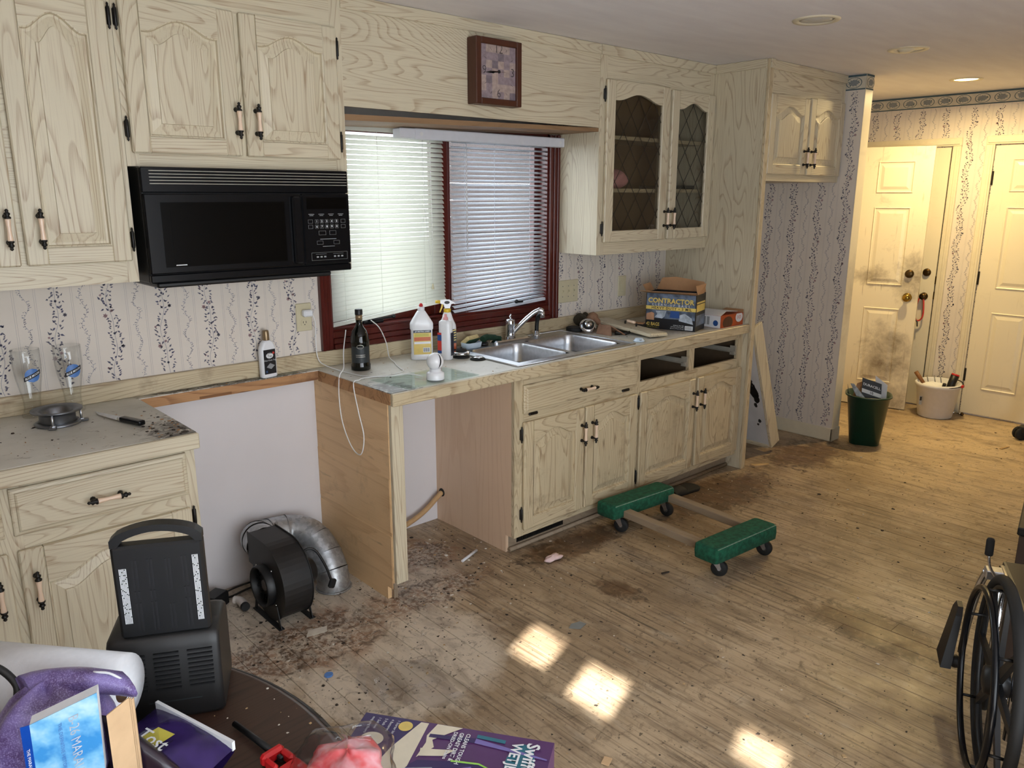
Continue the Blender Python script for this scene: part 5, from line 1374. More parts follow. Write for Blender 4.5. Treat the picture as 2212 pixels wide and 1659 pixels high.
m = MB(); m.loft([[(2.37, -.25, T), (2.37, -.36, T), (2.375, -.36, T + .003), (2.375, -.25, T + .003)], [(2.40, -.24, T + .046), (2.395, -.33, T + .050), (2.40, -.33, T + .052), (2.405, -.24, T + .049)], [(2.455, -.27, T + .004), (2.44, -.40, T + .002), (2.445, -.40, T + .005), (2.46, -.27, T + .007)]]); m.build('flap', 'leather', g2)
st2 = thing('disposal_collar', 'black and chrome disposal ring tipped against the sink rim', 'sink part', (2.345, -.145, T))
m = MB(); m.smooth = True; m.lathe([(.044, 0), (.046, .006), (.046, .022), (.040, .026)], (2.335, -.115, T), (0, 0, 1), 24); m.build('rubber_cup', 'rubber', st2)
ax_ = Vector((-.45, -.55, .70)).normalized()
m = MB(); m.smooth = True; m.lathe([(.040, 0), (.047, .004), (.047, .010), (.036, .016), (.022, .022), (.020, .034), (.002, .036)], (2.372, -.185, T + .032), ax_, 24); m.build('chrome_collar', 'chrome', st2)
m = MB(); m.smooth = True; m.lathe([(.034, .0165), (.030, .022), (.014, .030), (.002, .037)], (2.372, -.185, T + .032), ax_, 20); m.build('rubber_dome', 'rubber', st2)
ph = thing('loose_drawer_pull', 'loose black drawer pull lying on the white counter', 'drawer pull', (2.47, -.37, T))
m = MB(); m.smooth = True; m.tube(bez([(2.42, -.345, T + .012), (2.44, -.37, T + .010), (2.465, -.395, T + .010), (2.482, -.398, T + .018), (2.495, -.395, T + .034)], 4), [.012] * 4 + [.009] * 4 + [.007] * 5 + [.005] * 4, 8); m.build('pull_body', 'iron', ph)
cp_ = thing('plastic_cap', 'small white plastic cap near the counter front edge', 'cap', (2.362, -.560, T))
m = MB(); m.smooth = True; m.lathe([(.030, 0), (.030, .006), (.022, .012), (.020, .018), (.002, .019)], (2.362, -.560, T), (0, 0, 1), 14); m.build('cap_shell', 'soap_white', cp_)
for q in (-.010, 0, .010):
    m = MB(); m.box(2.350 + q, 2.353 + q, -.585 + q * .3, -.580, T + .009, T + .013); m.build('cap_rib', 'ink_grey', cp_)
bk = thing('black_brush_block', 'small black and tan brush block beside the contractor bag box', 'brush', (2.66, -.33, T))
m = MB(); m.bbox(-.035, .035, -.055, .055, .001, .034, .006, Matrix.Translation((2.655, -.30, T)) @ Matrix.Rotation(.35, 4, 'Z')); m.build('block', 'black_matte', bk)
m = MB(); m.bbox(-.024, .024, -.048, .030, .0342, .038, .001, Matrix.Translation((2.655, -.30, T)) @ Matrix.Rotation(.35, 4, 'Z')); m.build('pad', 'cardboard', bk)

# contractor bag box: local frame u along the printed face, v depth, z up
A0, A1, A2 = Vector((2.735, -.305, T)), Vector((2.820, -.590, T)), Vector((2.975, -.519, T))
eu = (A1 - A0).normalized(); ev_ = Vector((-eu.y, eu.x, 0)); Wd, Dp, Hh = (A1 - A0).length, .165, .208
if ev_.dot(A2 - A1) < 0: ev_ = -ev_
bx = thing('contractor_bag_box', 'open black carton of contractor clean-up bags on the right counter', 'box', tuple((A0 + A1) / 2 + ev_ * .08))
CM = Matrix(((eu.x, ev_.x, 0, A0.x), (eu.y, ev_.y, 0, A0.y), (0, 0, 1, A0.z), (0, 0, 0, 1)))
def cq(pts, mat, name, parent=bx, off=0.0):
    m = MB(); m.poly([tuple(CM @ Vector((u, -off, h))) for u, h in pts]); return m.build(name, mat, parent, recalc=False)
m = MB(); th = .003
m.box(0, Wd, 0, th, 0, Hh).box(0, Wd, Dp - th, Dp, 0, Hh).box(0, th, th, Dp - th, 0, Hh).box(Wd - th, Wd, th, Dp - th, 0, Hh).box(th, Wd - th, th, Dp - th, 0, .004); m.xf(CM); m.build('carton', 'ink', bx)
for pts, nm in (([(0, 0, Hh), (Wd, 0, Hh), (Wd + .012, -.045, Hh + .016), (-.025, -.045, Hh + .012)], 'front_flap'), ([(0, Dp, Hh), (Wd, Dp, Hh), (Wd * .93, Dp + .03, Hh + .055), (Wd * .35, Dp + .035, Hh + .075), (.02, Dp + .03, Hh + .066)], 'rear_flap'),
                ([(0, .005, Hh), (0, Dp - .05, Hh), (-.022, Dp - .06, Hh + .045), (-.03, .01, Hh + .040)], 'side_flap'), ([(Wd, .01, Hh), (Wd, Dp - .04, Hh), (Wd + .012, Dp - .05, Hh + .056), (Wd - .012, .01, Hh + .050)], 'side_flap')):
    m = MB(); P0 = [CM @ Vector(p) for p in pts]; nn = (P0[1] - P0[0]).cross(P0[2] - P0[1]).normalized() * .0025
    m.loft([[tuple(p) for p in P0], [tuple(p + nn) for p in P0]]); m.build(nm, 'cardboard', bx)
e = .0006
cq([(.004, .062), (Wd - .004, .062), (Wd - .004, Hh - .004), (.004, Hh - .004)], 'box_blue', 'photo_print', off=e)
cq([(0, .112), (Wd, .112), (Wd, .132), (0, .132)], 'label_yellow', 'yellow_band', off=2 * e)
cq([(.005, .050), (.052, .050), (.052, .090), (.036, .096), (.005, .085)], 'skin_print', 'hand_print', off=2 * e)
cq([(.055, .068), (.10, .062), (.115, .075), (.125, .108), (.06, .105), (.07, .085)], 'cloth_pale', 'bag_print', off=2 * e)
cq([(.20, .055), (.285, .040), (.275, .075), (.235, .098), (.205, .09)], 'cloth_pale', 'bag_print', off=2 * e)
cq([(.145, .070), (.205, .070), (.20, .108), (.15, .108)], 'label_blue', 'jeans_print', off=2 * e)
cq([(.0, .0), (.098, .0), (.088, .044), (.0, .044)], 'ink', 'count_panel', off=3 * e)
cq([(.238, .006), (.284, .006), (.284, .030), (.238, .030)], 'ink_white', 'barcode', off=2 * e)
m = MB()
for i in range(9): u = .242 + i * .0044; m.poly([tuple(CM @ Vector((u + du_, -3 * e, h))) for du_, h in ((0, .009), (.0018, .009), (.0018, .028), (0, .028))])
m.build('barcode_bars', 'ink', bx, recalc=False)
tx = lambda s_, sz, u, h, mat, al='CENTER', b_=0.0, sx=1.0, sp=1.0: text('carton_lettering', s_, sz, mat, bx, CM @ Vector((u, -4 * e, h)), eu, (0, 0, 1), al, b_, sx, sp)
tx('CONTRACTOR', .0385, Wd / 2, .163, 'label_yellow', b_=.0012, sx=1.02)
tx('CLEAN-UP BAGS', .019, Wd / 2, .1405, 'ink_white', sx=1.0, sp=1.75)
tx('HEAVY DUTY \u2022 3 MIL', .021, Wd / 2 + .005, .1215, 'ink', sx=1.0, sp=1.25, b_=.0003)
tx('42 BAGS', .028, .046, .026, 'label_yellow', b_=.0005, sx=.78)
tx('42 GALLON (159 L)', .0085, .046, .009, 'label_lime')
for i, s_ in enumerate(('42 BAGS 3 MIL TIES', '32.75 IN x 47 IN x 3 MIL', '(83 cm x 119 cm x 76 um)')): tx(s_, .0075, .232, .028 - i * .009, 'ink_white', 'RIGHT')
# right side print
m = MB()
for z0, z1, mt in ((.11, .15, 0), (.155, .165, 0), (.03, .09, 1)): m.cur = mt; m.poly([tuple(CM @ Vector(p)) for p in ((Wd + e, .01, z0), (Wd + e, Dp - .01, z0), (Wd + e, Dp - .01, z1), (Wd + e, .01, z1))])
m.build('side_print', ['label_yellow', 'box_blue'], bx, recalc=False)

# orange product box
ob = thing('lamp_box', 'small opened white and orange product box against the oak side panel', 'box', (3.16, -.50, T))
m = MB(); m.box(3.030, 3.268, -.617, -.470, T, T + .072); m.build('carton', 'box_orange', ob)
m = MB(); m.poly([(3.0292, -.470, T + .001), (3.0292, -.617, T + .001), (3.0292, -.617, T + .071), (3.0292, -.470, T + .071)]); m.build('white_side', 'white_matte', ob, recalc=False)
for yy in (-.50, -.525): m = MB(); m.poly([(3.0288, yy, T + .015), (3.0288, yy - .018, T + .015), (3.0288, yy - .018, T + .062), (3.0288, yy, T + .062)]); m.build('side_print', 'ink_grey', ob, recalc=False)
m = MB(); m.poly([(3.0286, -.585 + .017 * math.cos(q), T + .028 + .017 * math.sin(q)) for q in [2 * PI * i / 20 for i in range(20)]]); m.build('blue_seal', 'label_blue', ob, recalc=False)
m = MB(); m.poly([(3.105 + .052 * math.cos(q), -.6178, T + .028 + .036 * max(-.7, math.sin(q))) for q in [2 * PI * i / 24 for i in range(24)]]); m.build('dark_picture', 'clock_wood', ob, recalc=False)
m = MB(); m.poly([(3.222 + .038 * math.cos(q), -.6182, T + .050 + .030 * min(.7, math.sin(q))) for q in [2 * PI * i / 24 for i in range(24)]]); m.build('white_roundel', 'white_matte', ob, recalc=False)
text('box_lettering', 'I/O', .030, 'label_red', ob, (3.222, -.6186, T + .048), (1, 0, 0), (0, 0, 1), 'CENTER')
for pts, mt, nm in (([(3.03, -.617, T + .072), (3.03, -.47, T + .072), (3.10, -.45, T + .094), (3.11, -.60, T + .090)], 'white_matte', 'lid_flap'), ([(3.268, -.617, T + .072), (3.268, -.47, T + .072), (3.296, -.48, T + .082), (3.296, -.60, T + .084)], 'cardboard', 'side_flap'), ([(3.11, -.60, T + .0905), (3.10, -.45, T + .0945), (3.22, -.47, T + .078), (3.23, -.60, T + .080)], 'white_matte', 'lid')):
    m = MB(); m.loft([pts, [(p[0], p[1], p[2] + .002) for p in pts]]); m.build(nm, mt, ob)
# ------------------------------------------------------------------ things inside the glass cabinet
def blobby(c, r, seed, amp=.18, nu=20, nv=12, flat=None):
    """crumpled rounded lump"""
    rg = random.Random(seed); ph = [rg.uniform(0, 6.28) for _ in range(8)]
    m = MB(); m.smooth = True; rings = []
    for k in range(nv + 1):
        a = -PI / 2 + PI * k / nv; ca = max(math.cos(a), .02); ring = []
        for i in range(nu):
            t_ = 2 * PI * i / nu
            w_ = 1 + amp * (math.sin(3 * t_ + ph[0] + 2 * a) * .5 + math.sin(5 * t_ + ph[1] - 3 * a) * .35 + math.sin(8 * t_ + 4 * a + ph[2]) * .25) + rg.uniform(-.4, .4) * amp * .35
            z_ = math.sin(a) * r[2] * (1 + amp * .5 * math.sin(4 * t_ + ph[3]))
            if flat is not None: z_ = max(z_, -flat)
            ring.append((c[0] + math.cos(t_) * ca * r[0] * w_, c[1] + math.sin(t_) * ca * r[1] * w_, c[2] + z_))
        rings.append(ring)
    m.loft(rings); return m
pk = thing('crumpled_bag', 'crumpled white and pink bag on the middle shelf behind leaded glass', 'bag', (2.52, -.15, 1.70))
m = blobby((2.44, -.16, 1.758), (.085, .07, .060), 3, .2, flat=.0575); m.build('white_side', 'paper_white', pk)
m = blobby((2.585, -.16, 1.750), (.080, .065, .052), 5, .2, flat=.0495); m.build('pink_side', 'pink_cap', pk)
for i, (x, y, mt, lab) in enumerate(((2.985, -.16, 'drink_glass', 'clear tumbler behind the right leaded door, nearer the centre post'), (3.16, -.15, 'drink_glass', 'clear tumbler behind the right leaded door, nearer the oak panel'), (3.06, -.09, 'white_matte', 'pale mug standing between two tumblers in the glass cabinet'))):
    g = thing('tumbler' if mt == 'drink_glass' else 'mug', lab, 'glass' if mt == 'drink_glass' else 'mug', (x, y, 1.3885))
    m = MB(); m.smooth = True; m.lathe([(.030, 0), (.032, .003), (.037, .10), (.0345, .10), (.029, .008), (.002, .007)], (x, y, 1.3885), (0, 0, 1), 20); m.build('cup_wall', mt, g)
    m = MB(); m.smooth = True
    if mt == 'drink_glass': m.lathe([(.0305, .0), (.0305, .006), (.002, .0065)], (x, y, 1.3885), (0, 0, 1), 20); m.build('thick_base', mt, g)
    else: m.tube([(x - .034, y, 1.395 + .02), (x - .058, y, 1.395 + .03), (x - .058, y, 1.395 + .065), (x - .035, y, 1.395 + .078)], .005, 6); m.build('handle', mt, g)
bw = thing('glass_bowl', 'dark patterned glass bowl at the bottom of the leaded glass cabinet', 'bowl', (2.47, -.16, 1.3885))
m = MB(); m.smooth = True; m.lathe([(.04, 0), (.045, .006), (.085, .05), (.10, .085), (.096, .085), (.08, .052), (.04, .012), (.002, .012)], (2.49, -.155, 1.3885), (0, 0, 1), 24); m.build('bowl_shell', 'box_blue', bw)
m = MB(); m.smooth = True; m.lathe([(.042, -.0), (.042, .004)], (2.49, -.155, 1.3885), (0, 0, 1), 20); m.build('foot_ring', 'box_blue', bw)
tr = thing('dark_tray', 'black flat tray on the middle shelf behind the right leaded door', 'tray', (3.1, -.15, 1.70))
m = MB(); m.bbox(2.93, 3.27, -.22, -.06, 1.7004, 1.708, .003); m.build('tray_base', 'black_matte', tr)
m = MB(); m.bbox(2.93, 3.27, -.22, -.214, 1.708, 1.722, .002).bbox(2.93, 3.27, -.066, -.06, 1.708, 1.722, .002); m.build('tray_lip', 'black_matte', tr)

# ------------------------------------------------------------------ stove gap: blower, duct, bits
bl = thing('blower_fan', 'black squirrel cage blower fan on the floor of the stove gap', 'blower', (.385, -.36, 0))
BX0, BX1, BC = .322, .440, (-.350, .148)
sc_ = []
for i in range(37):                               # start under the outlet at the back, pass bottom, front, top
    a = math.radians(20 - 290 * i / 36); r = .120 + .052 * i / 36
    sc_.append((BC[0] + r * math.cos(a), BC[1] + r * math.sin(a)))
sc_ += [(-.200, BC[1] + .172), (-.200, BC[1] + .042)]
m = MB(); m.prism(sc_, (BX0, 0, 0), (0, 1, 0), (0, 0, 1), (BX1 - BX0, 0, 0)); m.build('scroll_housing', 'black_dusty', bl)
for xx in (BX0 - .003, BX1):
    m = MB(); m.prism([(BC[0] + (p[0] - BC[0]) * 1.03, BC[1] + (p[1] - BC[1]) * 1.03) for p in sc_], (xx, 0, 0), (0, 1, 0), (0, 0, 1), (.003, 0, 0)); m.build('side_plate', 'black_dusty', bl)
m = MB(); m.smooth = True; XI = BX0 - .003
m.loft([m.ring((XI, *BC), (1, 0, 0), .086, 32), m.ring((XI - .030, *BC), (1, 0, 0), .084, 32), m.ring((XI - .034, *BC), (1, 0, 0), .080, 32), m.ring((XI - .030, *BC), (1, 0, 0), .076, 32), m.ring((XI + .0005, *BC), (1, 0, 0), .074, 32)], False, False); m.build('inlet_ring', 'black_matte', bl)
m = MB(); m.cyl((XI - .0012, *BC), (XI - .0006, *BC), .074, n=32); m.build('inlet_dark_disc', 'ink', bl)  # black disc stands for the shade inside the open inlet
m = MB(); m.smooth = True; m.cyl((XI - .012, *BC), (XI - .0013, *BC), .022, n=16); whl = m.build('impeller_hub', 'dull_metal', bl)
for k in range(14):
    a = 2 * PI * k / 14; d_ = Vector((0, math.cos(a), math.sin(a))); n_ = Vector((0, -math.sin(a), math.cos(a)))
    A = Vector((XI - .0013, *BC)) + d_ * .050; m = MB(); m.loft([[tuple(A), tuple(A + n_ * .004), tuple(A + n_ * .006 + d_ * .020), tuple(A + n_ * .002 + d_ * .020)], [tuple(p + Vector((-.010, 0, 0))) for p in (A, A + n_ * .004, A + n_ * .006 + d_ * .020, A + n_ * .002 + d_ * .020)]]); m.build('impeller_blade', 'black_matte', whl)
for a in (.6, 2.2, 3.8, 5.4):
    m = MB(); m.smooth = True; p = Vector((XI - .001, BC[0] + .098 * math.cos(a), BC[1] + .098 * math.sin(a))); m.sphere(p, .0045, 8, 6); m.build('screw', 'chrome', bl)
for xx in (BX0 - .020, BX1 - .004):
    m = MB(); m.bbox(xx, xx + .024, -.475, -.235, .0005, .004, .001).prism([(-.475, .004), (-.455, .004), (-.43, .09), (-.445, .09)], (xx + .010, 0, 0), (0, 1, 0), (0, 0, 1), (.003, 0, 0)).prism([(-.255, .004), (-.235, .004), (-.26, .09), (-.275, .09)], (xx + .010, 0, 0), (0, 1, 0), (0, 0, 1), (.003, 0, 0)); m.build('mounting_foot', 'black_dusty', bl)
m = MB(); m.smooth = True; m.lathe([(.062, 0), (.062, .012), (.050, .016), (.050, .072), (.044, .080), (.002, .082)], (BX1 + .003, *BC), (1, 0, 0), 24); m.build('motor', 'black_dusty', bl)
m = MB(); m.smooth = True; m.tube(bez([(BX1 + .02, -.37, BC[1] + .05), (BX1 + .04, -.37, .25), (BX1 + .08, -.385, .245), (BX1 + .115, -.40, .17), (BX1 + .135, -.405, .10)], 6), .0055, 8); m.build('power_cord', 'motor_cord', bl)
m = MB(); m.bbox(-.014, .014, -.010, .010, -.022, .018, .005, Matrix.Translation((BX1 + .140, -.405, .085)) @ Matrix.Rotation(.4, 4, 'Y')); m.build('plug', 'black_matte', bl)

du = thing('vent_duct', 'dull galvanised elbow duct curving from the blower down to the floor', 'duct', (.62, -.34, 0))
path = bez([(.387, -.196, .250), (.390, -.150, .252), (.405, -.102, .240), (.450, -.082, .228), (.515, -.080, .224), (.575, -.095, .218), (.622, -.150, .200), (.642, -.215, .152), (.646, -.265, .095), (.646, -.290, .045), (.646, -.295, .001)], 5)
segs = [0, 5, 10, 16, 22, 27, 32, 37, 42, 50]
for a, b in zip(segs, segs[1:]):
    pts = path[a:b + 1]; m = MB(); m.smooth = True; m.tube(pts, [.0735] + [.071] * (len(pts) - 2) + [.0705], 24, False); m.build('elbow_gore', 'galv', du)
m = MB(); m.smooth = True; m.lathe([(.072, 0), (.078, .001), (.078, .004), (.072, .006)], (.646, -.295, 0.0005), (0, 0, 1), 28, False); m.build('floor_collar', 'galv', du)

ad = thing('power_adapter', 'black power adapter brick on the floor beside the base cabinet', 'adapter', (.20, -.12, 0))
m = MB(); m.bbox(-.045, .045, -.035, .035, .0005, .062, .006, Matrix.Translation((.195, -.12, 0)) @ Matrix.Rotation(.5, 4, 'Z')); m.build('brick', 'black_matte', ad)
m = MB(); m.smooth = True; m.tube(bez([(.235, -.10, .04), (.27, -.06, .02), (.33, -.035, .012), (.45, -.03, .012)], 6), .004, 6).tube(bez([(.235, -.11, .02), (.28, -.09, .007), (.34, -.075, .007), (.45, -.06, .007)], 6), .005, 6); m.build('cable', 'motor_cord', ad)
pv = thing('pvc_elbow', 'short white plastic pipe elbow lying left of the blower', 'pipe fitting', (.27, -.20, 0))
m = MB(); m.smooth = True; m.tube(bez([(.262, -.150, .02), (.272, -.165, .021), (.276, -.19, .020), (.272, -.225, .0185)], 4), [.0165] * 6 + [.018] * 7, 14, False); m.build('pipe', 'pvc', pv)
m = MB(); m.smooth = True; m.tube([(.2725, -.224, .0185), (.2718, -.238, .0185)], .0182, 14); m.build('rubber_end', 'rubber', pv)

hs = thing('drain_hose', 'tan drain hose crossing the empty dishwasher bay', 'hose', (1.2, -.06, 0))
m = MB(); m.smooth = True; m.tube(bez([(1.429, -.045, .160), (1.40, -.048, .145), (1.34, -.05, .105), (1.26, -.055, .070), (1.12, -.07, .040), (.95, -.10, .020), (.83, -.12, .016)], 6), .013, 10); m.build('hose_tube', 'tan_hose', hs)
m = MB(); m.cyl((1.4285, -.045, .160), (1.4305, -.045, .160), .022, n=18); m.build('hose_hole_disc', 'rubber', hs)  # dark disc painted for the unlit hole the hose comes from

# ------------------------------------------------------------------ furniture dolly
dl = thing('furniture_dolly', 'green carpet covered four wheel furniture dolly in front of the sink cabinets', 'dolly', (2.137, -1.054, 0), math.radians(-3.8))
DM = ROOTM[dl.name]
for yy in (-.309, .308):
    m = MB(); m.smooth = True
    rings = []
    for off, zz in ((.010, .092), (.0, .098), (-.002, .13), (.0, .158), (.006, .165), (.014, .168)):
        rings.append([(u, yy + v, zz + .004 * math.sin(9 * u + v * 30)) for u, v in rnd_rect(.452 - 2 * off, .126 - 2 * off, .014, 4)])
    m.loft(rings); m.xf(DM); pad = m.build('carpet_pad', 'carpet', dl)
    m = MB(); m.tube([(-.215, yy - .058, .1635), (-.05, yy - .0585, .1645), (.1, yy - .058, .1630), (.215, yy - .058, .1635)], .0028, 5).tube([(-.219, yy - .055, .160), (-.221, yy - .05, .10)], .002, 5).tube([(.219, yy - .055, .160), (.221, yy - .05, .10)], .002, 5); m.xf(DM); m.build('worn_edge', 'carpet_worn', pad)
for xx in (-.140, .195):
    m = MB(); m.bbox(xx - .024, xx + .024, -.245, .244, .098, .134, .003); m.xf(DM); m.build('rail', 'bare_wood', dl)
for cx, cy, rz in ((-.145, -.300, .5), (.20, -.300, .3), (-.145, .305, .45), (.20, .300, .2)):
    F = DM @ Matrix.Translation((cx, cy, 0)) @ Matrix.Rotation(rz - PI / 2, 4, 'Z')
    m = MB(); m.bbox(-.028, .028, -.030, .030, .088, .0915, .001, F); m.smooth = True
    m.cyl(F @ Vector((0, 0, .0885)), F @ Vector((0, 0, .078)), .022, n=14); m.smooth = False
    for s_ in (-.017, .017): m.loft([[tuple(F @ Vector((a_, s_, b_))) for a_, b_ in ((-.016, .080), (.022, .080), (.034, .040), (.022, .032))], [tuple(F @ Vector((a_, s_ + .002, b_))) for a_, b_ in ((-.016, .080), (.022, .080), (.034, .040), (.022, .032))]])
    ca = m.build('caster_fork', 'steel', dl)
    m = MB(); m.smooth = True; m.lathe([(.012, -.013), (.033, -.013), (.037, -.008), (.0372, .008), (.033, .013), (.012, .013)], F @ Vector((.024, 0, .038)), (F.to_3x3() @ Vector((0, 1, 0))), 24); m.build('wheel', 'rubber', ca)
    m = MB(); m.smooth = True; m.lathe([(.014, -.0145), (.004, -.0165), (.004, .0165), (.014, .0145)], F @ Vector((.024, 0, .038)), (F.to_3x3() @ Vector((0, 1, 0))), 14); m.build('wheel_hub', 'dull_metal', ca)
sh = thing('rubber_slipper', 'black rubber slipper on the floor beyond the dolly', 'slipper', (2.70, -.66, 0))
m = MB(); m.smooth = True; m.loft([[(2.71 + u * k, -.645 + v * k, .0008 + h) for u, v in [(p[0] * 1.0, p[1] * (1.0 + .25 * math.sin(p[0] * 12))) for p in rnd_rect(.25, .088, .043, 5)]] for k, h in ((.96, 0), (1, .006), (1, .014), (.95, .018))]); m.build('sole', 'rubber', sh)
m = MB(); m.smooth = True; m.loft([[(2.60 + .02 * i, -.645 + .040 * math.cos(q), .017 + (.020 + .012 * math.sin(i * .6)) * max(0, math.sin(q))) for q in [PI * k / 8 for k in range(9)]] for i in range(6)], False, False, False); m.build('strap', 'rubber', sh)

# ------------------------------------------------------------------ refrigerator bay
lc = thing('leaning_cabinet_part', 'dismantled white and oak cabinet part leaning in the refrigerator bay', 'cabinet part', (3.7, -.4, 0))
LB, LT = Vector((3.742, 0, .002)), Vector((3.395, 0, .872)); lu = (LT - LB).normalized(); ln = Vector((lu.z, 0, -lu.x)); LL = (LT - LB).length
LM = Matrix(((lu.x, ln.x, 0, LB.x), (0, 0, 1, 0), (lu.z, ln.z, 0, LB.z), (0, 0, 0, 1)))   # local: along, across, y
m = MB(); m.box(.040, LL, 0, .014, -.600, -.180); m.xf(LM); wsd = m.build('white_side', 'lean_white', lc)
m = MB(); m.bbox(.036, LL, .0, .098, -.620, -.6005, .002); m.xf(LM); m.build('oak_front', 'oak_v', lc)
m = MB(); m.bbox(.036, .060, -.014, -.0005, -.600, -.180, .002); m.xf(LM); m.build('oak_foot_strip', 'oak_d', lc)
m = MB(); m.box(.10, LL - .02, .084, .096, -.600, -.180); m.xf(LM); m.build('far_side', 'lean_white', lc)
rg = random.Random(21); m = MB()
for cx, cy, r in ((.47, -.545, .040), (.42, -.56, .028), (.53, -.53, .026), (.36, -.55, .014), (.24, -.56, .012), (.21, -.545, .009)):
    m.poly([tuple(LM @ Vector((cx + r * 1.3 * math.cos(q) * rg.uniform(.6, 1.2), -.0008, cy + r * math.sin(q) * rg.uniform(.6, 1.2)))) for q in [2 * PI * i / 14 for i in range(14)]])
m.build('torn_hole_dark', 'ink', wsd, recalc=False)  # flat black patches painted for the dark inside the hole
wd = MB(); wd.loft([[(3.40, -.66, .0005), (3.52, -.72, .0005), (3.50, -.735, .0005), (3.39, -.70, .0005)], [(3.40, -.66, .012), (3.52, -.72, .006), (3.50, -.735, .006), (3.39, -.70, .012)]])
tag(wd.build('wood_wedge', 'tan_chip'), 'pale wooden wedge on the floor at the foot of the oak side panel', 'wood scrap')

# ------------------------------------------------------------------ bin and bucket in the hall
bn = thing('waste_bin', 'dark green plastic waste bin full of rubbish at the end of the short wall', 'bin', (4.432, -.918, 0))
bx_, by_ = 4.432, -.918; RB = Matrix.Translation((bx_, by_, 0)) @ Matrix.Rotation(.45, 4, 'Z')
def bin_ring(k, h, r): return [tuple(RB @ Vector((u, v, h))) for u, v in rnd_rect(.246 * k, .228 * k, r, 6)]
m = MB(); m.smooth = True
m.loft([bin_ring(.80, .0008, .05), bin_ring(.83, .004, .055), bin_ring(1.18, .33, .11), bin_ring(1.26, .336, .12), bin_ring(1.27, .343, .12), bin_ring(1.24, .347, .12), bin_ring(1.16, .343, .11), bin_ring(.80, .012, .05)]); m.build('bin_body', 'green_bin', bn)
m = MB(); m.smooth = True; rl = bin_ring(1.245, .342, .12); m.tube(rl + [rl[0]], .007, 6); m.build('rim', 'green_bin', bn)
def card(name, label, pts, mat, th=.002, cat='packaging', group='rubbish in the green bin'):
    P0 = [Vector(p) for p in pts]; n_ = (P0[1] - P0[0]).cross(P0[2] - P0[1]).normalized() * th
    m = MB(); m.loft([[tuple(p) for p in P0], [tuple(p + n_) for p in P0]]); o = m.build(name, mat); tag(o, label, cat, group); return o, n_
cx, cy = bx_, by_
vw = (Vector((CAM_LOC.x - cx, CAM_LOC.y - cy, 0))).normalized(); sd = Vector((-vw.y, vw.x, 0))   # sd = to the right as the camera sees? fixed below
if sd.dot(right) < 0: sd = -sd
B0 = Vector((cx, cy, 0))
def bp(s_, d_, h): return B0 + sd * s_ + vw * d_ + Vector((0, 0, h))
pc = thing('battery_pack', 'black and white battery card standing up in the green bin', 'packaging', tuple(bp(.03, 0, .30)), group='rubbish in the green bin')
q4 = [bp(-.042, .035, .310), bp(.082, .025, .275), bp(.074, -.002, .418), bp(-.050, .008, .455)]
m = MB(); m.loft([[tuple(p) for p in q4], [tuple(p - vw * .003) for p in q4]]); m.build('card', 'ink', pc)
def onq(u, v, off=.0015): 
    a = q4[0].lerp(q4[1], u); b = q4[3].lerp(q4[2], u); return a.lerp(b, v) + vw * off
m = MB(); m.poly([tuple(onq(u, v)) for u, v in ((0, .34), (1, .34), (1, .52), (0, .52))]); m.build('white_band', 'ink_white', pc, recalc=False)
U_, V_ = (q4[1] - q4[0]), (q4[3] - q4[0])
text('card_lettering', 'DURACELL', .0235, 'ink_white', pc, onq(.5, .74, .003), U_, V_, 'CENTER', .0006)
text('card_lettering', '10', .024, 'ink', pc, onq(.5, .43, .003), U_, V_, 'CENTER', .0005)
card('white_card', 'white packaging card leaning at the right side of the green bin', [bp(.045, -.02, .32), bp(.112, -.005, .300), bp(.110, -.025, .410), bp(.030, -.05, .465)], 'paper_white')
card('grey_leaflet', 'grey folded leaflet leaning at the left side of the green bin', [bp(-.015, .075, .325), bp(-.075, .06, .335), bp(-.122, .02, .41), bp(-.098, .03, .412)], 'cloth_pale')
card('dark_leaflet', 'dark leaflet behind the grey leaflet in the green bin', [bp(-.09, .04, .32), bp(-.12, .02, .33), bp(-.14, 0, .400), bp(-.13, -.02, .33)], 'box_blue')
card('brown_card', 'brown and orange carton scrap behind the battery card', [bp(-.10, -.03, .31), bp(-.02, -.04, .31), bp(-.03, -.05, .425), bp(-.08, -.05, .40)], 'cardboard', .004)

bu = thing('mop_bucket', 'white plastic bucket holding tools beside the hall door', 'bucket', (5.515, -.985, 0))
cx, cy = 5.515, -.985; RBk = Matrix.Translation((cx, cy, 0)) @ Matrix.Rotation(.3, 4, 'Z')
def bk_ring(k, h): return [tuple(RBk @ Vector((.165 * k * math.cos(q) * (1.06 if math.cos(q) > .75 else 1), .150 * k * math.sin(q), h))) for q in [2 * PI * i / 32 for i in range(32)]]
m = MB(); m.smooth = True; m.loft([bk_ring(.78, .0008), bk_ring(.81, .006), bk_ring(1.0, .236), bk_ring(1.07, .240), bk_ring(1.08, .262), bk_ring(1.02, .268), bk_ring(.97, .262), bk_ring(.78, .012)]); m.build('bucket_body', 'white_matte', bu)
vw = (Vector((CAM_LOC.x - cx, CAM_LOC.y - cy, 0))).normalized(); sd = Vector((-vw.y, vw.x, 0)); sd = sd if sd.dot(right) > 0 else -sd; B0 = Vector((cx, cy, 0))
m = MB(); m.poly([tuple(p) for p in (bp(-.115, .118, .10), bp(-.095, .124, .10), bp(-.095, .136, .17), bp(-.115, .130, .17))]); m.build('label', 'cloth_pale', bu, recalc=False)
m = MB(); m.poly([tuple(p) for p in (bp(-.110, .127, .135), bp(-.099, .130, .135), bp(-.099, .1365, .165), bp(-.110, .1335, .165))]); m.build('label_print', 'ink', bu, recalc=False)
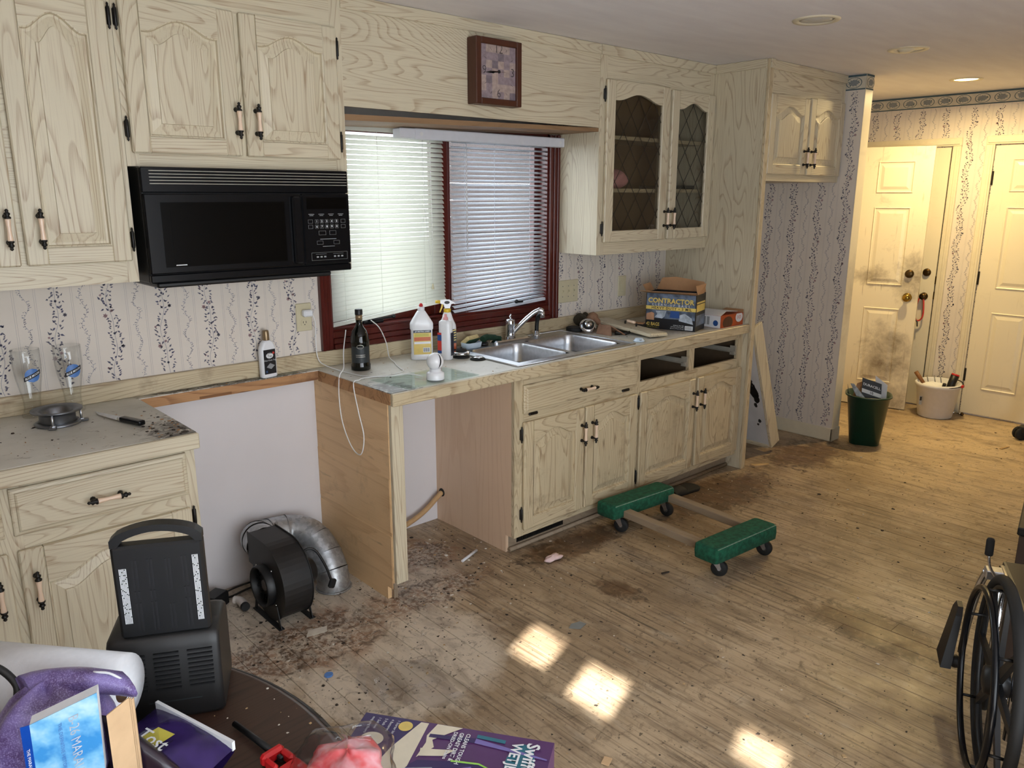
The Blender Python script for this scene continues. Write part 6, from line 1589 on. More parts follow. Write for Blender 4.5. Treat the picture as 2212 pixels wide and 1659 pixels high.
m = MB(); m.smooth = True; m.tube(bez([bp(.0, .158, .262), bp(.09, .145, .258), bp(.165, .04, .262), bp(.15, -.04, .280), bp(.09, -.09, .285)], 5), .004, 6); m.build('bail_wire', 'black_matte', bu)
m = MB(); m.bbox(-.016, .016, -.008, .008, -.010, .010, .003, Matrix.Translation(bp(.163, .06, .262))); m.build('bail_lug', 'red', bu)
def tool(name, label, a, b, r0, r1, mat, tip=None):
    m = MB(); m.smooth = True; m.tube([a, Vector(a).lerp(b, .5), b], [r0, (r0 + r1) / 2, r1], 10); o = m.build(name, mat); tag(o, label, 'tool', 'tools in the white bucket')
    if tip: m = MB(); m.smooth = True; m.tube([b, Vector(b) + (Vector(b) - Vector(a)).normalized() * .012], [r1 * 1.02, r1 * .9], 10); m.build('end_cap', tip, o)
tool('wooden_handle', 'brown wooden handle leaning out of the white bucket', bp(-.07, -.02, .20), bp(-.165, -.03, .325), .013, .016, 'rust_paint')
tool('torch_handle', 'black handle with a red end standing in the white bucket', bp(.07, .05, .20), bp(.105, .03, .335), .026, .030, 'black_matte', 'red')
for i, (a, b) in enumerate(((bp(-.01, -.02, .20), bp(-.035, -.05, .305)), (bp(.03, -.03, .20), bp(.005, -.05, .318)), (bp(-.06, -.08, .20), bp(-.085, -.10, .29)))):
    tool('metal_rod', ('thin metal rod in the middle of the white bucket', 'tallest thin metal rod in the white bucket', 'thin dark rod at the back left of the white bucket')[i], a, b, .0035, .0035, 'dull_metal')
tool('short_black_tube', 'short black tube lying among the tools in the white bucket', bp(.035, .06, .22), bp(.042, .075, .272), .013, .013, 'black_matte')
cl = blobby(tuple(bp(-.03, 0, .225)), (.10, .09, .035), 9, .15); tag(cl.build('white_rag', 'paper_white'), 'white rag bundled inside the white bucket', 'rag')
hw = thing('door_stop', 'small chrome door stop on the floor at the hall door corner', 'door stop', (5.66, -1.11, 0))
m = MB(); m.smooth = True; m.lathe([(.012, 0), (.010, .01), (.006, .014), (.006, .05), (.012, .052), (.010, .066), (.002, .068)], (5.66, -1.06, .014), (0, -1, 0), 10); m.build('spring', 'chrome', hw)
m = MB(); m.smooth = True; m.sphere((5.655, -1.135, .014), .0135, 10, 8); m.build('rubber_tip', 'bronze', hw)
cw = thing('caster_wheel', 'black caster of a stand at the right edge by the hall door', 'caster', (5.32, -1.65, 0))
for s_ in (-.018, .018):
    m = MB(); m.smooth = True; m.lathe([(.010, -.012), (.040, -.012), (.046, -.006), (.046, .006), (.040, .012), (.010, .012)], (5.30 + s_ * .7, -1.63 + s_ * .7, .046), (.7, .7, 0), 20); m.build('wheel', 'rubber', cw)
m = MB(); m.bbox(5.27, 5.36, -1.70, -1.61, .055, .098, .014).bbox(5.30, 5.34, -1.72, -1.68, .098, .40, .006); m.build('hood', 'black_matte', cw)

# ------------------------------------------------------------------ round table and what lies on it
TZ = .740; TC = Vector((-.948, -1.969, 0)); TR_ = .647
tb = thing('round_table', 'dark round wooden table in the lower left corner', 'table', tuple(TC))
m = MB(); m.smooth = True; m.loft([m.ring((TC.x, TC.y, TZ - .028), (0, 0, 1), TR_ - .006, 96), m.ring((TC.x, TC.y, TZ - .024), (0, 0, 1), TR_, 96), m.ring((TC.x, TC.y, TZ - .005), (0, 0, 1), TR_, 96), m.ring((TC.x, TC.y, TZ - .001), (0, 0, 1), TR_ - .004, 96), m.ring((TC.x, TC.y, TZ), (0, 0, 1), TR_ - .010, 96)]); m.build('table_top', 'table_wood', tb)
m = MB(); m.smooth = True; er = m.ring((TC.x, TC.y, TZ - .0145), (0, 0, 1), TR_ + .001, 96); m.tube(er + [er[0]], .010, 6); m.build('edge_band', 'black_dusty', tb)
m = MB(); m.smooth = True; m.lathe([(.09, .10), (.05, .16), (.045, .5), (.08, .62), (.20, .711)], tuple(TC), (0, 0, 1), 20); m.build('pedestal', 'table_wood', tb)
for k in range(4): m = MB(); m.bbox(0, .40, -.03, .03, .0008, .10, .02, Matrix.Translation(TC) @ Matrix.Rotation(k * PI / 2 + .6, 4, 'Z')); m.build('foot', 'table_wood', tb)

# space heater, local frame: u right, d back, z up
ew, eb = Vector((.886, -.463, 0)), Vector((.463, .886, 0))
HO = Vector((-.424, -1.849, TZ + .0006)) - ew * .187
HM = Matrix(((ew.x, eb.x, 0, HO.x), (ew.y, eb.y, 0, HO.y), (0, 0, 1, HO.z), (0, 0, 0, 1)))
ht = thing('space_heater', 'dusty black plastic space heater on the round table', 'heater', tuple(HO))
prof = [(.012, 0), (.004, .010), (.005, .055), (.006, .100), (.009, .140), (.012, .158), (.020, .165), (.120, .165), (.140, .158), (.152, .140), (.156, .010), (.150, 0)]
m = MB(); m.smooth = True; rings = []
for u, k in ((.0, .93), (.006, .98), (.018, 1.0), (.169, 1.0), (.181, .98), (.187, .93)): rings.append([tuple(HM @ Vector((u, .08 + (d_ - .08) * k, .0825 + (h - .0825) * k - .0825 * (1 - k) * 0))) for d_, h in prof])
m.loft(rings); mn = min(v[2] for v in m.v); m.build('heater_body', 'black_dusty', ht)
for g0 in (.020, .076, .132):
    for k in range(9):
        h = .064 + k * .0085; dd = .0068 + max(0, h - .10) * .05
        m = MB(); m.box(g0, g0 + .042, dd - .0035, dd + .002, h, h + .0032); m.xf(HM); m.build('vent_slat', 'black_matte', ht)
m = MB(); m.poly([tuple(HM @ Vector(p)) for p in ((.06, .0046, .038), (.15, .0046, .038), (.15, .0050, .050), (.06, .0050, .050))]); m.build('rating_label', 'label_dark', ht, recalc=False)

# flat black charger standing on the heater
cg = thing('charger_unit', 'flat black charger with a carrying handle standing on the heater', 'charger', tuple(HM @ Vector((.08, .06, .166))))
GM = HM @ Matrix.Translation((.0265, .0150, .1655)) @ Matrix.Rotation(math.radians(2.0), 4, 'X') @ Matrix.Diagonal((.955, .9, .93, 1))
m = MB(); m.bbox(0, .155, 0, .030, 0, .190, .005, GM); m.build('case', 'black_matte', cg)
hp = []
for i in range(15): q = i / 14; hp.append((.0 + .155 * q, .190 + .026 * math.sin(PI * q) ** .6 + .012))
inn = []
for i in range(13): q = .12 + .76 * i / 12; inn.append((.155 * q, .190 + .014 * math.sin(PI * (i / 12)) ** .7 + .006))
m = MB()
for k in range(14):
    a, b = hp[k], hp[k + 1]
    ia, ib = [(p[0], .196 + .019 * math.sin(PI * min(1, max(0, (p[0] - .016) / .123))) ** .7 if .016 < p[0] < .139 else .188) for p in (a, b)]
    m.loft([[tuple(GM @ Vector((x_, y_, z_))) for x_, y_, z_ in ((a[0], .002, ia[1]), (b[0], .002, ib[1]), (b[0], .002, b[1]), (a[0], .002, a[1]))], [tuple(GM @ Vector((x_, y_, z_))) for x_, y_, z_ in ((a[0], .028, ia[1]), (b[0], .028, ib[1]), (b[0], .028, b[1]), (a[0], .028, a[1]))]])
m.build('carry_handle', 'black_matte', cg)
for ci, x0 in enumerate((.032, .058, .088, .116)):
    for dx in (0, .0065):
        for z0, z1 in ((.014, .074), (.080, .098), (.104, .162)) if ci != 2 else ((.014, .066), (.096, .160)):
            m = MB(); m.box(x0 + dx, x0 + dx + .0035, -.0008, .0004, z0, z1); m.xf(GM); m.build('vent_slot', 'ink', cg)
for x0, x1, z0, z1 in ((.010, .024, .030, .150), (.134, .147, .022, .165)):
    m = MB(); m.poly([tuple(GM @ Vector(p)) for p in ((x0, -.0006, z0), (x1, -.0006, z0), (x1, -.0006, z1), (x0, -.0006, z1))]); lb = m.build('label', 'ink', cg, recalc=False)
    m = MB(); rg = random.Random(int(x0 * 1000)); n_ = int((x1 - x0) / .0022)
    for c_ in range(n_):
        z = z0 + .003
        while z < z1 - .004:
            L_ = rg.uniform(.006, .030); xx = x0 + .0012 + c_ * .0022
            m.poly([tuple(GM @ Vector(p)) for p in ((xx, -.0010, z), (xx + .0012, -.0010, z), (xx + .0012, -.0010, min(z + L_, z1 - .003)), (xx, -.0010, min(z + L_, z1 - .003)))]); z += L_ + .0018
    m.build('label_text', 'ink_white', lb, recalc=False)

# paper towel roll
RE = Vector((-.590, -1.865, .876)); ra = Vector((-.64, .77, 0)).normalized()
pt = thing('paper_towel_roll', 'white paper towel roll lying on the bags', 'paper roll', tuple(RE))
m = MB(); m.smooth = True
m.loft([m.ring(RE, ra, .020, 32), m.ring(RE, ra, .058, 32), m.ring(RE + ra * .28, ra, .058, 32), m.ring(RE + ra * .28, ra, .020, 32)], False, False); m.build('paper', 'paper_white', pt)
m = MB(); m.smooth = True; m.loft([m.ring(RE + ra * .001, ra, .0215, 24), m.ring(RE + ra * .279, ra, .0215, 24)], False, False); m.build('core_tube', 'core', pt)

# shopping bag heap
bg_ = thing('woven_shopping_bag', 'crumpled purple woven shopping bag in the lower left corner', 'bag', (-.70, -1.88, TZ))
m = blobby((-.700, -1.895, .850), (.088, .066, .104), 14, .12, 40, 26, flat=.1085); m.build('bag_body', 'woven', bg_)
m = MB(); m.smooth = True       # folded-over top of the bag
fo = []
for i in range(9):
    q = i / 8; c_ = Vector((-.725 + .125 * q, -1.865 - .070 * q, .935 + .020 * math.sin(PI * q) - .012 * q))
    fo.append([tuple(c_ + Vector((.012 * math.cos(a_) * .5, -.030 * math.cos(a_), .020 * math.sin(a_) * (1 + .3 * math.sin(5 * q + a_))))) for a_ in [2 * PI * k / 10 for k in range(10)]])
m.loft(fo); m.build('folded_top', 'woven', bg_)
m = MB(); m.smooth = True
m.loft([[(-.640 + .028 * i, -1.915 - .030 * i + .030 * math.cos(q), TZ + .012 + (.150 - .034 * i) * (.5 + .5 * math.sin(q)) * (1 + .06 * math.sin(3 * q))) for q in [2 * PI * k / 14 for k in range(14)]] for i in range(4)]); m.build('bag_flank', 'dark_bag', bg_)
m = MB(); m.smooth = True
for k in range(3): m.tube(bez([(-.640, -1.918 - .003 * k, .957 - .010 * k), (-.622, -1.932 - .002 * k, .954 - .010 * k), (-.606, -1.943, .940 - .009 * k)], 4), .0022, 5)
m.build('bag_lettering', 'ink_white', bg_)
m = MB(); m.smooth = True; m.tube(bez([(-.80, -1.80, .93), (-.775, -1.80, .965), (-.748, -1.815, .962), (-.730, -1.84, .938), (-.735, -1.855, .915)], 6), .006, 8); m.build('handle', 'motor_cord', bg_)
BK_TR, BK_TL, BK_BR = Vector((-.662, -2.031, .990)), Vector((-.741, -1.995, .958)), Vector((-.661, -2.012, .850))
e1 = (BK_TR - BK_TL); e2 = (BK_BR - BK_TR); bnn = e1.cross(e2).normalized()
if bnn.dot(CAM_LOC - BK_TR) < 0: bnn = -bnn
bkx = thing('paperback_book', 'blue sky covered paperback leaning on the purple bag', 'book', tuple(BK_BR - e1 * .5))
Cn = [BK_TL, BK_TR, BK_TR + e2, BK_TL + e2]
m = MB(); m.loft([[tuple(p) for p in Cn], [tuple(p - bnn * .0012) for p in Cn]]); m.build('front_cover', 'book_sky', bkx)
m = MB(); m.loft([[tuple(p - bnn * .0014) for p in Cn], [tuple(p - bnn * .0185) for p in Cn]]); m.build('pages', 'paper_white', bkx)
sp0 = -e1.normalized() * .0135 - bnn * .004
m = MB(); m.loft([[tuple(p) for p in (BK_TL, BK_TL + e2)] + [tuple(p) for p in (BK_TL + e2 + sp0, BK_TL + sp0)], [tuple(p - bnn * .0012) for p in (BK_TL, BK_TL + e2)] + [tuple(p - bnn * .0012) for p in (BK_TL + e2 + sp0, BK_TL + sp0)]]); m.build('spine', 'book_spine', bkx)
text('cover_lettering', 'B-26 MARAUDER', .020, 'cloth_pale', bkx, BK_TL + e1 * .62 + e2 * .12 + bnn * .0006, e2, e1, 'LEFT', .0, .9)
text('cover_lettering', 'THE DEFINITIVE HISTORY', .0075, 'logo_blue', bkx, BK_TL + e1 * .42 + e2 * .14 + bnn * .0006, e2, e1, 'LEFT')
text('spine_lettering', 'THE MARAUDER', .0065, 'ink_white', bkx, BK_TL + sp0 * .5 + e2 * .28 + bnn * .0008, e2, e1, 'LEFT')

kp_ = thing('folded_paper_bag', 'folded brown paper bag standing beside the blue paperback', 'paper bag', (-.61, -1.965, TZ))
for i in range(4):
    P0 = Vector((-.650 + .0045 * i, -2.012 + .004 * i, TZ + .001)); m = MB(); s0 = Vector((.034, .010, 0)) if i == 0 else Vector((.030, .012, 0)); tp = Vector((-.003, -.014, .205 - .004 * i))
    m.loft([[tuple(P0), tuple(P0 + s0), tuple(P0 + s0 + tp + Vector((0, 0, .008))), tuple(P0 + tp)], [tuple(p + Vector((.0015, .003, 0))) for p in (P0, P0 + s0, P0 + s0 + tp + Vector((0, 0, .008)), P0 + tp)]]); m.build('paper_fold', 'kraft', kp_)

# snack bag
CA, CB = Vector((-.534, -1.838, TZ + .058)), Vector((-.476, -2.020, TZ + .052)); cu_ = (CB - CA); cd_ = Vector((-.93, -.37, 0)).normalized()
sn = thing('snack_bag', 'dark purple foil snack bag with a white top seam on the table', 'snack bag', tuple((CA + CB) / 2 + Vector((0, 0, -.03))))
m = MB(); m.smooth = True; nU, nV = 14, 12
def sb(u, v, s_):
    p = CA + cu_ * u + cd_ * (.19 * v) - Vector((0, 0, .040 * min(1, v * 1.6)))
    th = .034 * (math.sin(PI * min(1, u * .96 + .02)) ** .6) * (math.sin(PI * min(.999, v * .9 + .03)) ** .55) + .0012
    wob_ = .006 * math.sin(17 * u + 9 * v) * math.sin(PI * u) * math.sin(PI * v)
    return (p.x, p.y, max(p.z + th * s_ + (wob_ if s_ > 0 else 0) + (.012 if s_ > 0 else 0) * math.sin(PI * v), TZ + .0008))
for s_ in (1, -1):
    for i in range(nU):
        for j in range(nV): m.poly([sb(i / nU, j / nV, s_), sb((i + 1) / nU, j / nV, s_), sb((i + 1) / nU, (j + 1) / nV, s_), sb(i / nU, (j + 1) / nV, s_)])
bm_ = m.build('foil_body', 'chip_bag', sn)
bmx = bmesh.new(); bmx.from_mesh(bm_.data); bmesh.ops.remove_doubles(bmx, verts=bmx.verts[:], dist=.0008); bmesh.ops.recalc_face_normals(bmx, faces=bmx.faces[:]); bmx.to_mesh(bm_.data); bmx.free()
m = MB(); m.loft([[tuple(CA - cd_ * .002), tuple(CB - cd_ * .002), tuple(CB + cd_ * .004), tuple(CA + cd_ * .004)], [tuple(p + Vector((0, 0, .016))) for p in (CA - cd_ * .002, CB - cd_ * .002, CB + cd_ * .004, CA + cd_ * .004)]]); m.build('top_seam', 'ink_white', sn)
def flat_on(u, v, h=.002): p = Vector(sb(u, v, 1)); return p + Vector((0, 0, h))
m = MB(); m.poly([tuple(flat_on(*p)) for p in ((.30, .42), (.36, .26), (.52, .22), (.50, .36), (.40, .46))]); m.build('logo_flash', 'label_lime', sn, recalc=False)
text('logo_lettering', 'Tost', .034, 'ink_white', sn, flat_on(.30, .40, .010), cu_, -cd_, 'LEFT', .0004)

# long lighter
lt = thing('utility_lighter', 'red and black utility lighter on the round table', 'lighter', (-.42, -1.98, TZ))
LA, LB_ = Vector((-.428, -1.900, TZ + .010)), Vector((-.412, -2.015, TZ + .012)); ldir = (LB_ - LA).normalized(); lsd = Vector((-ldir.y, ldir.x, 0))
m = MB(); m.smooth = True; m.tube([LA, LA.lerp(LB_, .5), LB_], [.0055, .0055, .0065], 10); m.build('barrel', 'black_matte', lt)
LM2 = Matrix(((ldir.x, lsd.x, 0, LB_.x), (ldir.y, lsd.y, 0, LB_.y), (0, 0, 1, TZ + .0008), (0, 0, 0, 1)))
m = MB(); m.bbox(0, .016, -.026, .016, 0, .022, .005, LM2).bbox(.016, .048, .004, .016, 0, .022, .005, LM2).bbox(.016, .048, -.026, -.017, 0, .022, .004, LM2).bbox(.048, .11, -.026, .016, 0, .022, .006, LM2); m.build('grip', 'red', lt)
m = MB(); m.bbox(.018, .030, -.004, .0035, .006, .016, .002, LM2); m.build('trigger', 'ink', lt)

pb_ = thing('pink_plastic_bag', 'clear plastic bag with red and pink contents at the table edge', 'bag', (-.345, -2.125, TZ))
m = blobby((-.350, -2.160, TZ + .032), (.058, .066, .034), 31, .22, 30, 18, flat=.0312); m.build('pink_contents', 'pink_bag', pb_)
m = blobby((-.350, -2.160, TZ + .040), (.078, .086, .050), 32, .18, 30, 18, flat=.0392); m.build('clear_film', 'film', pb_)

# mop carton on a stool
LV = Vector((.562, -.827, 0)).normalized(); SV = Vector((-.827, -.562, 0)).normalized(); SO = Vector((-.132, -1.850, .600))
sw = thing('mop_starter_box', 'purple mop starter kit carton at the bottom centre', 'box', tuple(SO + LV * .2 + SV * .11 - Vector((0, 0, .11))))
SM = Matrix(((LV.x, SV.x, 0, SO.x), (LV.y, SV.y, 0, SO.y), (0, 0, 1, SO.z), (0, 0, 0, 1)))
m = MB(); m.box(0, .405, 0, .24, -.110, 0); m.xf(SM); m.build('carton', 'purple', sw)
def sq(pts, mat, nm, h=.0006): m = MB(); m.poly([tuple(SM @ Vector((u, v, h))) for u, v in pts]); return m.build(nm, mat, sw, recalc=False)
sq([(.001, .001), (.128, .001), (.120, .05), (.06, .239), (.001, .239)], 'purple_deep', 'end_print')
sq([(.125, .004), (.142, .004), (.142, .239), (.060, .239), (.092, .09)], 'cream_print', 'swoosh_print', .001)
sq([(.160, .002), (.215, .002), (.185, .030), (.165, .050), (.175, .070), (.150, .105), (.155, .06), (.150, .04)], 'cream_print', 'white_swoosh', .001)
sq([(.150, .078), (.180, .075), (.22, .068), (.20, .090), (.155, .100)], 'cream_print', 'white_swoosh', .0012)
sq([(.155, .034), (.25, .026), (.25, .040), (.155, .044)], 'purple_deep', 'mop_picture', .0014)
sq([(.25, .026), (.40, .052), (.40, .056), (.25, .040)], 'lilac', 'mop_pole_picture', .0014)
sq([(.25, .014), (.31, .018), (.31, .028), (.25, .024)], 'teal_print', 'pad_picture', .0014)
win = [(.155, .112), (.22, .100), (.275, .096), (.305, .108), (.322, .150), (.326, .239), (.10, .239), (.145, .125)]
sq(win, 'purple_deep', 'window_print', .0014)
sq([(.20, .135), (.262, .106), (.275, .125), (.24, .150)], 'lilac', 'bottle_picture', .0018); sq([(.135, .14), (.19, .125), (.215, .16), (.15, .20)], 'cloth_pale', 'highlight_print', .0018)
sq([(.275, .130), (.300, .112), (.310, .15), (.300, .19), (.280, .18)], 'cream_print', 'mop_head_picture', .0018)
m = MB(); m.tube([SM @ Vector((u, v, .0016)) for u, v in win[1:6]], .0022, 5); m.build('green_outline', 'lime', sw)
sq([(.350 + .028 * math.cos(q), .075 + .055 * math.sin(q)) for q in [2 * PI * i / 24 for i in range(24)]], 'teal_print', 'logo_roundel', .0010)
for i, c_ in enumerate(((.045, .075), (.055, .17))): sq([(c_[0] + .024 * math.cos(q), c_[1] + .020 * math.sin(q)) for q in [2 * PI * k / 20 for k in range(20)]], ('cream_print', 'label_yellow')[i], 'picture_roundel', .0012)
sq([(.098 + .015 * math.cos(q), .024 + .015 * math.sin(q)) for q in [2 * PI * k / 20 for k in range(20)]], 'label_yellow', 'seal', .0012)
st = lambda s_, sz, u, v, mat, b_=0.0, sx=1.0: text('carton_lettering', s_, sz, mat, sw, SM @ Vector((u, v, .0026)), SV, LV, 'LEFT', b_, sx)
st('Swiffer', .036, .366, .016, 'ink_white', .0010, 1.0); st('WETJET', .030, .335, .022, 'ink_white', .0008, .9)
st('CLEANS TOUGH', .012, .232, .018, 'ink_white', .0003); st('GREASY DIRT &', .012, .218, .018, 'ink_white', .0003); st('DRIED-ON Stains', .011, .205, .018, 'ink_white', .0002)
for i in range(5): st(('1 Starter kit', '4 Batteries', '5 Pads', '1 Solution', 'mopping floors')[i], .0085, .080 - i * .014, .012, 'ink_white')
sl_ = thing('low_stool', 'dark low stool under the purple mop carton', 'stool', tuple(SO + LV * .2 + SV * .13 - Vector((0, 0, .6))))
m = MB(); m.bbox(.02, .385, .02, .26, -.150, -.1106, .01); m.xf(SM); m.build('seat', 'table_wood', sl_)
for u in (.05, .355):
    for v in (.05, .23): m = MB(); m.box(u - .018, u + .018, v - .018, v + .018, -.5995, -.1505); m.xf(SM); m.build('leg', 'table_wood', sl_)

# ------------------------------------------------------------------ wheelchair at the right edge
wc = thing('wheelchair', 'black and chrome wheelchair at the lower right edge', 'wheelchair', (1.494, -2.592, 0), math.radians(25))
WM = ROOTM[wc.name]
def wb_(m, name, mat, parent=None): m.xf(WM); return m.build(name, mat, parent or wc)
for side, yo in ((1, 0.0), (-1, -.56)):
    C_ = (0, yo, .305)
    def circ(r, y_, n=72): return [(r * math.cos(2 * PI * i / n), y_, .305 + r * math.sin(2 * PI * i / n)) for i in range(n + 1)]
    m = MB(); m.smooth = True; m.tube(circ(.289, yo), .016, 10, False); whe = wb_(m, 'tire', 'rubber')
    m = MB(); m.smooth = True; m.tube(circ(.268, yo), .009, 8, False); wb_(m, 'wheel_rim', 'black_matte', whe)
    m = MB(); m.smooth = True; m.tube(circ(.258, yo + side * .050), .0095, 10, False); hr = wb_(m, 'hand_rim', 'black_gloss')
    for k in range(6):
        a = 2 * PI * k / 6 + .3; m = MB(); m.smooth = True; m.tube([(.262 * math.cos(a), yo, .305 + .262 * math.sin(a)), (.258 * math.cos(a), yo + side * .05, .305 + .258 * math.sin(a))], .005, 6); wb_(m, 'hand_rim_tab', 'black_matte', hr)
    for k in range(8):
        a = 2 * PI * k / 8; d_ = Vector((math.cos(a), 0, math.sin(a))); n_ = Vector((-d_.z, 0, d_.x)); c0 = Vector(C_)
        m = MB(); m.loft([[tuple(c0 + d_ * .03 + n_ * s * .017 + Vector((0, t_, 0))) for s, t_ in ((-1, -.008), (1, -.008), (1, .008), (-1, .008))], [tuple(c0 + d_ * .265 + n_ * s * .010 + Vector((0, t_, 0))) for s, t_ in ((-1, -.006), (1, -.006), (1, .006), (-1, .006))]]); wb_(m, 'spoke', 'black_matte', whe)
    m = MB(); m.smooth = True; m.lathe([(.012, -.035), (.040, -.030), (.045, 0), (.040, .030), (.014, .036), (.002, .037)], C_, (0, 1, 0), 20); wb_(m, 'hub', 'black_matte', whe)
    yf_ = yo - side * .045
    m = MB(); m.smooth = True
    m.tube([(-.03, yf_, .92), (-.02, yf_, .30), (-.02, yf_, .14)], .0125, 10).tube([(-.02, yf_, .50), (.36, yf_, .50), (.40, yf_, .47)], .0125, 10).tube([(-.02, yf_, .20), (.34, yf_, .20)], .0125, 10).tube([(.30, yf_, .50), (.32, yf_, .20), (.33, yf_, .14)], .0125, 10).tube([(-.03, yf_, .92), (-.12, yf_, .92)], .0125, 8); wb_(m, 'side_frame', 'chrome')
    m = MB(); m.smooth = True; m.lathe([(.01, -.012), (.085, -.012), (.095, -.006), (.095, .006), (.085, .012), (.01, .012)], (.36, yf_, .0955), (0, 1, 0), 24); wb_(m, 'front_caster', 'rubber')
    if side < 0:
        m = MB(); m.bbox(.0, .28, yf_ - .028, yf_ + .028, .695, .725, .010); wb_(m, 'armrest', 'vinyl_seat')
        m = MB(); m.smooth = True; m.tube([(.01, yf_, .50), (.01, yf_, .695)], .010, 8).tube([(.27, yf_, .50), (.27, yf_, .695)], .010, 8); wb_(m, 'armrest_post', 'chrome')
    # wheel lock
    m = MB(); m.smooth = True; m.tube(bez([(.26, yo - side * .02, .50), (.275, yo + side * .005, .535), (.285, yo + side * .012, .575)], 4), .0045, 8); bra = wb_(m, 'brake_lever', 'chrome')
    m = MB(); m.smooth = True; m.lathe([(.010, 0), (.012, .004), (.012, .050), (.009, .056), (.002, .058)], (.285, yo + side * .012, .570), (.05, 0, 1), 12); wb_(m, 'brake_grip', 'rubber', bra)
    m = MB(); m.bbox(.29, .335, yo - side * .02 - .02, yo - side * .02 + .03, .485, .515, .003); wb_(m, 'brake_clamp', 'steel', bra)
    # leg rest with the foot plate folded up
    m = MB(); m.smooth = True; m.tube(bez([(.33, yo + side * .000, .50), (.355, yo + side * .012, .43), (.375, yo + side * .025, .29), (.380, yo + side * .030, .17)], 6), .012, 10); lr = wb_(m, 'leg_rest_tube', 'chrome')
    m = MB(); m.smooth = True; m.sphere((.375, yo + side * .045, .135), .022, 12, 8); wb_(m, 'footplate_pivot', 'black_matte', lr)
    P0 = Vector((.365, yo + side * .062, .130)); m = MB()
    m.loft([[tuple(P0 + Vector((dx, side * dy, 0))) for dx, dy in ((-.040, .0), (.075, .0), (.075, .032), (-.040, .032))], [tuple(P0 + Vector((.03, side * -.020, .17)) + Vector((dx, side * dy, 0))) for dx, dy in ((-.020, 0), (.060, 0), (.060, .020), (-.020, .020))], [tuple(P0 + Vector((.04, side * -.024, .192)) + Vector((dx, side * dy, 0))) for dx, dy in ((.0, 0), (.045, 0), (.045, .016), (.0, .016))]]); wb_(m, 'footplate', 'black_matte', lr)
m = MB(); m.bbox(-.01, .40, -.51, -.05, .485, .512, .008); wb_(m, 'seat', 'vinyl_seat')
m = MB(); m.bbox(-.045, -.018, -.52, -.04, .55, .90, .008); wb_(m, 'backrest', 'vinyl_seat')
m = MB(); m.smooth = True; m.tube([(.1, -.515, .20), (.2, -.28, .35), (.1, -.045, .495)], .011, 8).tube([(.1, -.045, .20), (.2, -.28, .35), (.1, -.515, .495)], .011, 8); wb_(m, 'cross_brace', 'chrome')

# stack of boxes beyond the wheelchair and the carton corner by its wheel
sb_ = thing('brown_storage_box', 'dark brown box with a pale label behind the wheelchair', 'box', (2.51, -2.573, 0), math.radians(12))
BMx = ROOTM[sb_.name]
m = MB(); m.bbox(-.30, .30, -.30, .205, .001, .50, .004); m.xf(BMx); m.build('carton', 'brown_box', sb_)
m = MB(); m.bbox(-.31, .31, -.31, .212, .5005, .53, .004); m.xf(BMx); m.build('lid', 'black_matte', sb_)
m = MB(); m.poly([tuple(BMx @ Vector(p)) for p in ((-.3006, .02, .30), (-.3006, .17, .30), (-.3006, .17, .46), (-.3006, .02, .46))]); m.build('label', 'cardboard', sb_, recalc=False)
sb2 = thing('black_case', 'black case resting on the dark brown box at the right edge', 'case', (2.56, -2.553, .53), math.radians(12))
BMx = ROOTM[sb2.name]
m = MB(); m.bbox(-.26, .28, -.26, .17, .0008, .145, .02); m.xf(BMx); m.build('case_shell', 'black_matte', sb2)
m = MB(); m.bbox(-.28, -.255, -.20, .14, .13, .175, .01); m.xf(BMx); m.build('case_rim', 'black_dusty', sb2)
ct = thing('cardboard_box', 'open cardboard box corner at the lower right edge', 'box', (1.13, -3.10, 0), math.radians(-12))
BMx = ROOTM[ct.name]
m = MB(); m.box(-.18, .18, -.15, .15, 0.001, .004).box(-.18, .18, -.15, -.146, .004, .30).box(-.18, .18, .146, .15, .004, .30).box(-.18, -.176, -.146, .146, .004, .30).box(.176, .18, -.146, .146, .004, .30); m.xf(BMx); m.build('carton', 'cardboard', ct)
m = MB(); m.loft([[tuple(BMx @ Vector(p)) for p in ((-.18, .15, .30), (.18, .15, .30), (.16, .24, .345), (-.16, .24, .345))], [tuple(BMx @ Vector(p)) for p in ((-.18, .153, .302), (.18, .153, .302), (.16, .243, .348), (-.16, .243, .348))]]); m.build('flap', 'cardboard', ct)

# ------------------------------------------------------------------ litter on the floor and counter
def chip(name, label, pts, mat, th=.002, cat='litter'):
    m = MB(); m.loft([[(p[0], p[1], .0012) for p in pts], [(p[0], p[1], .0012 + th) for p in pts]]); return tag(m.build(name, mat), label, cat, 'litter on the floor')
m = MB(); m.smooth = True; m.tube([(1.205, -.492, .008), (1.330, -.447, .008)], .0065, 8); o = m.build('white_tube', 'white_matte'); tag(o, 'short white plastic tube on the floor of the dishwasher bay', 'litter', 'litter on the floor')
m = blobby((1.538, -.757, .014), (.050, .026, .012), 5, .35, 18, 8, flat=.0125); tag(m.build('crumpled_tissue', 'tissue'), 'crumpled pink tissue on the bare floor', 'litter', 'litter on the floor')
chip('bottle_top', 'small blue and white bottle top on the pale floor patch', [(.299 + .016 * math.cos(q), -.864 + .014 * math.sin(q)) for q in [2 * PI * i / 14 for i in range(14)]], 'logo_blue', .006)
chip('tile_square', 'small tan square chip near the purple mop carton', [(.690, -1.835), (.722, -1.822), (.712, -1.800), (.682, -1.812)], 'kraft', .004)
chip('paint_flake', 'large grey paint flake beside the bright sun patch', [(1.16, -1.22), (1.19, -1.255), (1.235, -1.245), (1.23, -1.215), (1.19, -1.205)], 'border_grey', .0015)
chip('white_flake', 'white plaster flake in front of the blower', [(.36, -.585), (.44, -.60), (.46, -.565), (.39, -.545)], 'pale_chip', .0015)
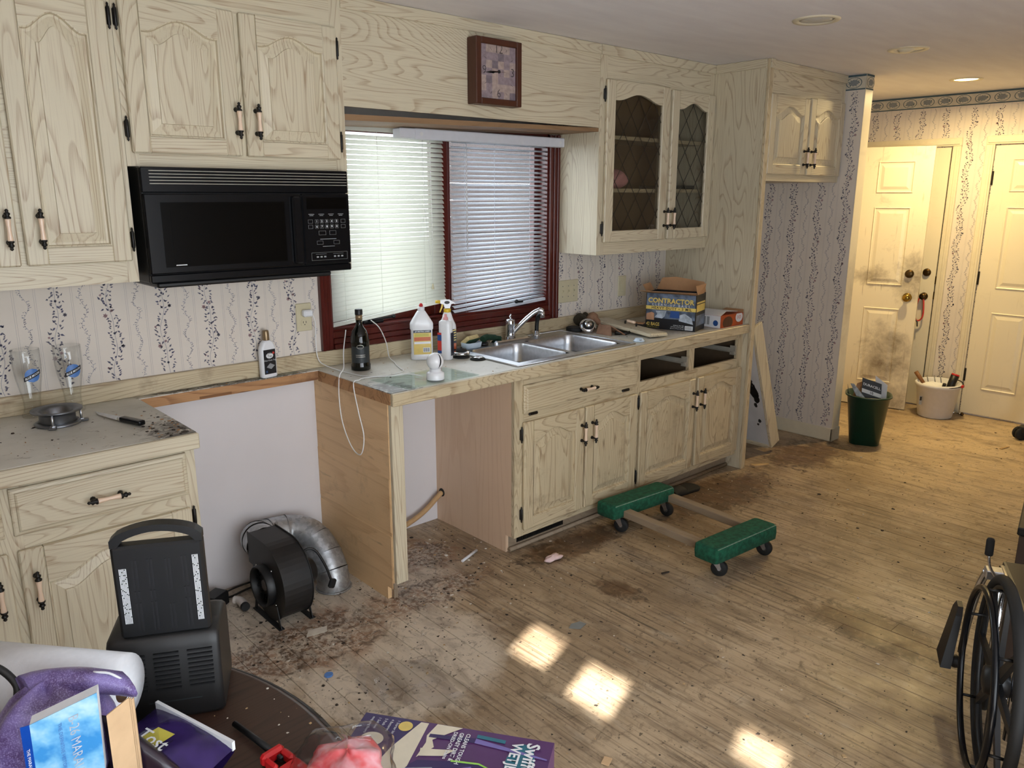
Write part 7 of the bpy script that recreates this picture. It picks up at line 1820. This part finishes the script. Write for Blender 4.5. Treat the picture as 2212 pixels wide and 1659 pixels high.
chip('long_splinter', 'dark wood splinter in front of the dolly', [(1.80, -1.19), (1.84, -1.20), (1.845, -1.195), (1.805, -1.18)], 'dark_chip', .004)
chip('pale_splinter', 'pale wood splinter by the black caster', [(4.95, -1.62), (5.05, -1.64), (5.05, -1.625), (4.96, -1.605)], 'tan_chip', .004)
m = MB(); m.smooth = True; nU = 16
for i in range(nU):
    for j in range(nU):
        def fp(a, b):
            u, v = a / nU, b / nU; h = .010 + .012 * math.sin(7 * u + 3 * v) * math.sin(5 * v + 2 * u) + .008 * math.sin(13 * u - 8 * v)
            e_ = .85 + .15 * math.sin(9 * u + 4) ; return (.30 + .30 * u * e_ + .05 * v, -1.26 + .30 * v + .06 * math.sin(4 * u), max(h, .002))
        m.poly([fp(i, j), fp(i + 1, j), fp(i + 1, j + 1), fp(i, j + 1)])
tag(m.build('clear_plastic_wrap', 'film'), 'crumpled sheet of clear plastic film on the floor behind the table', 'litter', 'litter on the floor')

def crumbs(name, label, zones, seed, z, mats, parent=None):
    rg = random.Random(seed); m = MB()
    for x0, x1, y0, y1, n, s0, s1 in zones:
        for _ in range(n):
            x, y = rg.uniform(x0, x1), rg.uniform(y0, y1); s = rg.uniform(s0, s1) * rg.choice((.6, 1, 1, 1.5)); a = rg.uniform(0, 6.28); h = s * rg.uniform(.15, .4)
            m.cur = rg.randrange(len(mats)); k = rg.choice((3, 4, 5)); e_ = rg.uniform(.35, 1)
            pts = []
            for i in range(k):
                q = 2 * PI * i / k; px, py = s * math.cos(q) * rg.uniform(.7, 1.2), s * e_ * math.sin(q) * rg.uniform(.7, 1.2)
                pts.append((x + px * math.cos(a) - py * math.sin(a), y + px * math.sin(a) + py * math.cos(a)))
            m.loft([[(p[0], p[1], z) for p in pts], [(x + (p[0] - x) * .8, y + (p[1] - y) * .8, z + h) for p in pts]])
    o = m.build(name, mats, parent); tag(o, label, 'debris', None, 'stuff'); return o
crumbs('floor_crumbs', 'dark and pale crumbs of debris strewn over the floor',
       [(.05, 1.0, -1.1, -.25, 260, .002, .007), (.85, 1.42, -.7, -.02, 170, .002, .008), (1.0, 3.3, -1.0, -.58, 240, .002, .006), (.2, 3.2, -2.4, -.9, 420, .0015, .006), (3.0, 5.6, -2.6, -.7, 150, .002, .009), (1.2, 4.5, -3.3, -1.6, 120, .002, .006)],
       5, .0002, ['dark_chip', 'dark_chip', 'dark_chip', 'tan_chip', 'pale_chip'])
crumbs('counter_crumbs', 'burnt crumbs scattered on the worktop', [(-.5, .0, -.6, -.15, 90, .0012, .005), (-.12, .0, -.62, -.40, 70, .002, .008), (.08, .74, -.055, -.02, 45, .0012, .004), (.78, 1.42, -.6, -.1, 50, .0012, .004), (2.3, 3.2, -.6, -.1, 40, .0012, .005)],
       8, CT + .0002, ['dark_chip', 'dark_chip', 'raw_edge', 'pale_chip'])
crumbs('table_crumbs', 'pale crumbs on the dark table top', [(-.46, -.32, -2.0, -1.75, 12, .0012, .003)], 3, TZ + .0003, ['pale_chip', 'tan_chip'])
